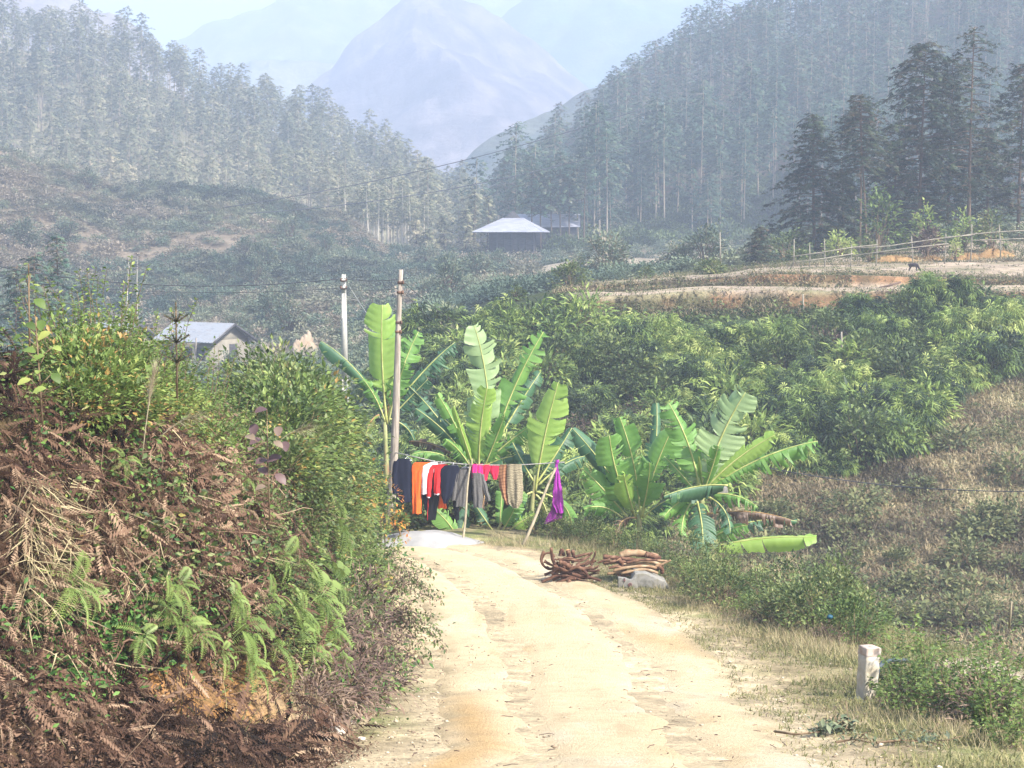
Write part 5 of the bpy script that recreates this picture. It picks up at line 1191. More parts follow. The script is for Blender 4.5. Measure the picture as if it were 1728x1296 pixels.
# ------------------------------------------------------------------ farmhouses
M_roof = noisemat("grey_sheet_roof", (0.19, 0.20, 0.215), (0.29, 0.30, 0.32), 1.5, 0.6, 0.1, c3=(0.24, 0.23, 0.225), stretch=(1, 4, 1))
M_roofp = noisemat("pale_sheet_roof", (0.27, 0.275, 0.32), (0.36, 0.36, 0.40), 1.0, 0.5, 0.1, stretch=(1, 4, 1))
M_wallp = noisemat("pale_wall", (0.20, 0.18, 0.145), (0.28, 0.25, 0.20), 1.5, 0.9, 0.1)
M_darkwood = noisemat("dark_timber", (0.035, 0.035, 0.04), (0.085, 0.08, 0.08), 2, 0.85, 0.3, stretch=(1, 1, 6))
def slab(mb, A, B, Cc, D, th, corr=0.0):
    """roof slab A B (eave) C D (ridge) with thickness and standing corrugation"""
    A, B, Cc, D = map(lambda q: np.array(q, float), (A, B, Cc, D)); n = norm(np.cross(B - A, D - A)); m = 40
    t = np.linspace(0, 1, m); up = th + corr * (np.arange(m) % 2)
    e1 = A + (B - A) * t[:, None]; e2 = D + (Cc - D) * t[:, None]
    top = np.stack([e1 + n * up[:, None], e2 + n * up[:, None]], 0); bot = np.stack([e1, e2], 0)
    mb.grid(top); mb.grid(bot, flip=True)
    mb.grid(np.stack([bot[0], top[0]]), flip=True) ; mb.grid(np.stack([bot[1], top[1]]))
    for k in (0, -1): mb.add([bot[0, k], top[0, k], top[1, k], bot[1, k]], np.array([[0, 1, 2, 3]]))
def gable_house(label, pos, L, W, H, rise, rz, over=.5, roofm=None, wallm=None):
    e = empty("farmhouse", pos, label, "house", None, rz); roofm = roofm or M_roof; wallm = wallm or M_wallp
    mb = MB(); mb.box((0, 0, H / 2 - 1), (L, W, H + 2)); 
    for s in (-1, 1):
        x = s * (L / 2); mb.add([(x, -W / 2, H), (x, W / 2, H), (x, 0, H + rise), (x - s * .15, -W / 2, H), (x - s * .15, W / 2, H), (x - s * .15, 0, H + rise)], [np.array([[0, 1, 2], [3, 5, 4]]), np.array([[0, 3, 4, 1], [1, 4, 5, 2], [2, 5, 3, 0]])])
    link("wall", mb.mesh("wall", wallm), e)
    k = (W / 2 + over) / (W / 2); lo = H - rise * (k - 1)
    for s, nm in ((-1, "roof"), (1, "roof")):
        mb = MB(); y = s * (W / 2 + over); a, b = (-L / 2 - over, L / 2 + over) if s < 0 else (L / 2 + over, -L / 2 - over)
        slab(mb, (a, y, lo + .03), (b, y, lo + .03), (b, 0, H + rise + .03), (a, 0, H + rise + .03), .07, .04); link("roof", mb.mesh("roof", roofm), e)
    # dark barge boards, one per slope and end
    for s in (-1, 1):
        for t in (-1, 1):
            a = np.array([s * (L / 2 + over + .03), t * (W / 2 + over), lo - .1]); b = np.array([s * (L / 2 + over + .03), 0, H + rise - .1])
            mb = MB(); mb.add([a, b, b + [0, 0, .2], a + [0, 0, .2], a + [s * .06, 0, 0], b + [s * .06, 0, 0], b + [s * .06, 0, .2], a + [s * .06, 0, .2]], np.array([[0, 1, 2, 3], [7, 6, 5, 4], [0, 4, 5, 1], [3, 2, 6, 7], [0, 3, 7, 4], [1, 5, 6, 2]])); link("barge_board", mb.mesh("barge_board", M_darkwood), e)
    for x in (-L * .28, 0.05 * L, L * .3):
        mb = MB(); mb.box((x, -W / 2 - .02, H * .55), (.9, .08, 1.0)); w = link("window", mb.mesh("window", M_darkwood), e)
    mb = MB(); mb.box((L / 2 + .02, .3, H * .45), (.08, .9, 1.9)); link("door", mb.mesh("door", M_darkwood), e)
    return e
gable_house("farmhouse with the grey sheet roof whose gable end faces right", at(345, 622, 140) , 5.4, 4.4, 2.4, 1.15, -.55, .45)
gable_house("farmhouse left of the other one, mostly hidden by the wand shrubs", at(196, 614, 143), 4.6, 3.6, 2.3, .9, -.6, .4)
wire(at(330, 600, 132), at(331, 570, 132), 0, "short post standing before the farmhouse roofs", .05, name="post", mat=M_wood, cat="post", n=3)
# far farmhouse: hipped sheet roof with a dark gablet
def hip_house():
    d = 240.0; p = at(862, 424, d); e = empty("farmhouse", p, "far farmhouse with a pale hipped roof and dark little gable by the wood", "house", None, -.12)
    m = d / FPX; H = 2.6
    mb = MB(); mb.box((.3, 0, H / 2 - 1), (5.8, 4.2, H + 2)); 
    for k in range(7): mb.box((-2.6 + k * .97, -2.14, H / 2), (.14, .12, H))
    for z in (.9, 1.7): mb.box((.3, -2.15, z), (5.8, .10, .10))
    link("wall", mb.mesh("wall", M_darkwood), e)
    mb = MB(); ez, rz_ = H - .1, H + 1.75; xl, xr, yf, yb = -4.7, 4.9, -3.6, 3.6
    T = [(-.9, -1.0, rz_), (1.6, -1.0, rz_), (1.6, 1.0, rz_), (-.9, 1.0, rz_)]; E_ = [(xl, yf, ez), (xr, yf, ez), (xr, yb, ez), (xl, yb, ez)]
    for i in range(4):
        j = (i + 1) % 4; slab(mb, E_[i], E_[j], T[j], T[i], .08, .05)
    link("roof", mb.mesh("roof", M_roofp), e)
    mb = MB(); a, b = rz_ + .02, rz_ + 1.05; v = [(-.9, -1.02, a), (1.3, -1.02, a), (.35, -1.02, b), (-.9, 1.0, a), (1.3, 1.0, a), (.35, 1.0, b)]
    mb.add(v, [np.array([[0, 1, 2], [5, 4, 3]]), np.array([[0, 2, 5, 3], [1, 4, 5, 2]])]); link("gablet", mb.mesh("gablet", M_darkwood), e)
    return e
hip_house()
gable_house("second far farmhouse roof showing pale among the trunks behind the hipped one", at(925, 412, 250), 8.0, 5.0, 2.6, 1.5, -.05, .5, M_roofp, M_darkwood)

# ------------------------------------------------------------------ fence, terraces
M_fence = noisemat("grey_fence_wood", (0.17, 0.15, 0.12), (0.30, 0.27, 0.21), 3, 0.9, 0.2)
fd = 104.0
fposts = [(1340, 404, 452), (1366, 411, 453), (1391, 404, 456), (1437, 412, 448), (1480, 404, 446), (1538, 398, 440), (1596, 394, 436), (1640, 378, 432), (1686, 378, 428), (1735, 372, 424)]
fo = at(1340, 452, fd - 3.4); fe = empty("wooden_fence", fo, "rough post and rail fence along the upper edge of the terraces", "fence")
def fdep(px): return fd - 3.5 + (px - 1340) * .012
def fpart(nm, mb): 
    o = mb.build(nm, M_fence, None, loc=fo); o.location = (0, 0, 0); o.parent = fe
for px, a, b in fposts:
    mb = MB(); d = fdep(px); A, B = at(px, a, d), at(px + rng.uniform(-3, 3), b, d); B[2] -= .5; mb.tube(np.array([B, (A + B) / 2 + [.03, 0, 0], A]), [.042, .036, .028], 6); fpart("post", mb)
for pts in ([(1336, 433), (1391, 425), (1440, 417), (1480, 413)], [(1440, 419), (1500, 415), (1540, 409), (1600, 400), (1645, 396)], [(1596, 402), (1640, 395), (1690, 391), (1760, 387)],
            [(1338, 443), (1391, 436), (1440, 428)], [(1440, 431), (1538, 418), (1600, 411)], [(1638, 406), (1690, 404), (1760, 401)]):
    mb = MB(); P = np.array([at(x, y, fdep(x) - .12) for x, y in pts]); mb.tube(P, .027, 6); fpart("rail", mb)
# lone posts by the terraces
for i, (px, a, b, d, lab) in enumerate([(1355, 496, 530, 82.5, "thin stake on the face of the lower terrace"), (1215, 392, 440, 102, "thin pole standing in the valley left of the small cone-shaped fir"), (1420, 560, 600, 73, "pale stick in the far thicket")]):
    mb = MB(); A, B = at(px, a, d), at(px + 1, b + 8, d); mb.tube(np.array([B, A]), [.05, .035], 6); o = mb.build("stake", M_fence, loc=B); tag(o, lab, "stake")
# slanting dead rail below the animal
mb = MB(); mb.tube(np.array([at(1466, 490, 88.5), at(1500, 482, 88.3), at(1520, 476, 88.3)]), .06, 6); o = mb.build("fallen_rail", M_browntwig, loc=at(1466, 490, 88.5)); tag(o, "dark fallen rail on the terrace bank below the grazing animal", "rail")
# orange straw heaps at the back of the upper field
M_straw = noisemat("orange_straw", (0.22, 0.125, 0.05), (0.33, 0.21, 0.09), 3, 0.95, 0.5, dist=.1)
for i, (px, w, d, h, lab) in enumerate([(1508, 46, 106, .38, "long low heap of orange straw in the middle of the upper field"), (1628, 30, 106.5, .35, "orange straw heap near the fence's right end"), (1672, 34, 107, .55, "tallest orange straw heap at the right edge"), (1570, 20, 106.3, .25, "smallest orange straw heap between two longer ones")]):
    x = float(uat(px) * d); g = groundz(x, d); W = w / FPX * d * 1.3; a = np.linspace(0, 2 * pi, 25)[:-1]; R_ = np.linspace(0, 1, 7)
    Pm = np.array([[(x + W * q * cos(b) * (1 + .15 * sin(3 * b + i)), d + .9 * q * sin(b), g - .15 + (h * .75 + .15) * (1 - q ** 1.3) * (1 + .45 * sin(5 * b + i) * q + .3 * sin(9 * b + 4 * q + i))) for b in np.append(a, a[0])] for q in R_])
    mb = MB(); mb.grid(Pm, flip=True); q = np.random.default_rng(i); n = 300; aa = q.uniform(0, 6.28, n); rr = np.sqrt(q.uniform(0, 1, n))
    pp = np.stack([x + W * rr * np.cos(aa), d + .9 * rr * np.sin(aa), g + h * (1 - rr ** 2)], -1); mb.inst(GRASS, pp, frames(rdir(n, 0, .9, q)), .3, .5)
    o = mb.build("straw_heap", M_straw, smooth=True, loc=(x, d, g)); tag(o, lab, "straw heap", "orange straw heaps on the upper field")
# gravel scar
M_scar = noisemat("pale_rubble", (0.28, 0.20, 0.13), (0.40, 0.32, 0.23), 1.2, 0.95, 0.6, dist=.2)
def heap(name, lab, cat, px, py, d, wx, wy, h, mat, seed, grp=None, amp=.25, k=40, kind=None):
    p = at(px, py, d); g = p[2]; a = np.linspace(0, 2 * pi, k + 1); R_ = np.linspace(0, 1.0, 14)
    Q, A = np.meshgrid(R_, a, indexing='ij'); wob = 1 + .12 * np.sin(2 * A + seed) + .08 * np.sin(5 * A + 2 * seed)
    X = p[0] + wx * Q * np.cos(A) * wob; Y = d + wy * Q * np.sin(A) * wob
    Z = g - .1 + (h + .1) * (1 - Q ** 1.8) + amp * h * fbm(X * 3 / wx * .6, Y * 3 / wy * .6, 4, seed) * (Q < .98)
    mb = MB(); mb.grid(np.stack([X, Y, Z], -1), flip=True); o = mb.build(name, mat, smooth=True, loc=p); tag(o, lab, cat, grp); return o
heap("rubble_heap", "pale orange earth scar on the valley side right of the farmhouse gable", "earth heap", 512, 603, 140, 1.25, 1.4, 1.5, M_scar, 3, amp=1.1)

# ------------------------------------------------------------------ grazing animal
def skin_mesh(name, verts, edges, radii, mat, root=0, sub=2):
    me = bpy.data.meshes.new(name); me.from_pydata(verts, edges, []); o = bpy.data.objects.new(name, me); col.objects.link(o)
    o.modifiers.new("skin", 'SKIN'); 
    for i, v in enumerate(me.skin_vertices[0].data): v.radius = radii[i] if np.ndim(radii[i]) else (radii[i], radii[i]); v.use_root = i == root
    s = o.modifiers.new("sub", 'SUBSURF'); s.levels = sub; s.render_levels = sub
    dg = bpy.context.evaluated_depsgraph_get(); m2 = bpy.data.meshes.new_from_object(o.evaluated_get(dg)); bpy.data.objects.remove(o)
    m2.materials.clear(); m2.materials.append(mat); m2.polygons.foreach_set("use_smooth", np.ones(len(m2.polygons), bool)); m2.name = name; return m2
M_goat = noisemat("dark_hide", (0.018, 0.012, 0.016), (0.05, 0.035, 0.035), 6, 0.8, 0.3)
V = [(0, 0, .44), (.17, 0, .45), (-.17, 0, .45), (-.30, 0, .46), (.27, 0, .42), (.36, 0, .30), (.43, 0, .17), (.50, 0, .09), (.54, 0, .05),
     (.20, .07, .33), (.21, .075, .19), (.20, .075, .02), (.20, -.07, .33), (.25, -.075, .19), (.27, -.075, .02),
     (-.24, .07, .34), (-.18, .08, .27), (-.27, .08, .15), (-.25, .08, .02), (-.24, -.07, .34), (-.20, -.08, .27), (-.31, -.08, .15), (-.30, -.08, .02),
     (-.36, 0, .50), (-.40, 0, .42), (.42, .05, .22), (.41, .10, .20), (.42, -.05, .22), (.41, -.10, .20)]
E = [(0, 1), (0, 2), (2, 3), (1, 4), (4, 5), (5, 6), (6, 7), (7, 8), (1, 9), (9, 10), (10, 11), (1, 12), (12, 13), (13, 14), (3, 15), (15, 16), (16, 17), (17, 18), (3, 19), (19, 20), (20, 21), (21, 22), (3, 23), (23, 24), (6, 25), (25, 26), (6, 27), (27, 28)]
Rr = [.15, .15, .135, .10, .11, .075, .065, .045, .03, .05, .028, .022, .05, .028, .022, .06, .05, .024, .022, .06, .05, .024, .022, .025, .012, .025, .012, .025, .012]
gp = at(1541, 470, 97.5); gp[2] = groundz(gp[0], 97.5)
e = empty("goat", gp, "small dark goat grazing with lowered head on the upper terrace", "goat", None, -.35); e.scale = (.78, .78, .78)
link("body", skin_mesh("body", V, E, Rr, M_goat), e)

# ------------------------------------------------------------------ clothes line
DL = 42.3
M_rope = noisemat("grey_rope", (0.22, 0.21, 0.20), (0.36, 0.34, 0.31), 20, 0.9, 0.3)
LP = [(668, 764), (682, 767), (735, 779), (790, 784), (840, 785), (890, 784), (950, 780)]
def line_at(px): return at(px, np.interp(px, [a for a, b in LP], [b for a, b in LP]), np.interp(px, [668, 700], [D1 - .1, DL]))
xs = np.linspace(668, 953, 60); P = np.array([line_at(x) for x in xs]); mb = MB(); mb.tube(P, .013, 6)
o = mb.build("clothes_line", M_rope); tag(o, "sagging grey clothes line from the wooden pole to the forked prop", "clothes line")
def prop(a, b, da, db, r, lab, fork=True):
    A, B = at(a[0], a[1], da), at(b[0], b[1], db); B[2] = min(B[2], groundz(B[0], db) + .02) - .1
    e = empty("line_prop", B, lab, "prop"); mb = MB(); t = np.linspace(0, 1, 8)[:, None]; P = B * (1 - t) + A * t; P[:, 0] += .02 * np.sin(t[:, 0] * 6)
    mb.tube(P, np.linspace(r, r * .75, 8), 8); o = mb.build("pole", M_bamboo, None, True, loc=B); o.location = (0, 0, 0); o.parent = e
    if fork:
        mb = MB(); mb.tube(np.array([A - (A - B) * .02, A + [.05, 0, .16]]), [.02, .012], 6); mb.tube(np.array([A - (A - B) * .02, A + [-.06, 0, .14]]), [.018, .010], 6)
        o = mb.build("fork", M_bamboo, None, True, loc=B); o.location = (0, 0, 0); o.parent = e
prop((794, 785), (779, 912), DL - .08, 41.4, .030, "thin upright pole propping the middle of the clothes line")
prop((940, 786), (880, 918), DL, 41.2, .040, "thick slanting pole propping the right end of the clothes line")
prop((1012, 800), (975, 885), 43.2, 42.8, .03, "thin slanting stick among the leaves right of the purple cloth", False)

def fabric(name, c1, c2=None, scale=30, pattern=None):
    m, n, l, b = new_mat(name); b.inputs["Roughness"].default_value = .85; b.inputs["Specular IOR Level"].default_value = .2
    b.inputs['Sheen Weight'].default_value = 0.0
    tc = n.new("ShaderNodeTexCoord"); nz = n.new("ShaderNodeTexNoise"); nz.inputs["Scale"].default_value = scale; l.new(tc.outputs["Object"], nz.inputs[0])
    c2 = c2 or tuple(v * .8 for v in c1)
    if pattern:
        w = n.new("ShaderNodeTexWave"); w.inputs["Scale"].default_value = pattern; w.inputs["Distortion"].default_value = 6; w.inputs["Detail"].default_value = 1; l.new(tc.outputs["Object"], w.inputs[0])
        w.bands_direction = 'Z'
        v = n.new("ShaderNodeTexVoronoi"); v.inputs["Scale"].default_value = pattern * 5; l.new(tc.outputs["Object"], v.inputs[0])
        mu = n.new("ShaderNodeMath"); mu.operation = 'MULTIPLY'; l.new(w.outputs[0], mu.inputs[0]); l.new(v.outputs["Distance"], mu.inputs[1])
        r = ramp(n, [(0.08, c1), (0.3, c2)]); l.new(mu.outputs[0], r.inputs[0])
    else:
        r = ramp(n, [(0.35, c1), (0.65, c2)]); l.new(nz.outputs[0], r.inputs[0])
    l.new(r.outputs[0], b.inputs["Base Color"])
    bp = n.new("ShaderNodeBump"); bp.inputs["Strength"].default_value = .3; bp.inputs["Distance"].default_value = .004; l.new(nz.outputs[0], bp.inputs["Height"]); l.new(bp.outputs[0], b.inputs["Normal"]); return m
FB = dict(navy=fabric("navy_cloth", (.007, .009, .024)), orange=fabric("orange_cloth", (.78, .13, .02), (.68, .10, .015)), white=fabric("white_cloth", (.75, .75, .78)), red=fabric("red_cloth", (.65, .03, .03), (.55, .02, .025)),
          black=fabric("black_cloth", (.007, .007, .010)), grey=fabric("grey_cloth", (.085, .08, .078), (.12, .115, .11)), pink=fabric("hot_pink_cloth", (.78, .03, .22), (.66, .02, .17)), crimson=fabric("crimson_cloth", (.62, .02, .07), (.52, .015, .05)),
          brown=fabric("brown_scarf", (.20, .09, .045), (.30, .15, .08), pattern=4), pattern=fabric("patterned_scarf", (.13, .10, .065), (.34, .30, .20), pattern=9), purple=fabric("purple_cloth", (.34, .04, .33), (.25, .025, .25)), violet=fabric("dark_violet_cloth", (.14, .02, .14), (.2, .03, .2)))
def span(rows, d, thick, folds, seed, lean=0.0):
    """a hanging hollow piece of cloth: rows of (py, left px, right px), folds running down it"""
    r = np.random.default_rng(seed); rows = np.array(rows, float); ys = np.linspace(rows[0, 0], rows[-1, 0], 22)
    l = np.interp(ys, rows[:, 0], rows[:, 1]); q = np.interp(ys, rows[:, 0], rows[:, 2]); t = np.linspace(0, 1, 26); ph = r.uniform(0, 6.28, 3)
    l = l + .35 * np.sin(ys * .35 + ph[0]); q = q + .35 * np.sin(ys * .3 + ph[1])
    out = []
    for sgn in (-1, 1):
        PX = l[:, None] * (1 - t) + q[:, None] * t; PY = np.broadcast_to(ys[:, None], PX.shape).copy()
        PY[-3:] += .6 * np.sin(t * 9 + ph[2])
        w = np.sin(pi * t) ** .6; grow = np.linspace(.25, 1, 22)[:, None]
        fold = folds * grow * (np.sin(t * 9 + ph[0] + ys[:, None] * .04) + .45 * np.sin(t * 17 + ph[1] - ys[:, None] * .03))
        D = d + sgn * thick * w * (.35 + .65 * grow) + fold * .5 + lean * grow
        P = at(PX, PY, D); out.append(P)
    return out
def garment(label, cat, pieces, name):
    c = None; objs = []
    root_p = line_at((pieces[0][2][0][1] + pieces[0][2][0][2]) / 2); e = empty(name, root_p, label, cat, "washing on the clothes line")
    for i, p in enumerate(pieces):
        nm, fb, rows = p[:3]; k = p[3] if len(p) > 3 else {}
        f, b = span(rows, DL + k.get("d", 0), k.get("th", .035), k.get("fold", .02), hash((label, i)) % 1000 if False else sum(map(ord, label)) + i)
        mb = MB(); mb.grid(f); mb.grid(b, flip=True)
        for j in (0, -1): mb.grid(np.stack([f[j], b[j]]), flip=j == 0)
        o = mb.build(nm, FB[fb], None, True, loc=root_p); o.location = (0, 0, 0); o.parent = e
    return e
def hanger(e, px, py, d=0):
    p0 = np.array(e.location); mb = MB(); c = line_at(px) + [0, d, 0]; a = at(px - 8, py + 6, DL + d); b = at(px + 8, py + 5, DL + d)
    mb.tube(np.array([c + [0, 0, .02], c - [0, 0, .04], a]), .006, 5); mb.tube(np.array([c - [0, 0, .04], b, a]), .006, 5)
    o = mb.build("hanger", FB["white"], None, loc=p0); o.location = (0, 0, 0); o.parent = e
e = garment("dark navy jacket at the left end of the clothes line", "jacket", [("body", "navy", [(774, 672, 690), (782, 666, 695), (815, 667, 695), (848, 669, 694)], dict(th=.06, fold=.03)),
    ("sleeve", "navy", [(778, 664, 673), (800, 661, 670), (835, 662, 671)], dict(th=.05, d=-.03))], "jacket"); hanger(e, 687, 772)
garment("long orange dress next to the navy jacket", "dress", [("body", "orange", [(780, 700, 729), (785, 695, 727), (796, 695, 714), (830, 695.5, 711), (867, 696, 711)], dict(th=.05, fold=.035, d=-.02))], "dress")
e = garment("white shirt between the orange dress and the red tracksuit top", "shirt", [("body", "white", [(780, 728, 738), (786, 714, 740), (800, 712, 730), (834, 711, 724)], dict(th=.04, fold=.02, d=-.05))], "shirt"); hanger(e, 733, 774)
e = garment("red and black zipped tracksuit top in the middle of the dark clothes", "tracksuit top", [("front", "black", [(786, 722, 748), (800, 722, 742), (835, 721, 738)], dict(th=.04, d=.02)),
    ("sleeve", "red", [(784, 729, 742), (792, 721, 732), (812, 717, 729), (838, 720, 727)], dict(th=.05, d=-.06)), ("sleeve", "red", [(784, 738, 756), (792, 733, 745), (815, 732, 744), (833, 732, 743)], dict(th=.05, d=-.08)),
    ("cuff", "white", [(832.5, 732.5, 742), (835, 733, 741)], dict(th=.05, d=-.082, fold=0.005)), ("cuff", "white", [(837.5, 720.5, 726.5), (840, 721, 726)], dict(th=.05, d=-.062, fold=.005))], "tracksuit_top"); hanger(e, 745, 777, -.03)
garment("black tracksuit trousers with a red side stripe hanging below the red top", "trousers", [("leg", "black", [(800, 727, 742), (832, 723, 742), (878, 721, 735)], dict(th=.045, d=.05, fold=.02)),
    ("leg", "navy", [(810, 712, 726), (840, 712, 724), (864, 719, 726)], dict(th=.04, d=.09)), ("stripe", "red", [(832, 722.6, 724), (878, 720.4, 721.6)], dict(th=.047, d=.045, fold=.02))], "trousers")
e = garment("dark navy sweater hung beside the grey coat", "sweater", [("body", "navy", [(785, 750, 772), (792, 743, 776), (815, 743, 770), (838, 745, 762), (850, 748, 754)], dict(th=.06, fold=.03, d=-.10)),
    ("sleeve", "navy", [(790, 770, 776), (805, 766, 773), (836, 758, 764)], dict(th=.04, d=-.02))], "sweater"); hanger(e, 765, 780, -.03)
garment("orange skirt showing below the navy sweater", "skirt", [("body", "orange", [(800, 743, 756), (842, 741, 752), (858, 738.5, 754)], dict(th=.04, fold=.03, d=.12))], "skirt")
garment("small red vest peeking out right of the navy sweater", "vest", [("body", "red", [(800, 752, 768), (830, 752, 764), (836, 754, 762)], dict(th=.03, d=.14))], "vest")
garment("pair of black trousers behind the grey coat", "trousers", [("leg", "black", [(800, 764, 778), (848, 763, 775), (878, 768.5, 775)], dict(th=.04, d=.16))], "trousers")
e = garment("grey coat with open front and wide hanging sleeves", "coat", [("back", "black", [(788, 778, 802), (800, 777, 804), (846, 780, 800)], dict(th=.02, d=.03)),
    ("front", "grey", [(792, 773, 789), (805, 771, 791), (840, 770, 788), (855, 769, 786)], dict(th=.05, fold=.03, d=-.06)), ("front", "grey", [(798, 797, 812), (810, 797, 813), (840, 798, 815), (857, 799, 814)], dict(th=.05, fold=.03, d=-.05)),
    ("sleeve", "grey", [(795, 767, 775), (815, 763, 772), (845, 760, 770)], dict(th=.06, d=-.08)), ("sleeve", "grey", [(800, 809, 817), (820, 813, 822), (845, 820, 828)], dict(th=.06, d=-.02))], "coat"); hanger(e, 786, 784)
garment("hot pink pair of shorts pegged beside the middle prop", "shorts", [("leg", "pink", [(783, 796, 806), (795, 796, 805.5), (806, 796, 804)], dict(th=.03)), ("leg", "pink", [(783, 805.5, 815), (795, 806, 815), (806, 807.5, 815)], dict(th=.03, d=.01))], "shorts")
garment("crimson pair of leggings folded over the line next to the pink shorts", "leggings", [("leg", "crimson", [(784, 814, 829), (798, 814, 825), (811, 816, 821)], dict(th=.03)), ("leg", "crimson", [(784, 828, 844), (796, 827, 842), (809, 832, 838)], dict(th=.03, d=.01))], "leggings")
garment("brown scarf draped over the line left of the patterned one", "scarf", [("cloth", "brown", [(784, 843, 857), (800, 840, 857), (820, 842, 857), (840, 848, 858), (852, 854, 859)], dict(th=.05, fold=.05))], "scarf")
garment("patterned beige scarf draped in loops over the line", "scarf", [("cloth", "pattern", [(783, 856, 880), (800, 855, 882), (830, 856, 883), (848, 858, 881), (858, 866, 875)], dict(th=.06, fold=.06, d=-.04))], "scarf")
garment("purple cloth knotted at the right end of the line", "cloth", [("cloth", "purple", [(778, 938, 943), (786, 936, 941), (800, 936, 944), (830, 933, 949), (850, 932, 951), (866, 940, 951)], dict(th=.04, fold=.04, d=-.03)),
    ("hem", "violet", [(845, 933, 940), (862, 929, 950), (875, 921, 948), (884, 918, 925)], dict(th=.04, fold=.05, d=.03)), ("knot", "purple", [(776, 938, 944), (781, 938, 943.5)], dict(th=.06, d=-.02))], "cloth")

# ------------------------------------------------------------------ sand sheet at the bend, its pole
M_tarp = noisemat("pale_sand_sheet", (0.21, 0.208, 0.205), (0.28, 0.275, 0.265), 2.5, 0.8, 0.5, dist=.05)
pm = at(712, 925, 41.4); pm[2] = groundz(pm[0], 41.4)
q_ = proj(pm); heap("sand_heap", "low smooth whitish sand heap at the outer edge of the bend", "sand heap", float(q_[0]), float(q_[1]), 41.4, 1.62, 1.25, .30, M_tarp, 7, amp=.35)
mb = MB(); mb.tube(np.array([at(680, 897, 42.4), at(705, 905, 42.2), at(728, 913, 42)]), [.05, .045, .035], 8); o = mb.build("log", M_wood, smooth=True, loc=at(680, 897, 42.4)); tag(o, "grey log lying on top of the whitish sand heap", "log")
mb = MB(); mb.tube(np.array([at(725, 915, 41.6), at(735, 924, 41.1), at(748, 932, 40.8), at(762, 938, 40.5), at(800, 941, 40.3)]), [.012, .010, .010, .008, .006], 5); o = mb.build("branch", M_iron, loc=at(725, 915, 41.6)); tag(o, "thin bent twig trailing down the front of the sand heap", "branch")

# ------------------------------------------------------------------ firewood
M_log = noisemat("red_brown_root", (0.03, 0.013, 0.009), (0.09, 0.042, 0.026), 7, 0.9, 0.9, c3=(0.21, 0.12, 0.075))
M_logp = noisemat("peeled_log", (0.10, 0.045, 0.026), (0.25, 0.155, 0.085), 5, 0.8, 0.7, c3=(0.36, 0.27, 0.17))
M_cut = noisemat("cut_end", (0.55, 0.22, 0.08), (0.62, 0.38, 0.2), 8, 0.8, 0.1)
DW = 36.0
def gz(px, d): return groundz(uat(px) * d, d)
def woodlog(pts, r0, r1, lab, mat=M_log, dd=0, cut=False, grp=None, name="firewood_log"):
    P = np.array([at(x, y, DW + dd + (z if len(q) > 2 else 0)) for q in pts for x, y, z in [tuple(q) + (0,) * (3 - len(q))]])
    t = np.linspace(0, 1, len(P)); T2 = np.linspace(0, 1, 14); C = np.stack([np.interp(T2, t, P[:, k]) for k in range(3)], -1)
    ker = np.array([.25, .5, .25])
    for _ in range(3):
        C[1:-1] = C[:-2] * .25 + C[1:-1] * .5 + C[2:] * .25
    rr = np.linspace(r0, r1, 14) * (.72 if mat is M_log else .72) * (1 + .12 * np.sin(T2 * 19 + pts[0][0]))
    mb = MB(); mb.tube(C, rr / FPX * DW, 9); o = mb.build(name, mat, smooth=True, loc=C[0]); tag(o, lab, "firewood", grp)
    if cut:
        m2 = MB(); n = norm(C[0] - C[1]); a = C[0] + n * .004; x = norm(np.cross(n, [0, 0, 1])); y = np.cross(n, x); an = np.linspace(0, 2 * pi, 13)[:-1]
        V_ = a + (np.cos(an)[:, None] * x + np.sin(an)[:, None] * y) * rr[0] / FPX * DW * .95
        m2.add(V_, np.arange(12)[None]); c = m2.build("cut_end", M_cut, None, loc=C[0]); c.location = (0, 0, 0); c.parent = o
    return o
GR = "twisted roots of the left firewood heap"
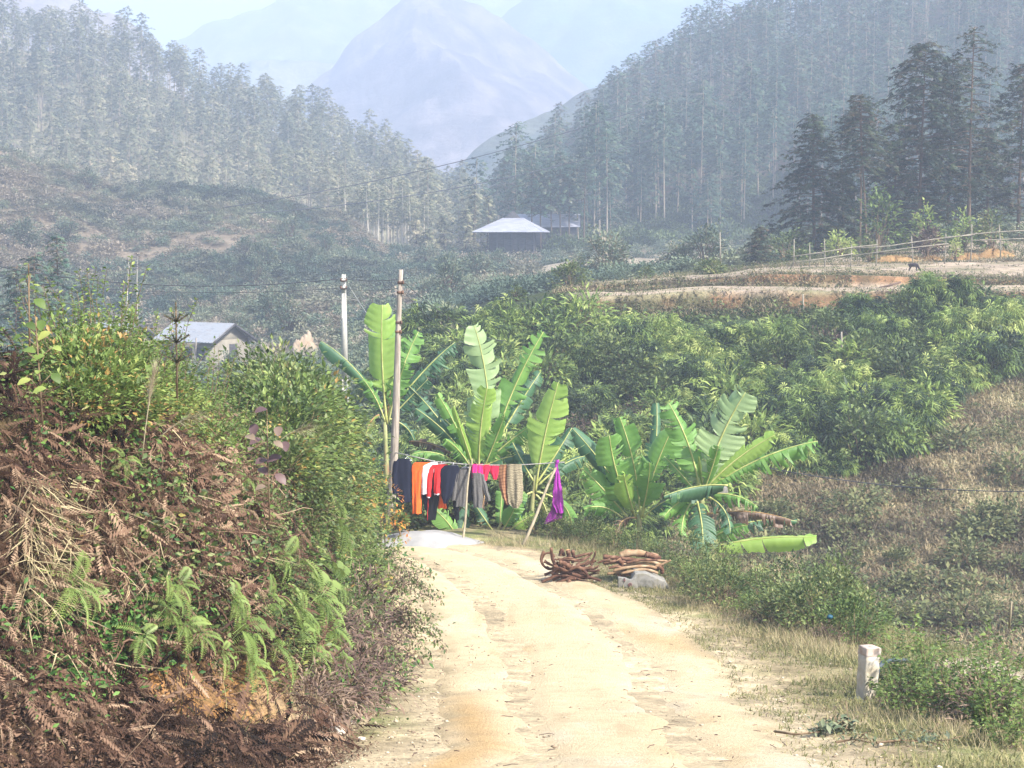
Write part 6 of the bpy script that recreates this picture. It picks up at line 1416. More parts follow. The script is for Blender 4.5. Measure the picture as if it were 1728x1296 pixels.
roots = [([(918, 930), (912, 940), (915, 955), (928, 962), (938, 958)], 3.2, 3, "root bent into a ring at the left end of the heap", -.1),
 ([(914, 945), (918, 934), (930, 932), (936, 940)], 3, 2.5, "thin arching root closing the ring", .05), ([(930, 924), (931, 940), (938, 957), (948, 966)], 3.5, 4.5, "upright reddish stake sticking out of the heap", -.2),
 ([(914, 982), (928, 976), (940, 970), (956, 971), (975, 976)], 4, 3, "long grey root lying flat along the front left", -.35), ([(938, 984), (950, 980), (960, 976), (972, 977)], 3.5, 3.5, "short stick in front, left of the bottom loop", -.4),
 ([(962, 978), (955, 988), (958, 992), (975, 993), (994, 990), (1000, 985)], 4.0, 3.5, "pale root bent in a loop on the ground in front of the heap", -.5), ([(944, 948), (955, 952), (962, 958)], 6, 5.5, "thick pale stub pointing at the road", -.45),
 ([(950, 945), (962, 944), (975, 946), (990, 942), (1000, 932)], 4, 2.5, "greenish root rising to the right above the heap", -.1), ([(985, 954), (996, 950), (1003, 940), (1005, 930)], 3, 2, "curved horn-like root on the heap's right side", -.2),
 ([(945, 938), (948, 926), (952, 938)], 4.5, 4.0, "red stump top standing at the back of the heap", .15), ([(958, 928), (960, 938), (958, 950)], 5.5, 5, "orange-barked stub at the back of the heap", .1), ([(966, 928), (968, 940), (966, 950)], 4.5, 4, "second orange-barked stub beside the first", .12),
 ([(940, 962), (955, 966), (972, 964), (988, 968)], 6, 5, "thick dark root through the middle of the heap", -.2), ([(950, 956), (968, 958), (985, 960), (1000, 958)], 5, 4, "brown root crossing the heap's middle", -.25), ([(965, 968), (980, 972), (1000, 975), (1014, 980)], 4.5, 3, "orange-brown root sloping down to the right", -.35),
 ([(960, 962), (974, 955), (986, 962), (992, 972)], 4, 3.5, "kinked root on the right of the heap", -.4), ([(975, 950), (985, 958), (1000, 965), (1012, 962)], 4, 3, "olive root at the heap's right shoulder", -.15), ([(930, 968), (942, 958), (952, 962), (966, 972)], 4.5, 4, "dark root arching over the flat grey one", -.3),
 ([(948, 974), (966, 980), (984, 980), (1000, 984)], 3.5, 3, "lowest dark root behind the loop", -.25), ([(970, 940), (984, 936), (996, 934)], 4, 3, "pale root end at the top right of the heap", .05), ([(938, 950), (950, 960), (970, 970), (990, 978)], 5, 4, "dark root buried in the centre of the heap", 0), ([(955, 948), (975, 966), (985, 984)], 5, 4, "dark root standing on end in the heap", .1)]
qr = np.random.default_rng(17)
for k in range(44):
    x0, y0 = qr.uniform(928, 1004), qr.uniform(945, 984); an = qr.uniform(-.7, .7); Lr = qr.uniform(12, 34); w_ = "left" if x0 < 950 else "middle" if x0 < 980 else "right"
    pp = [(x0 - Lr * cos(an) / 2, y0 + Lr * sin(an) / 2), (x0, y0 + qr.uniform(-5, 5)), (x0 + Lr * cos(an) / 2, y0 - Lr * sin(an) / 2 + qr.uniform(-5, 3))]
    woodlog(pp, qr.uniform(2, 4.2), qr.uniform(1.2, 2.5), "short crooked root tangled in the %s of the firewood heap" % w_, M_log, qr.uniform(-.3, .15), grp=GR, name="firewood_root")
for pts, a, b, lab, dd in roots: woodlog(pts, a, b, lab, M_log, dd, cut=a > 4.8, grp=GR, name="firewood_root")
GL = "stacked logs on the concrete slab"
logs = [([(1018, 939), (1035, 941), (1060, 944), (1080, 946)], 5.5, 5, "log with an orange cut end at the left of the stack", M_log, 0, True), ([(1046, 938), (1062, 932), (1085, 934), (1110, 940)], 9.5, 7.0, "thickest speckled log on top of the stack", M_logp, .1, False),
 ([(1090, 936), (1105, 939), (1114, 944)], 7.5, 6.5, "stout log end at the top right of the stack", M_log, .05, True), ([(1034, 964), (1052, 958), (1075, 956), (1095, 955), (1108, 959)], 3.6, 3.6, "upper pale peeled log of the front pair", M_logp, -.35, True),
 ([(1048, 968), (1070, 963), (1090, 960), (1110, 967)], 3.4, 3.2, "lower pale peeled log of the front pair", M_logp, -.4, False), ([(1054, 956), (1076, 948), (1096, 947), (1120, 955)], 5, 4, "long brown log arching across the middle of the stack", M_logp, -.15, False),
 ([(1044, 944), (1050, 952), (1050, 962)], 6, 5.5, "dark red stump propped at the stack's left end", M_log, -.1, True), ([(1105, 956), (1118, 952), (1132, 945)], 3, 2.2, "forked stick pointing up at the right of the stack", M_logp, -.2, False),
 ([(1112, 955), (1118, 962), (1117, 968)], 5, 4.5, "dark red log end at the right of the stack", M_log, -.2, True), ([(1096, 968), (1110, 975), (1124, 982)], 1.8, 1.6, "thin straight stick slanting down the slab", M_logp, -.45, False),
 ([(1008, 950), (1018, 946), (1030, 944)], 2.2, 3.5, "dark twig end left of the orange cut log", M_log, -.1, False), ([(1055, 950), (1080, 954), (1112, 960)], 6, 5, "dark log hidden under the peeled pair", M_log, .1, False), ([(1042, 972), (1060, 970), (1080, 969)], 3.4, 3, "dark red billet lying on the slab's edge", M_log, -.35, False)]
for k in range(16):
    x0 = qr.uniform(1040, 1100); y0 = qr.uniform(946, 968); Lr = qr.uniform(26, 60)
    woodlog([(x0 - Lr / 2, y0 + qr.uniform(-1, 3)), (x0, y0 - 3), (x0 + Lr / 2, y0 + qr.uniform(-2, 3))], qr.uniform(2.2, 4), qr.uniform(1.8, 3.2), "%s stick packed between the logs of the right stack" % ["thin brown", "thin pale"][k % 2], [M_log, M_logp][k % 2], qr.uniform(-.3, .15), grp=GL)
for pts, a, b, lab, mt, dd, cut in logs: woodlog(pts, a * 1.05, b * 1.05, lab, mt, dd, cut, GL)
# concrete slab pieces with faded red marks
M_red = noisemat("faded_red_paint", (0.20, 0.085, 0.08), (0.22, 0.13, 0.12), 12, 0.9, 0)
M_slab = noisemat('grey_slab', (0.12, 0.12, 0.10), (0.22, 0.21, 0.19), 7, 0.9, 0.5, c3=(0.16, 0.15, 0.11))
def block(pts, d0, d1, label, name="concrete_block"):
    """front outline in the photograph's pixels at depth d0, extruded back"""
    F = np.array([at(x, y, d0) for x, y in pts]); B = F + [0, d1, .0]; n = len(pts); mb = MB()
    mb.add(np.vstack([F, B]), [np.arange(n)[::-1][None], (np.arange(n) + n)[None], np.array([[i, (i + 1) % n, (i + 1) % n + n, i + n] for i in range(n)])])
    o = mb.build(name, M_slab, loc=F[0]); tag(o, label, "concrete block"); bv = o.modifiers.new("bevel", 'BEVEL'); bv.width = .012; bv.segments = 2; return o, F
b1, F1 = block([(1043, 995), (1043, 974), (1056, 976), (1064, 979), (1073, 975), (1077, 992), (1068, 997)], 35.15, .12, "broken grey concrete slab with red marks leaning under the logs")
dq = 35.14
for grp_ in ([[(1052, 976.5), (1055, 975.8), (1054.5, 979), (1053, 983)], [(1051, 979.5), (1056, 979)]], [[(1061, 985), (1064, 983.6), (1066.4, 985.4), (1065, 989), (1061.5, 989.8), (1060.5, 987), (1061, 985)], [(1063, 983), (1062.5, 991)]]):
    mb = MB()
    for st in grp_: mb.tube(np.array([at(x, y, dq) for x, y in st]), .007, 4)
    o = mb.build("red_mark", M_red, None, loc=F1[0]); o.location = (0, 0, 0); o.parent = b1
block([(1070, 1000), (1066, 976), (1072, 968), (1090, 968), (1108, 976), (1124, 983), (1134, 999), (1110, 1003)], 35.25, .6, "sloping grey concrete slab carrying the stacked logs")
block([(1128, 1004), (1129, 1000), (1136, 999), (1139, 1003)], 34.8, .1, "small pale concrete chip in the grass right of the slab")
M_conc2 = noisemat('white_plaster', (.4, .4, .4), (.5, .5, .5), 5); b3, _ = block([(1214, 838), (1214, 824), (1228, 823), (1229, 838)], 44.5, .3, "small white block showing between the far right banana leaves")

# ------------------------------------------------------------------ marker post, pipe
M_post = noisemat("whitewashed_post", (0.36, 0.31, 0.22), (0.50, 0.46, 0.38), 3.5, 0.85, 0.5, c3=(0.38, 0.27, 0.15), dist=.01, detail=8)
M_cap = noisemat("faded_red_cap", (0.33, 0.25, 0.20), (0.46, 0.39, 0.33), 9, 0.9, 0.3)
dp = 22.6; bp_ = at(1462, 1182, dp); bp_[2] = groundz(bp_[0], dp)
e = empty("marker_post", bp_, "short whitewashed concrete marker post leaning right at the road's right edge", "post"); e.rotation_euler = (0, .05, .35)
H = (1182 - 1091) / FPX * dp; w = 34 / FPX * dp / 2 * .78
def sqpost(z0, z1, wa, wb, mat, nm):
    mb = MB(); n = 12; K = 32
    a = np.linspace(0, 2 * pi, K + 1)[:-1]; rad = 1 / np.maximum(np.abs(np.cos(a)), np.abs(np.sin(a))) ** .94
    R_ = []
    for i, z in enumerate(np.linspace(z0, z1, n)):
        ww = wa + (wb - wa) * i / (n - 1); jit = .006 * np.sin(a * 3 + z * 25)
        R_.append(np.stack([(ww * rad + jit) * np.cos(a), (ww * rad + jit) * np.sin(a), np.full(K, z)], -1))
    R_.append(np.stack([R_[-1][:, 0] * .8, R_[-1][:, 1] * .8, np.full(K, z1 + .012)], -1)); R_.append(np.stack([0 * a, 0 * a, np.full(K, z1 + .014)], -1))
    g_ = np.array(R_); g_ = np.concatenate([g_, g_[:, :1]], 1); mb.grid(g_); link(nm, mb.mesh(nm, mat, True), e)
sqpost(-.3, H - .10, w * 1.04, w, M_post, "shaft"); sqpost(H - .10, H, w * 1.08, w * 1.08, M_cap, "cap")
mb = MB(); a = np.linspace(0, 2 * pi, 19); Q, A = np.meshgrid(np.linspace(0, 1, 5), a, indexing='ij'); mb.grid(np.stack([.30 * Q * np.cos(A) * (1 + .2 * np.sin(3 * A)), .2 * Q * np.sin(A), .035 - .06 * Q ** 2], -1), flip=True); link("footing", mb.mesh("footing", M_post, True), e)
M_pipe = noisemat("blue_grey_pipe", (0.035, 0.05, 0.06), (0.07, 0.09, 0.10), 5, 0.6, 0.1)
mb = MB(); P = np.array([at(1478, 1150, 23.2), at(1482, 1128, 23.2), at(1490, 1118, 23.3), at(1505, 1114, 23.5), at(1530, 1115, 24)])
mb.tube(P, .030, 10); o = mb.build("pipe", M_pipe, smooth=True, loc=P[0]); tag(o, "bent blue-grey pipe behind the marker post", "pipe")
mb = MB(); P = np.array([at(1703, 1060, 21.5), at(1707, 1015, 21.4)]); mb.tube(P, [.016, .011], 6); o = mb.build("stake", M_bamboo, loc=P[0]); tag(o, "pale stick standing in the weeds at the right edge", "stake")
M_blue = noisemat("blue_plastic", (0.006, 0.04, 0.07), (0.01, 0.07, 0.11), 6, 0.5, 0.1)
p = at(1400, 1041, 29.0); q = np.random.default_rng(5); a = np.linspace(0, 2 * pi, 13); Q, A = np.meshgrid(np.linspace(0, pi, 8), a, indexing='ij')
rr = .05 * (1 + .25 * np.sin(3 * A + 2 * Q)); mb = MB(); mb.grid(p + np.stack([rr * np.sin(Q) * np.cos(A), rr * .8 * np.sin(Q) * np.sin(A), rr * .7 * np.cos(Q)], -1)); o = mb.build("plastic_bag", M_blue, smooth=True, loc=p); tag(o, "crumpled blue plastic bag caught in the shrub at the road's right side", "bag")
# ------------------------------------------------------------------ verge and rim plants
def gpts(lst): return np.array([[uat(px) * d, d, groundz(uat(px) * d, d) - .04] for px, d in lst])
prV = protos(lambda seed, **k: bush(1.15, .8, 40, seed, leaf=.085, per=30, tint=(.1, .95), clump=.19, stem_r=.01), 5, M_stem, M_midleaf, seed0=700)
prV2 = protos(lambda seed, **k: bush(1.0, .7, 34, seed, leaf=.08, per=28, tint=(.15, .8), clump=.2, stem_r=.01), 4, M_stem, M_brightleaf, seed0=710)
prK = protos(lambda seed, **k: wand_shrub(1.05, 13, seed, leaf=.07, spread=.4, per=50, tmpl=LEAF2, tint=(.1, .9), lean=.3), 4, M_stem, M_brightleaf, seed0=720)
L1 = [(1155, 36.0), (1180, 35.2), (1205, 34.6), (1235, 34.2), (1265, 33.6), (1295, 33.4), (1325, 33), (1355, 32.6), (1385, 32.4), (1415, 32), (1440, 31.8), (1190, 33.4), (1225, 32.4), (1260, 31.6), (1300, 31), (1340, 30.4), (1380, 30), (1420, 29.6), (1450, 29.4), (1165, 37.5), (1210, 36.5), (1280, 35.2), (1340, 34.6), (1400, 34), (1470, 31)]
outv = put(prV + prV2, gpts(L1), "shrub", lambda i, p: "%s shrub on the roadside right of the firewood, %s" % (["dense olive-green", "loose dark green", "small-leaved green", "spreading green", "upright leafy"][i % 5], "near the log stack" if proj(p)[0] < 1230 else "under the lowest banana leaf" if proj(p)[0] < 1340 else "toward the marker post"), "shrub", "roadside shrubs on the right", 51, .8, 1.15)
for e in outv:
    if proj(np.array(e.location))[0] < 1330: e.scale = [v * .74 for v in e.scale]
L2 = [(1530, 22.4), (1555, 21), (1580, 22.3), (1605, 21.2), (1630, 20.6), (1655, 21.8), (1680, 20.4), (1705, 21.4), (1730, 20), (1520, 24.0), (1560, 23.8), (1600, 23.6), (1640, 23.2), (1685, 23), (1545, 20.3), (1620, 19.4), (1665, 19.2), (1710, 18.8), (1695, 17.6), (1720, 17)]
put(prK, gpts(L2), "weed", lambda i, p: "%s leafy weed %s" % (["tall green", "bushy", "thin-stemmed", "broad-leaved"][i % 4], "just right of the marker post" if proj(p)[0] < 1560 else "in the clump at the lower right" if proj(p)[0] < 1670 else "at the right edge of the picture"), "weed", "tall weeds at the lower right", 52, .62, 1.05)
L3 = [(905, 43), (935, 42.4), (960, 42), (985, 41.6), (1010, 41), (1040, 40.6), (1075, 40), (1110, 39.4), (1140, 38.8), (1000, 43), (1040, 42.8), (1090, 41.5), (1130, 40.5), (1160, 39.4), (1200, 39), (1170, 41), (1230, 38.6), (975, 43.6), (1060, 43.4), (1260, 38)]
put(prV, gpts(L3), "shrub", lambda i, p: "%s shrub under the banana plants %s" % (["low dark", "leafy green", "grey-green", "small rounded"][i % 4], "below the purple cloth" if proj(p)[0] < 1000 else "behind the firewood"), "shrub", "shrubs under the banana plants", 53, .4, .62)
L4 = [(690, 44.6), (715, 44.8), (740, 45), (765, 45.2), (790, 45.6), (815, 45.6), (860, 45.4), (885, 45.2), (700, 46.5), (750, 46.8), (830, 46.8), (910, 46), (950, 45.4), (672, 43.8), (735, 47.5), (780, 48), (870, 47.5)]
put(prD, gpts(L4), "shrub", lambda i, p: "dark green shrub in the shade behind the %s" % ("jackets on the line" if proj(p)[0] < 780 else "scarves on the line" if proj(p)[0] < 900 else "right end of the line"), "shrub", "shrubs behind the clothes line", 54, .8, 1.2)
# left slope below the bananas, seen between bank and pole
r = np.random.default_rng(88)
mb = MB(); P = polar_scatter(2600, 430, 760, 56, 120, r, far_z, None); P = P[P[:, 2] > -30]
a = r.uniform(0, 6.28, len(P)); mb.inst(BT, P, frames(np.stack([np.cos(a), np.sin(a), 0 * a], -1)), np.stack([r.uniform(.5, 1.2, len(P))] * 2 + [r.uniform(.5, 1.3, len(P))], -1), r.uniform(0, .9, len(P)))
stuff(mb.build("scrub", M_scrub), "grey-green scrub on the slope below the farmhouses", "scrub")
# orange flowered bush by the wooden pole
M_flower = leafmat("orange_leaf", [(0, (.45, .14, .02)), (1, (.65, .32, .05))], .35, .5, .1)
for i, (px, py, d, s, lab) in enumerate([(640, 740, 40.5, .9, "bush with orange leaves just left of the wooden pole"), (622, 700, 41.5, .8, "smaller bush with orange leaf tips left of the pole's middle"), (648, 800, 39.2, .9, "bush with orange leaves hiding the foot of the wooden pole"), (672, 770, 41.0, .4, "orange-leaved sprig where the clothes line meets the pole")]):
    S, F = bush(1.0 * s, .55 * s, 26, 800 + i, leaf=.09, per=22, tint=(.3, 1), clump=.22); p = at(px, py, d) - [0, 0, .5 * s]
    g = float(surf(np.array(p[0]), np.array(p[1]))); p[2] = min(p[2], max(g - .05, p[2] - 1.5)) if g < p[2] else p[2]
    e = empty("orange_leaved_bush", p, lab, "bush", "orange-leaved bushes by the pole"); F.build("foliage", M_brightleaf, e)
    if g < p[2]:
        S.tube(np.array([[0, 0, g - p[2]], [.05, 0, (g - p[2]) / 2], [0, 0, .1]]), [.03, .025, .015], 5)
    S.build("stems", M_stem, e)
    q = np.random.default_rng(i); n = int(70 * s); dd = rdir(n, -.3, 1, q); mb = MB(); mb.inst(LEAF2, dd * np.array([.6, .6, .55]) * s + [0, 0, .5 * s], frames(dd + q.normal(0, .5, (n, 3))), .085, q.uniform(0, 1, n)); mb.build("orange_leaves", M_flower, e)

P = bushpts([(uat(px) * d, d) for px, d in [(600, 22), (575, 19.5), (630, 26), (590, 25), (650, 30), (560, 17.6), (610, 19.6), (640, 22.5), (520, 16.4), (545, 21)]])
put(prT, P, "dead_shrub", lambda i, p: "leafless brown twiggy shrub on the bank " + ("low above the trailing bushes" if i % 2 else "among the leafy bushes"), "shrub", "bare twiggy shrubs on the bank", 57, .45, .75)
P = gpts([(1545, 21.2), (1590, 20.6), (1650, 20), (1690, 19), (1620, 21.6), (1300, 30.8), (1400, 29.2), (1220, 33.0)])
put(prT, P, "dead_shrub", lambda i, p: "dry brown twiggy plant " + ("among the weeds at the lower right" if proj(p)[0] > 1480 else "before the roadside shrubs"), "shrub", "dry twiggy plants on the right", 58, .35, .6)

# trailing branches of the bush at the bank's edge, reaching over the road
def trailing(name, label, base, tips, seed, leaf=.055):
    r = np.random.default_rng(seed); base = np.array(base, float); e = empty(name, base, label, "bush", "bushes trailing over the road's left edge"); S = MB(); F = MB(); B = MB()
    for tp in tips:
        tp = np.array(tp) - base; t = np.linspace(0, 1, 8)[:, None]; md = tp * .5 + [0, 0, .22 * np.linalg.norm(tp)]
        C = 2 * t * (1 - t) * md + t * t * tp + r.normal(0, .012, (8, 3)); S.tube(C, np.linspace(.010, .003, 8), 4, cap=False)
        m = int(48 * np.linalg.norm(tp) / .8) + 26; q = r.uniform(.2, 1.04, m); X = np.stack([np.interp(q, t[:, 0], C[:, k]) for k in range(3)], -1) + r.normal(0, .045, (m, 3))
        dd = norm(tp) * .5 + rdir(m, -1, .3, r); gr = r.random(m) < .25 + .6 * q ** 2
        F.inst(LEAF2, X[gr], frames(dd[gr], roll=r.uniform(-.6, .6, gr.sum())), leaf * r.uniform(.6, 1.3, gr.sum()), r.uniform(.1, .9, gr.sum()))
        B.inst(LEAF2, X[~gr], frames(dd[~gr] - [0, 0, .7]), leaf * r.uniform(.5, 1.1, (~gr).sum()), r.uniform(.1, .8, (~gr).sum()))
    S.build("stems", M_stem, e); F.build("foliage", M_midleaf, e); B.build("withered_leaves", M_browntwig, e)
TR = [("trailing bush whose highest branch points at the sand heap", (655, 1010, 27.5), [(728, 966, 26.6), (715, 985, 26.8), (700, 960, 27.5), (735, 1000, 26.2), (690, 1000, 26.5)], 1),
      ("largest trailing bush with withered leaves, stretching farthest over the road", (640, 1060, 24.5), [(748, 1010, 23.4), (752, 1095, 22.8), (735, 1045, 23.4), (700, 1030, 24), (745, 1070, 23), (720, 1100, 23.2), (690, 1080, 23.5), (710, 1060, 23.8)], 2),
      ("low trailing bush next to the bare earth of the road edge", (610, 1120, 21.5), [(690, 1120, 20.6), (660, 1160, 20.3), (700, 1150, 20.6), (648, 1185, 20), (640, 1140, 20.8), (680, 1100, 21.2)], 3),
      ("trailing bush hanging down the bank above the low one", (585, 1040, 22.5), [(650, 1060, 21.4), (630, 1100, 21.2), (600, 1090, 21.4), (660, 1030, 22), (610, 1130, 21)], 4),
      ("lowest trailing bush touching the stones at the bank's foot", (570, 1140, 18.8), [(640, 1190, 17.8), (610, 1220, 17.4), (590, 1200, 17.6), (650, 1165, 18.2), (575, 1190, 17.8)], 5),
      ("trailing bush nearest the bend of the road", (650, 960, 31.5), [(700, 950, 30.6), (690, 975, 30.5), (670, 930, 31), (705, 985, 30.2)], 6)]
for lab, b, tips, sd in TR:
    p, _n = bank_at(b[0], b[1]); q = np.array([at(x, y, p[1] - (b[2] - d)) for x, y, d in tips]); trailing("trailing_bush", lab, p + [0, 0, .02], q, 830 + sd)

# short grass of the verge
def onv(x, y, e0=.05):
    ed = x - np.interp(y, RD, RR); return ed > e0
def near_scatter(n, x0, x1, y0, y1, cond, r):
    x = r.uniform(x0, x1, n * 4); y = r.uniform(y0, y1, n * 4); k = cond(x, y, r.random(n * 4)); x, y = x[k][:n], y[k][:n]; return np.stack([x, y, G(x, y)], -1)
r = np.random.default_rng(99); mb = MB()
P = near_scatter(30000, 1.0, 9.5, 14, 44, lambda x, y, w: onv(x, y, -.15) & (sdist(x, y, RIM) > -1.2) & (w < .08 + .8 * sstep(-.35, .35, fbm(x * .8, y * .8, 4, 40) - .15 + .4 * sstep(.4, 2.0, x - np.interp(y, RD, RR)))), r)
K = 4; Q = np.repeat(P, K, 0) + np.concatenate([r.normal(0, .05, (len(P) * K, 2)), np.zeros((len(P) * K, 1))], 1); edge = np.clip((Q[:, 0] - np.interp(Q[:, 1], RD, RR)) / 2, 0, 1)
mb.inst(GRASS, Q, frames(rdir(len(Q), .1, 1, r)), np.stack([r.uniform(.03, .10, len(Q)) * (1 + edge)] + [r.uniform(.12, .28, len(Q))] * 2, -1), np.clip(r.normal(.55, .2, len(Q)) + .3 * fbm(Q[:, 0], Q[:, 1], 3, 130), 0, 1))
stuff(mb.build("short_grass", M_grass), "short dry grass on the right verge of the road", "grass")
# tall dry grass between shrubs and verge, and round the weeds
mb = MB(); pts = []
for px, d, n, sg in [(1290, 30.5, 240, .5), (1340, 29.3, 280, .5), (1390, 28.4, 300, .5), (1430, 27.6, 260, .5), (1240, 32, 300, .5), (1190, 33, 240, .5), (1600, 20, 260, .6), (1670, 18.6, 320, .6), (1700, 17.4, 260, .5), (985, 40.6, 160, .5), (900, 41.2, 160, .5), (860, 41.6, 140, .5), (1140, 35.5, 160, .4), (1425, 24.4, 60, .3)]:
    x0 = uat(px) * d; pts.append(np.stack([r.normal(x0, sg, n), r.normal(d, sg, n)], -1))
P = np.concatenate(pts); P = np.column_stack([P, G(P[:, 0], P[:, 1])]); P = P[onv(P[:, 0], P[:, 1], .3)]; Q = np.repeat(P, 3, 0) + np.concatenate([r.normal(0, .03, (len(P) * 3, 2)), np.zeros((len(P) * 3, 1))], 1)
mb.inst(GRASS, Q, frames(rdir(len(Q), .55, 1, r)), np.stack([r.uniform(.08, .30, len(Q))] + [r.uniform(.06, .13, len(Q))] * 2, -1), np.clip(r.normal(.7, .18, len(Q)), 0, 1))
stuff(mb.build("dry_grass", M_drygrass), "tall straw-coloured grass between the verge and the roadside shrubs", "grass")
# flowers / pink heads of the right weeds
# grit, pebbles and twigs
def pebT(seed):
    q = np.random.default_rng(seed); v = np.array([[1, 0, 0], [.3, .9, 0], [-.8, .6, 0], [-.8, -.6, 0], [.3, -.9, 0], [0, 0, .6], [0, 0, -.4]]) * q.uniform(.7, 1.2, (7, 1))
    return v, np.array([[0, 1, 5], [1, 2, 5], [2, 3, 5], [3, 4, 5], [4, 0, 5], [1, 0, 6], [2, 1, 6], [3, 2, 6], [4, 3, 6], [0, 4, 6]])
M_peb = leafmat("pebbles", [(0, (.14, .10, .07)), (.5, (.30, .24, .16)), (1, (.45, .39, .29))], 0, .9, 0)
mb = MB(); P = near_scatter(6000, -3.4, 6.5, 14, 42, lambda x, y, w: (sdist(x, y, FOOT) < .5) & (sdist(x, y, RIM) > .5) & (w < .18 + .8 * np.exp(-((x - np.interp(y, RD, RL) + .3) / .45) ** 2) + .3 * np.exp(-((x - np.interp(y, RD, RR) - .3) / .5) ** 2)), r)
P[:, 2] += .03; n = len(P); mb.inst(pebT(1), P, frames(rdir(n, -.2, .2, r)), np.minimum(r.exponential(.006, n) + .003, .04), r.uniform(0, 1, n))
stuff(mb.build("pebbles", M_peb), "grit and pebbles along the edges of the dirt road", "pebbles")
mb = MB(); P = near_scatter(230, -2.0, 5.5, 14, 40, lambda x, y, w: (sdist(x, y, FOOT) < .3) & (sdist(x, y, RIM) > .8) & (w < .5), r)
for p in P:
    a = r.uniform(0, pi); L = r.uniform(.03, .16); d = np.array([cos(a), sin(a), 0]); mb.tube(np.array([p + [0, 0, .035], p + d * L * .5 + np.append(r.normal(0, L * .12, 2), .042), p + d * L + [0, 0, .035]]), r.uniform(.002, .006), 4, r.uniform(0, .8))
stuff(mb.build("twigs", M_browntwig), "small twigs and straws scattered on the dirt road", "twigs")
# stones at the bank's foot
M_stone = noisemat("pale_stone", (.42, .36, .28), (.62, .56, .46), 6, .9, .5)
for i, (px, py, s, lab) in enumerate([(568, 1238, .07, "largest pale stone at the lower end of the bank's foot"), (590, 1222, .04, "pale stone above the largest one"), (548, 1250, .045, "stone half buried left of the largest one"), (610, 1250, .035, "flat stone on the sandy strip by the road"), (535, 1272, .05, "stone lowest at the bank's foot"), (602, 1196, .03, "small stone under the trailing bush")]):
    p, n_ = bank_at(px, py); q = np.random.default_rng(i); a = np.linspace(0, 2 * pi, 17); Q_, A = np.meshgrid(np.linspace(0, pi, 9), a, indexing='ij'); rr = s * (1 + .18 * np.sin(2 * A + i) * np.sin(Q_) + .12 * np.cos(3 * Q_ + i))
    mb = MB(); mb.grid(np.stack([rr * np.sin(Q_) * np.cos(A) * 1.2, rr * np.sin(Q_) * np.sin(A), rr * .65 * np.cos(Q_)], -1)); me = mb.mesh("stone", M_stone, True); o = link("stone", me, None, p + [0, 0, s * .3]); tag(o, lab, "stone", "stones at the bank's foot")
# broken leafy branches lying on the verge
M_wilt = leafmat("wilted_leaf", [(0, (.04, .055, .03)), (.5, (.09, .12, .06)), (1, (.20, .21, .12))], .15, .6, .2)
def fallen(label, pts, d, nl, seed, leaf, spr):
    q = np.random.default_rng(seed); P = []
    for px, dd in pts: x = uat(px) * dd; P.append([x, dd, groundz(x, dd) + .05])
    P = np.array(P); e = empty("fallen_branch", P[0], label, "branch", "broken branches on the verge"); S = MB(); S.tube(P - P[0], np.linspace(.014, .005, len(P)), 5)
    t = np.linspace(0, 1, len(P)); k = q.uniform(spr[0], spr[1], nl); X = np.stack([np.interp(k, t, P[:, j]) for j in range(3)], -1) - P[0] + np.abs(q.normal(0, .06, (nl, 3))) * [1, 1, 1.1] * np.where(q.random((nl, 3)) < .5, [[-1, -1, 1]], [[1, 1, 1]])
    F = MB(); F.inst(LEAF2, X, frames(rdir(nl, -.8, .5, q)), leaf * q.uniform(.6, 1.3, nl), q.uniform(0, 1, nl)); F.build("foliage", M_wilt, e)
    for j in range(5):
        a = X[q.integers(nl)]; S.tube(np.array([a * [.8, .8, 0] + [0, 0, .03], a, a + q.normal(0, .09, 3)]), .005, 4)
    S.build("stems", M_stem, e)
fallen("wilted branch with curled leaves lying on the verge near the road", [(1315, 17.6), (1350, 17.3), (1390, 17.5), (1425, 17.9), (1450, 17.9)], 17, 130, 1, .085, (.45, .95))
fallen("thin leafy branch fallen nearer the camera at the lower right", [(1490, 16.6), (1530, 16.9), (1570, 17.0), (1605, 16.5)], 17, 70, 2, .06, (.2, 1))
fallen("brown twiggy branch between the two wilted ones", [(1420, 16.6), (1450, 16.9), (1480, 16.6)], 17, 40, 3, .05, (.2, 1))
# grass plumes and other single plants on the bank
M_plume = leafmat("grass_plume", [(0, (.30, .25, .15)), (1, (.52, .46, .32))], .35, .8, .2)
def plume(label, foot, tip, d, seed, w=.05, hang=.6):
    q = np.random.default_rng(seed); A, B = at(*foot, d), at(*tip, d); e = empty("grass_plume", A, label, "grass plume", "feathery grass plumes on the bank"); t = np.linspace(0, 1, 8)[:, None]; C = (B - A) * t; C[:, 2] += .10 * np.sin(t[:, 0] * pi) * np.linalg.norm(B - A)
    S = MB(); S.tube(C, .004, 4); S.build("stalk", M_plume, e); m = 240; k = q.uniform(.45, 1, m); X = np.stack([np.interp(k, t[:, 0], C[:, j]) for j in range(3)], -1)
    F = MB(); F.inst(GRASS, X, frames(norm(B - A) + q.normal(0, .35, (m, 3)) - [0, 0, hang * .6]), np.stack([q.uniform(.06, .16, m)] + [q.uniform(.05, .09, m)] * 2, -1), q.uniform(0, 1, m)); F.build("feathers", M_plume, e)
plume("upright pale grass plume above the dead bracken", (240, 770), (262, 628), 13.2, 1, hang=-.4)
plume("drooping greenish grass plume bent to the right", (268, 740), (335, 702), 13.2, 2)
plume("drooping whitish grass plume in the bushes on the right", (470, 745), (522, 722), 16, 3)
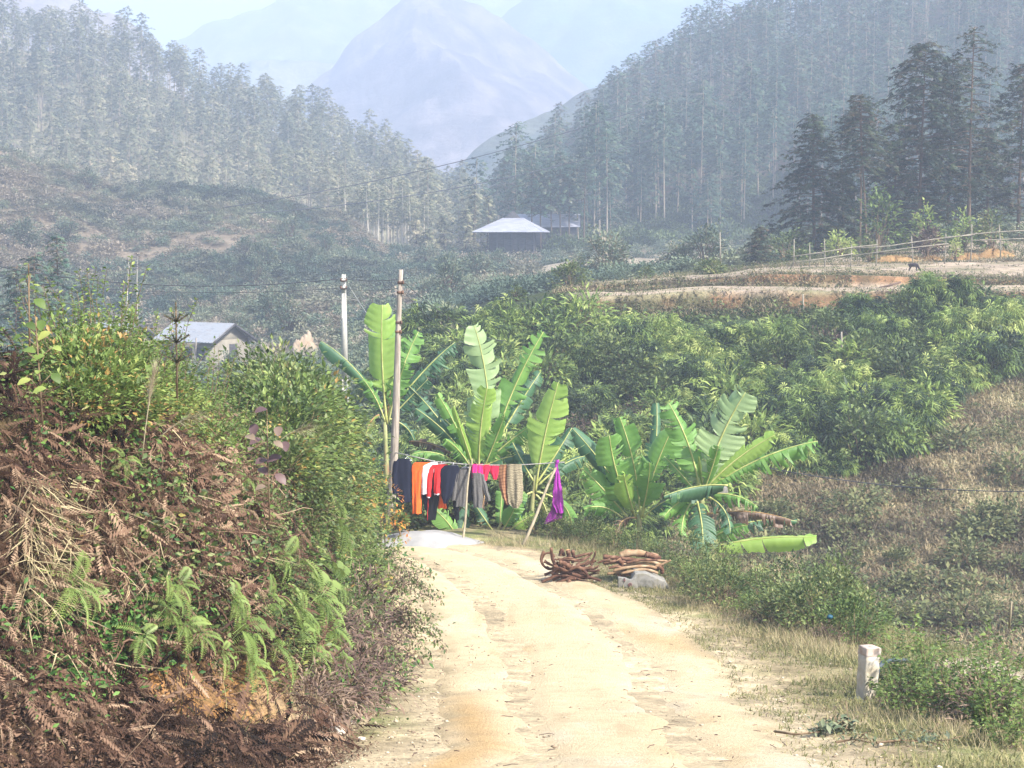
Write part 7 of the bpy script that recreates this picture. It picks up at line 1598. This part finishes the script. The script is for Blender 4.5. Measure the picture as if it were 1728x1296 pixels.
# young spruce
S, C_ = conifer(1, .05, .2, 10, 5)
p = at(298, 600, 14.4); e = empty("spruce_seedling", p, "young spruce leader with upswept side shoots among the wand shrubs", "spruce seedling"); S = MB(); S.tube(np.array([[0, 0, -.35], [0, 0, .2], [0, 0, .43]]), [.009, .007, .005], 6); F = MB(); q = np.random.default_rng(4)
def shoot(a, b):
    a, b = np.array(a), np.array(b); S.tube(np.array([a, b]), .004, 5); m = int(np.linalg.norm(b - a) * 900) + 40; t = q.uniform(0, 1, m)[:, None]; F.inst(NARROW, a + (b - a) * t, frames(rdir(m, -.5, 1, q) + norm(b - a) * .8), q.uniform(.018, .03, m), q.uniform(.2, .7, m))
shoot([0, 0, -.2], [0, 0, .43])
for z, L in ((.27, .10), (.10, .11), (-.06, .13)):
    for a in (0.3, 2.0, 3.4, 5.2): shoot([0, 0, z], [L * cos(a), L * sin(a) * .6, z + L * .6])
S.build("stem", M_stem, e); F.build("needles", M_spr, e)
# big-leaved plant at the left edge, purple-leaved plant
BIG = blade_T(4, .75, .35)
def bigleaf(name, label, pxs, d, mat, leaf, seed, foot, cat="plant"):
    q = np.random.default_rng(seed); A = at(*foot, d); e = empty(name, A, label, cat); S = MB(); F = MB()
    S.tube(np.array([A * 0, (at(*pxs[0], d) - A) * .5, at(*pxs[0], d) - A]), [.008, .006, .004], 5)
    for px, py in pxs:
        X = at(px, py, d + q.uniform(-.1, .1)) - A; dd = norm(np.array([q.uniform(-1, 1), -.5, q.uniform(-.5, .2)])); c = (at(*pxs[0], d) - A) * np.clip((foot[1] - py - 20) / (foot[1] - pxs[0][1]), 0, 1)
        S.tube(np.array([c, X]), .003, 4); F.inst(BIG, X[None], frames(dd[None], [0, -.6, 1.]), leaf * q.uniform(.7, 1.2), q.uniform(.1, .9, 1))
    S.build("stem", M_stem, e); F.build("foliage", mat, e)
bigleaf("broad_leaved_plant", "plant with broad round leaves at the left edge of the bank top", [(58, 505), (45, 545), (70, 540), (38, 565), (85, 560), (60, 580), (75, 600), (50, 610), (90, 585), (66, 625), (88, 630), (40, 590), (78, 655), (52, 640), (96, 610)], 12.2, M_brightleaf, .085, 1, (72, 720))
bigleaf("broad_leaved_plant", "single sprig reaching up at the left edge against the hillside", [(48, 445), (52, 462), (44, 470), (50, 485), (42, 500)], 12.5, M_midleaf, .05, 2, (50, 600))
M_purp = leafmat("purple_leaf", [(0, (.06, .035, .04)), (.5, (.13, .08, .075)), (1, (.2, .16, .10))], .2, .5, .1)
bigleaf("purple_leaved_plant", "plant with drooping purple-brown leaves on the bank's green flank", [(450, 690), (430, 715), (470, 720), (440, 740), (462, 745), (425, 755), (475, 770), (450, 775), (438, 790), (465, 800), (448, 820), (480, 745), (415, 735)], 15.4, M_purp, .11, 3, (455, 880))
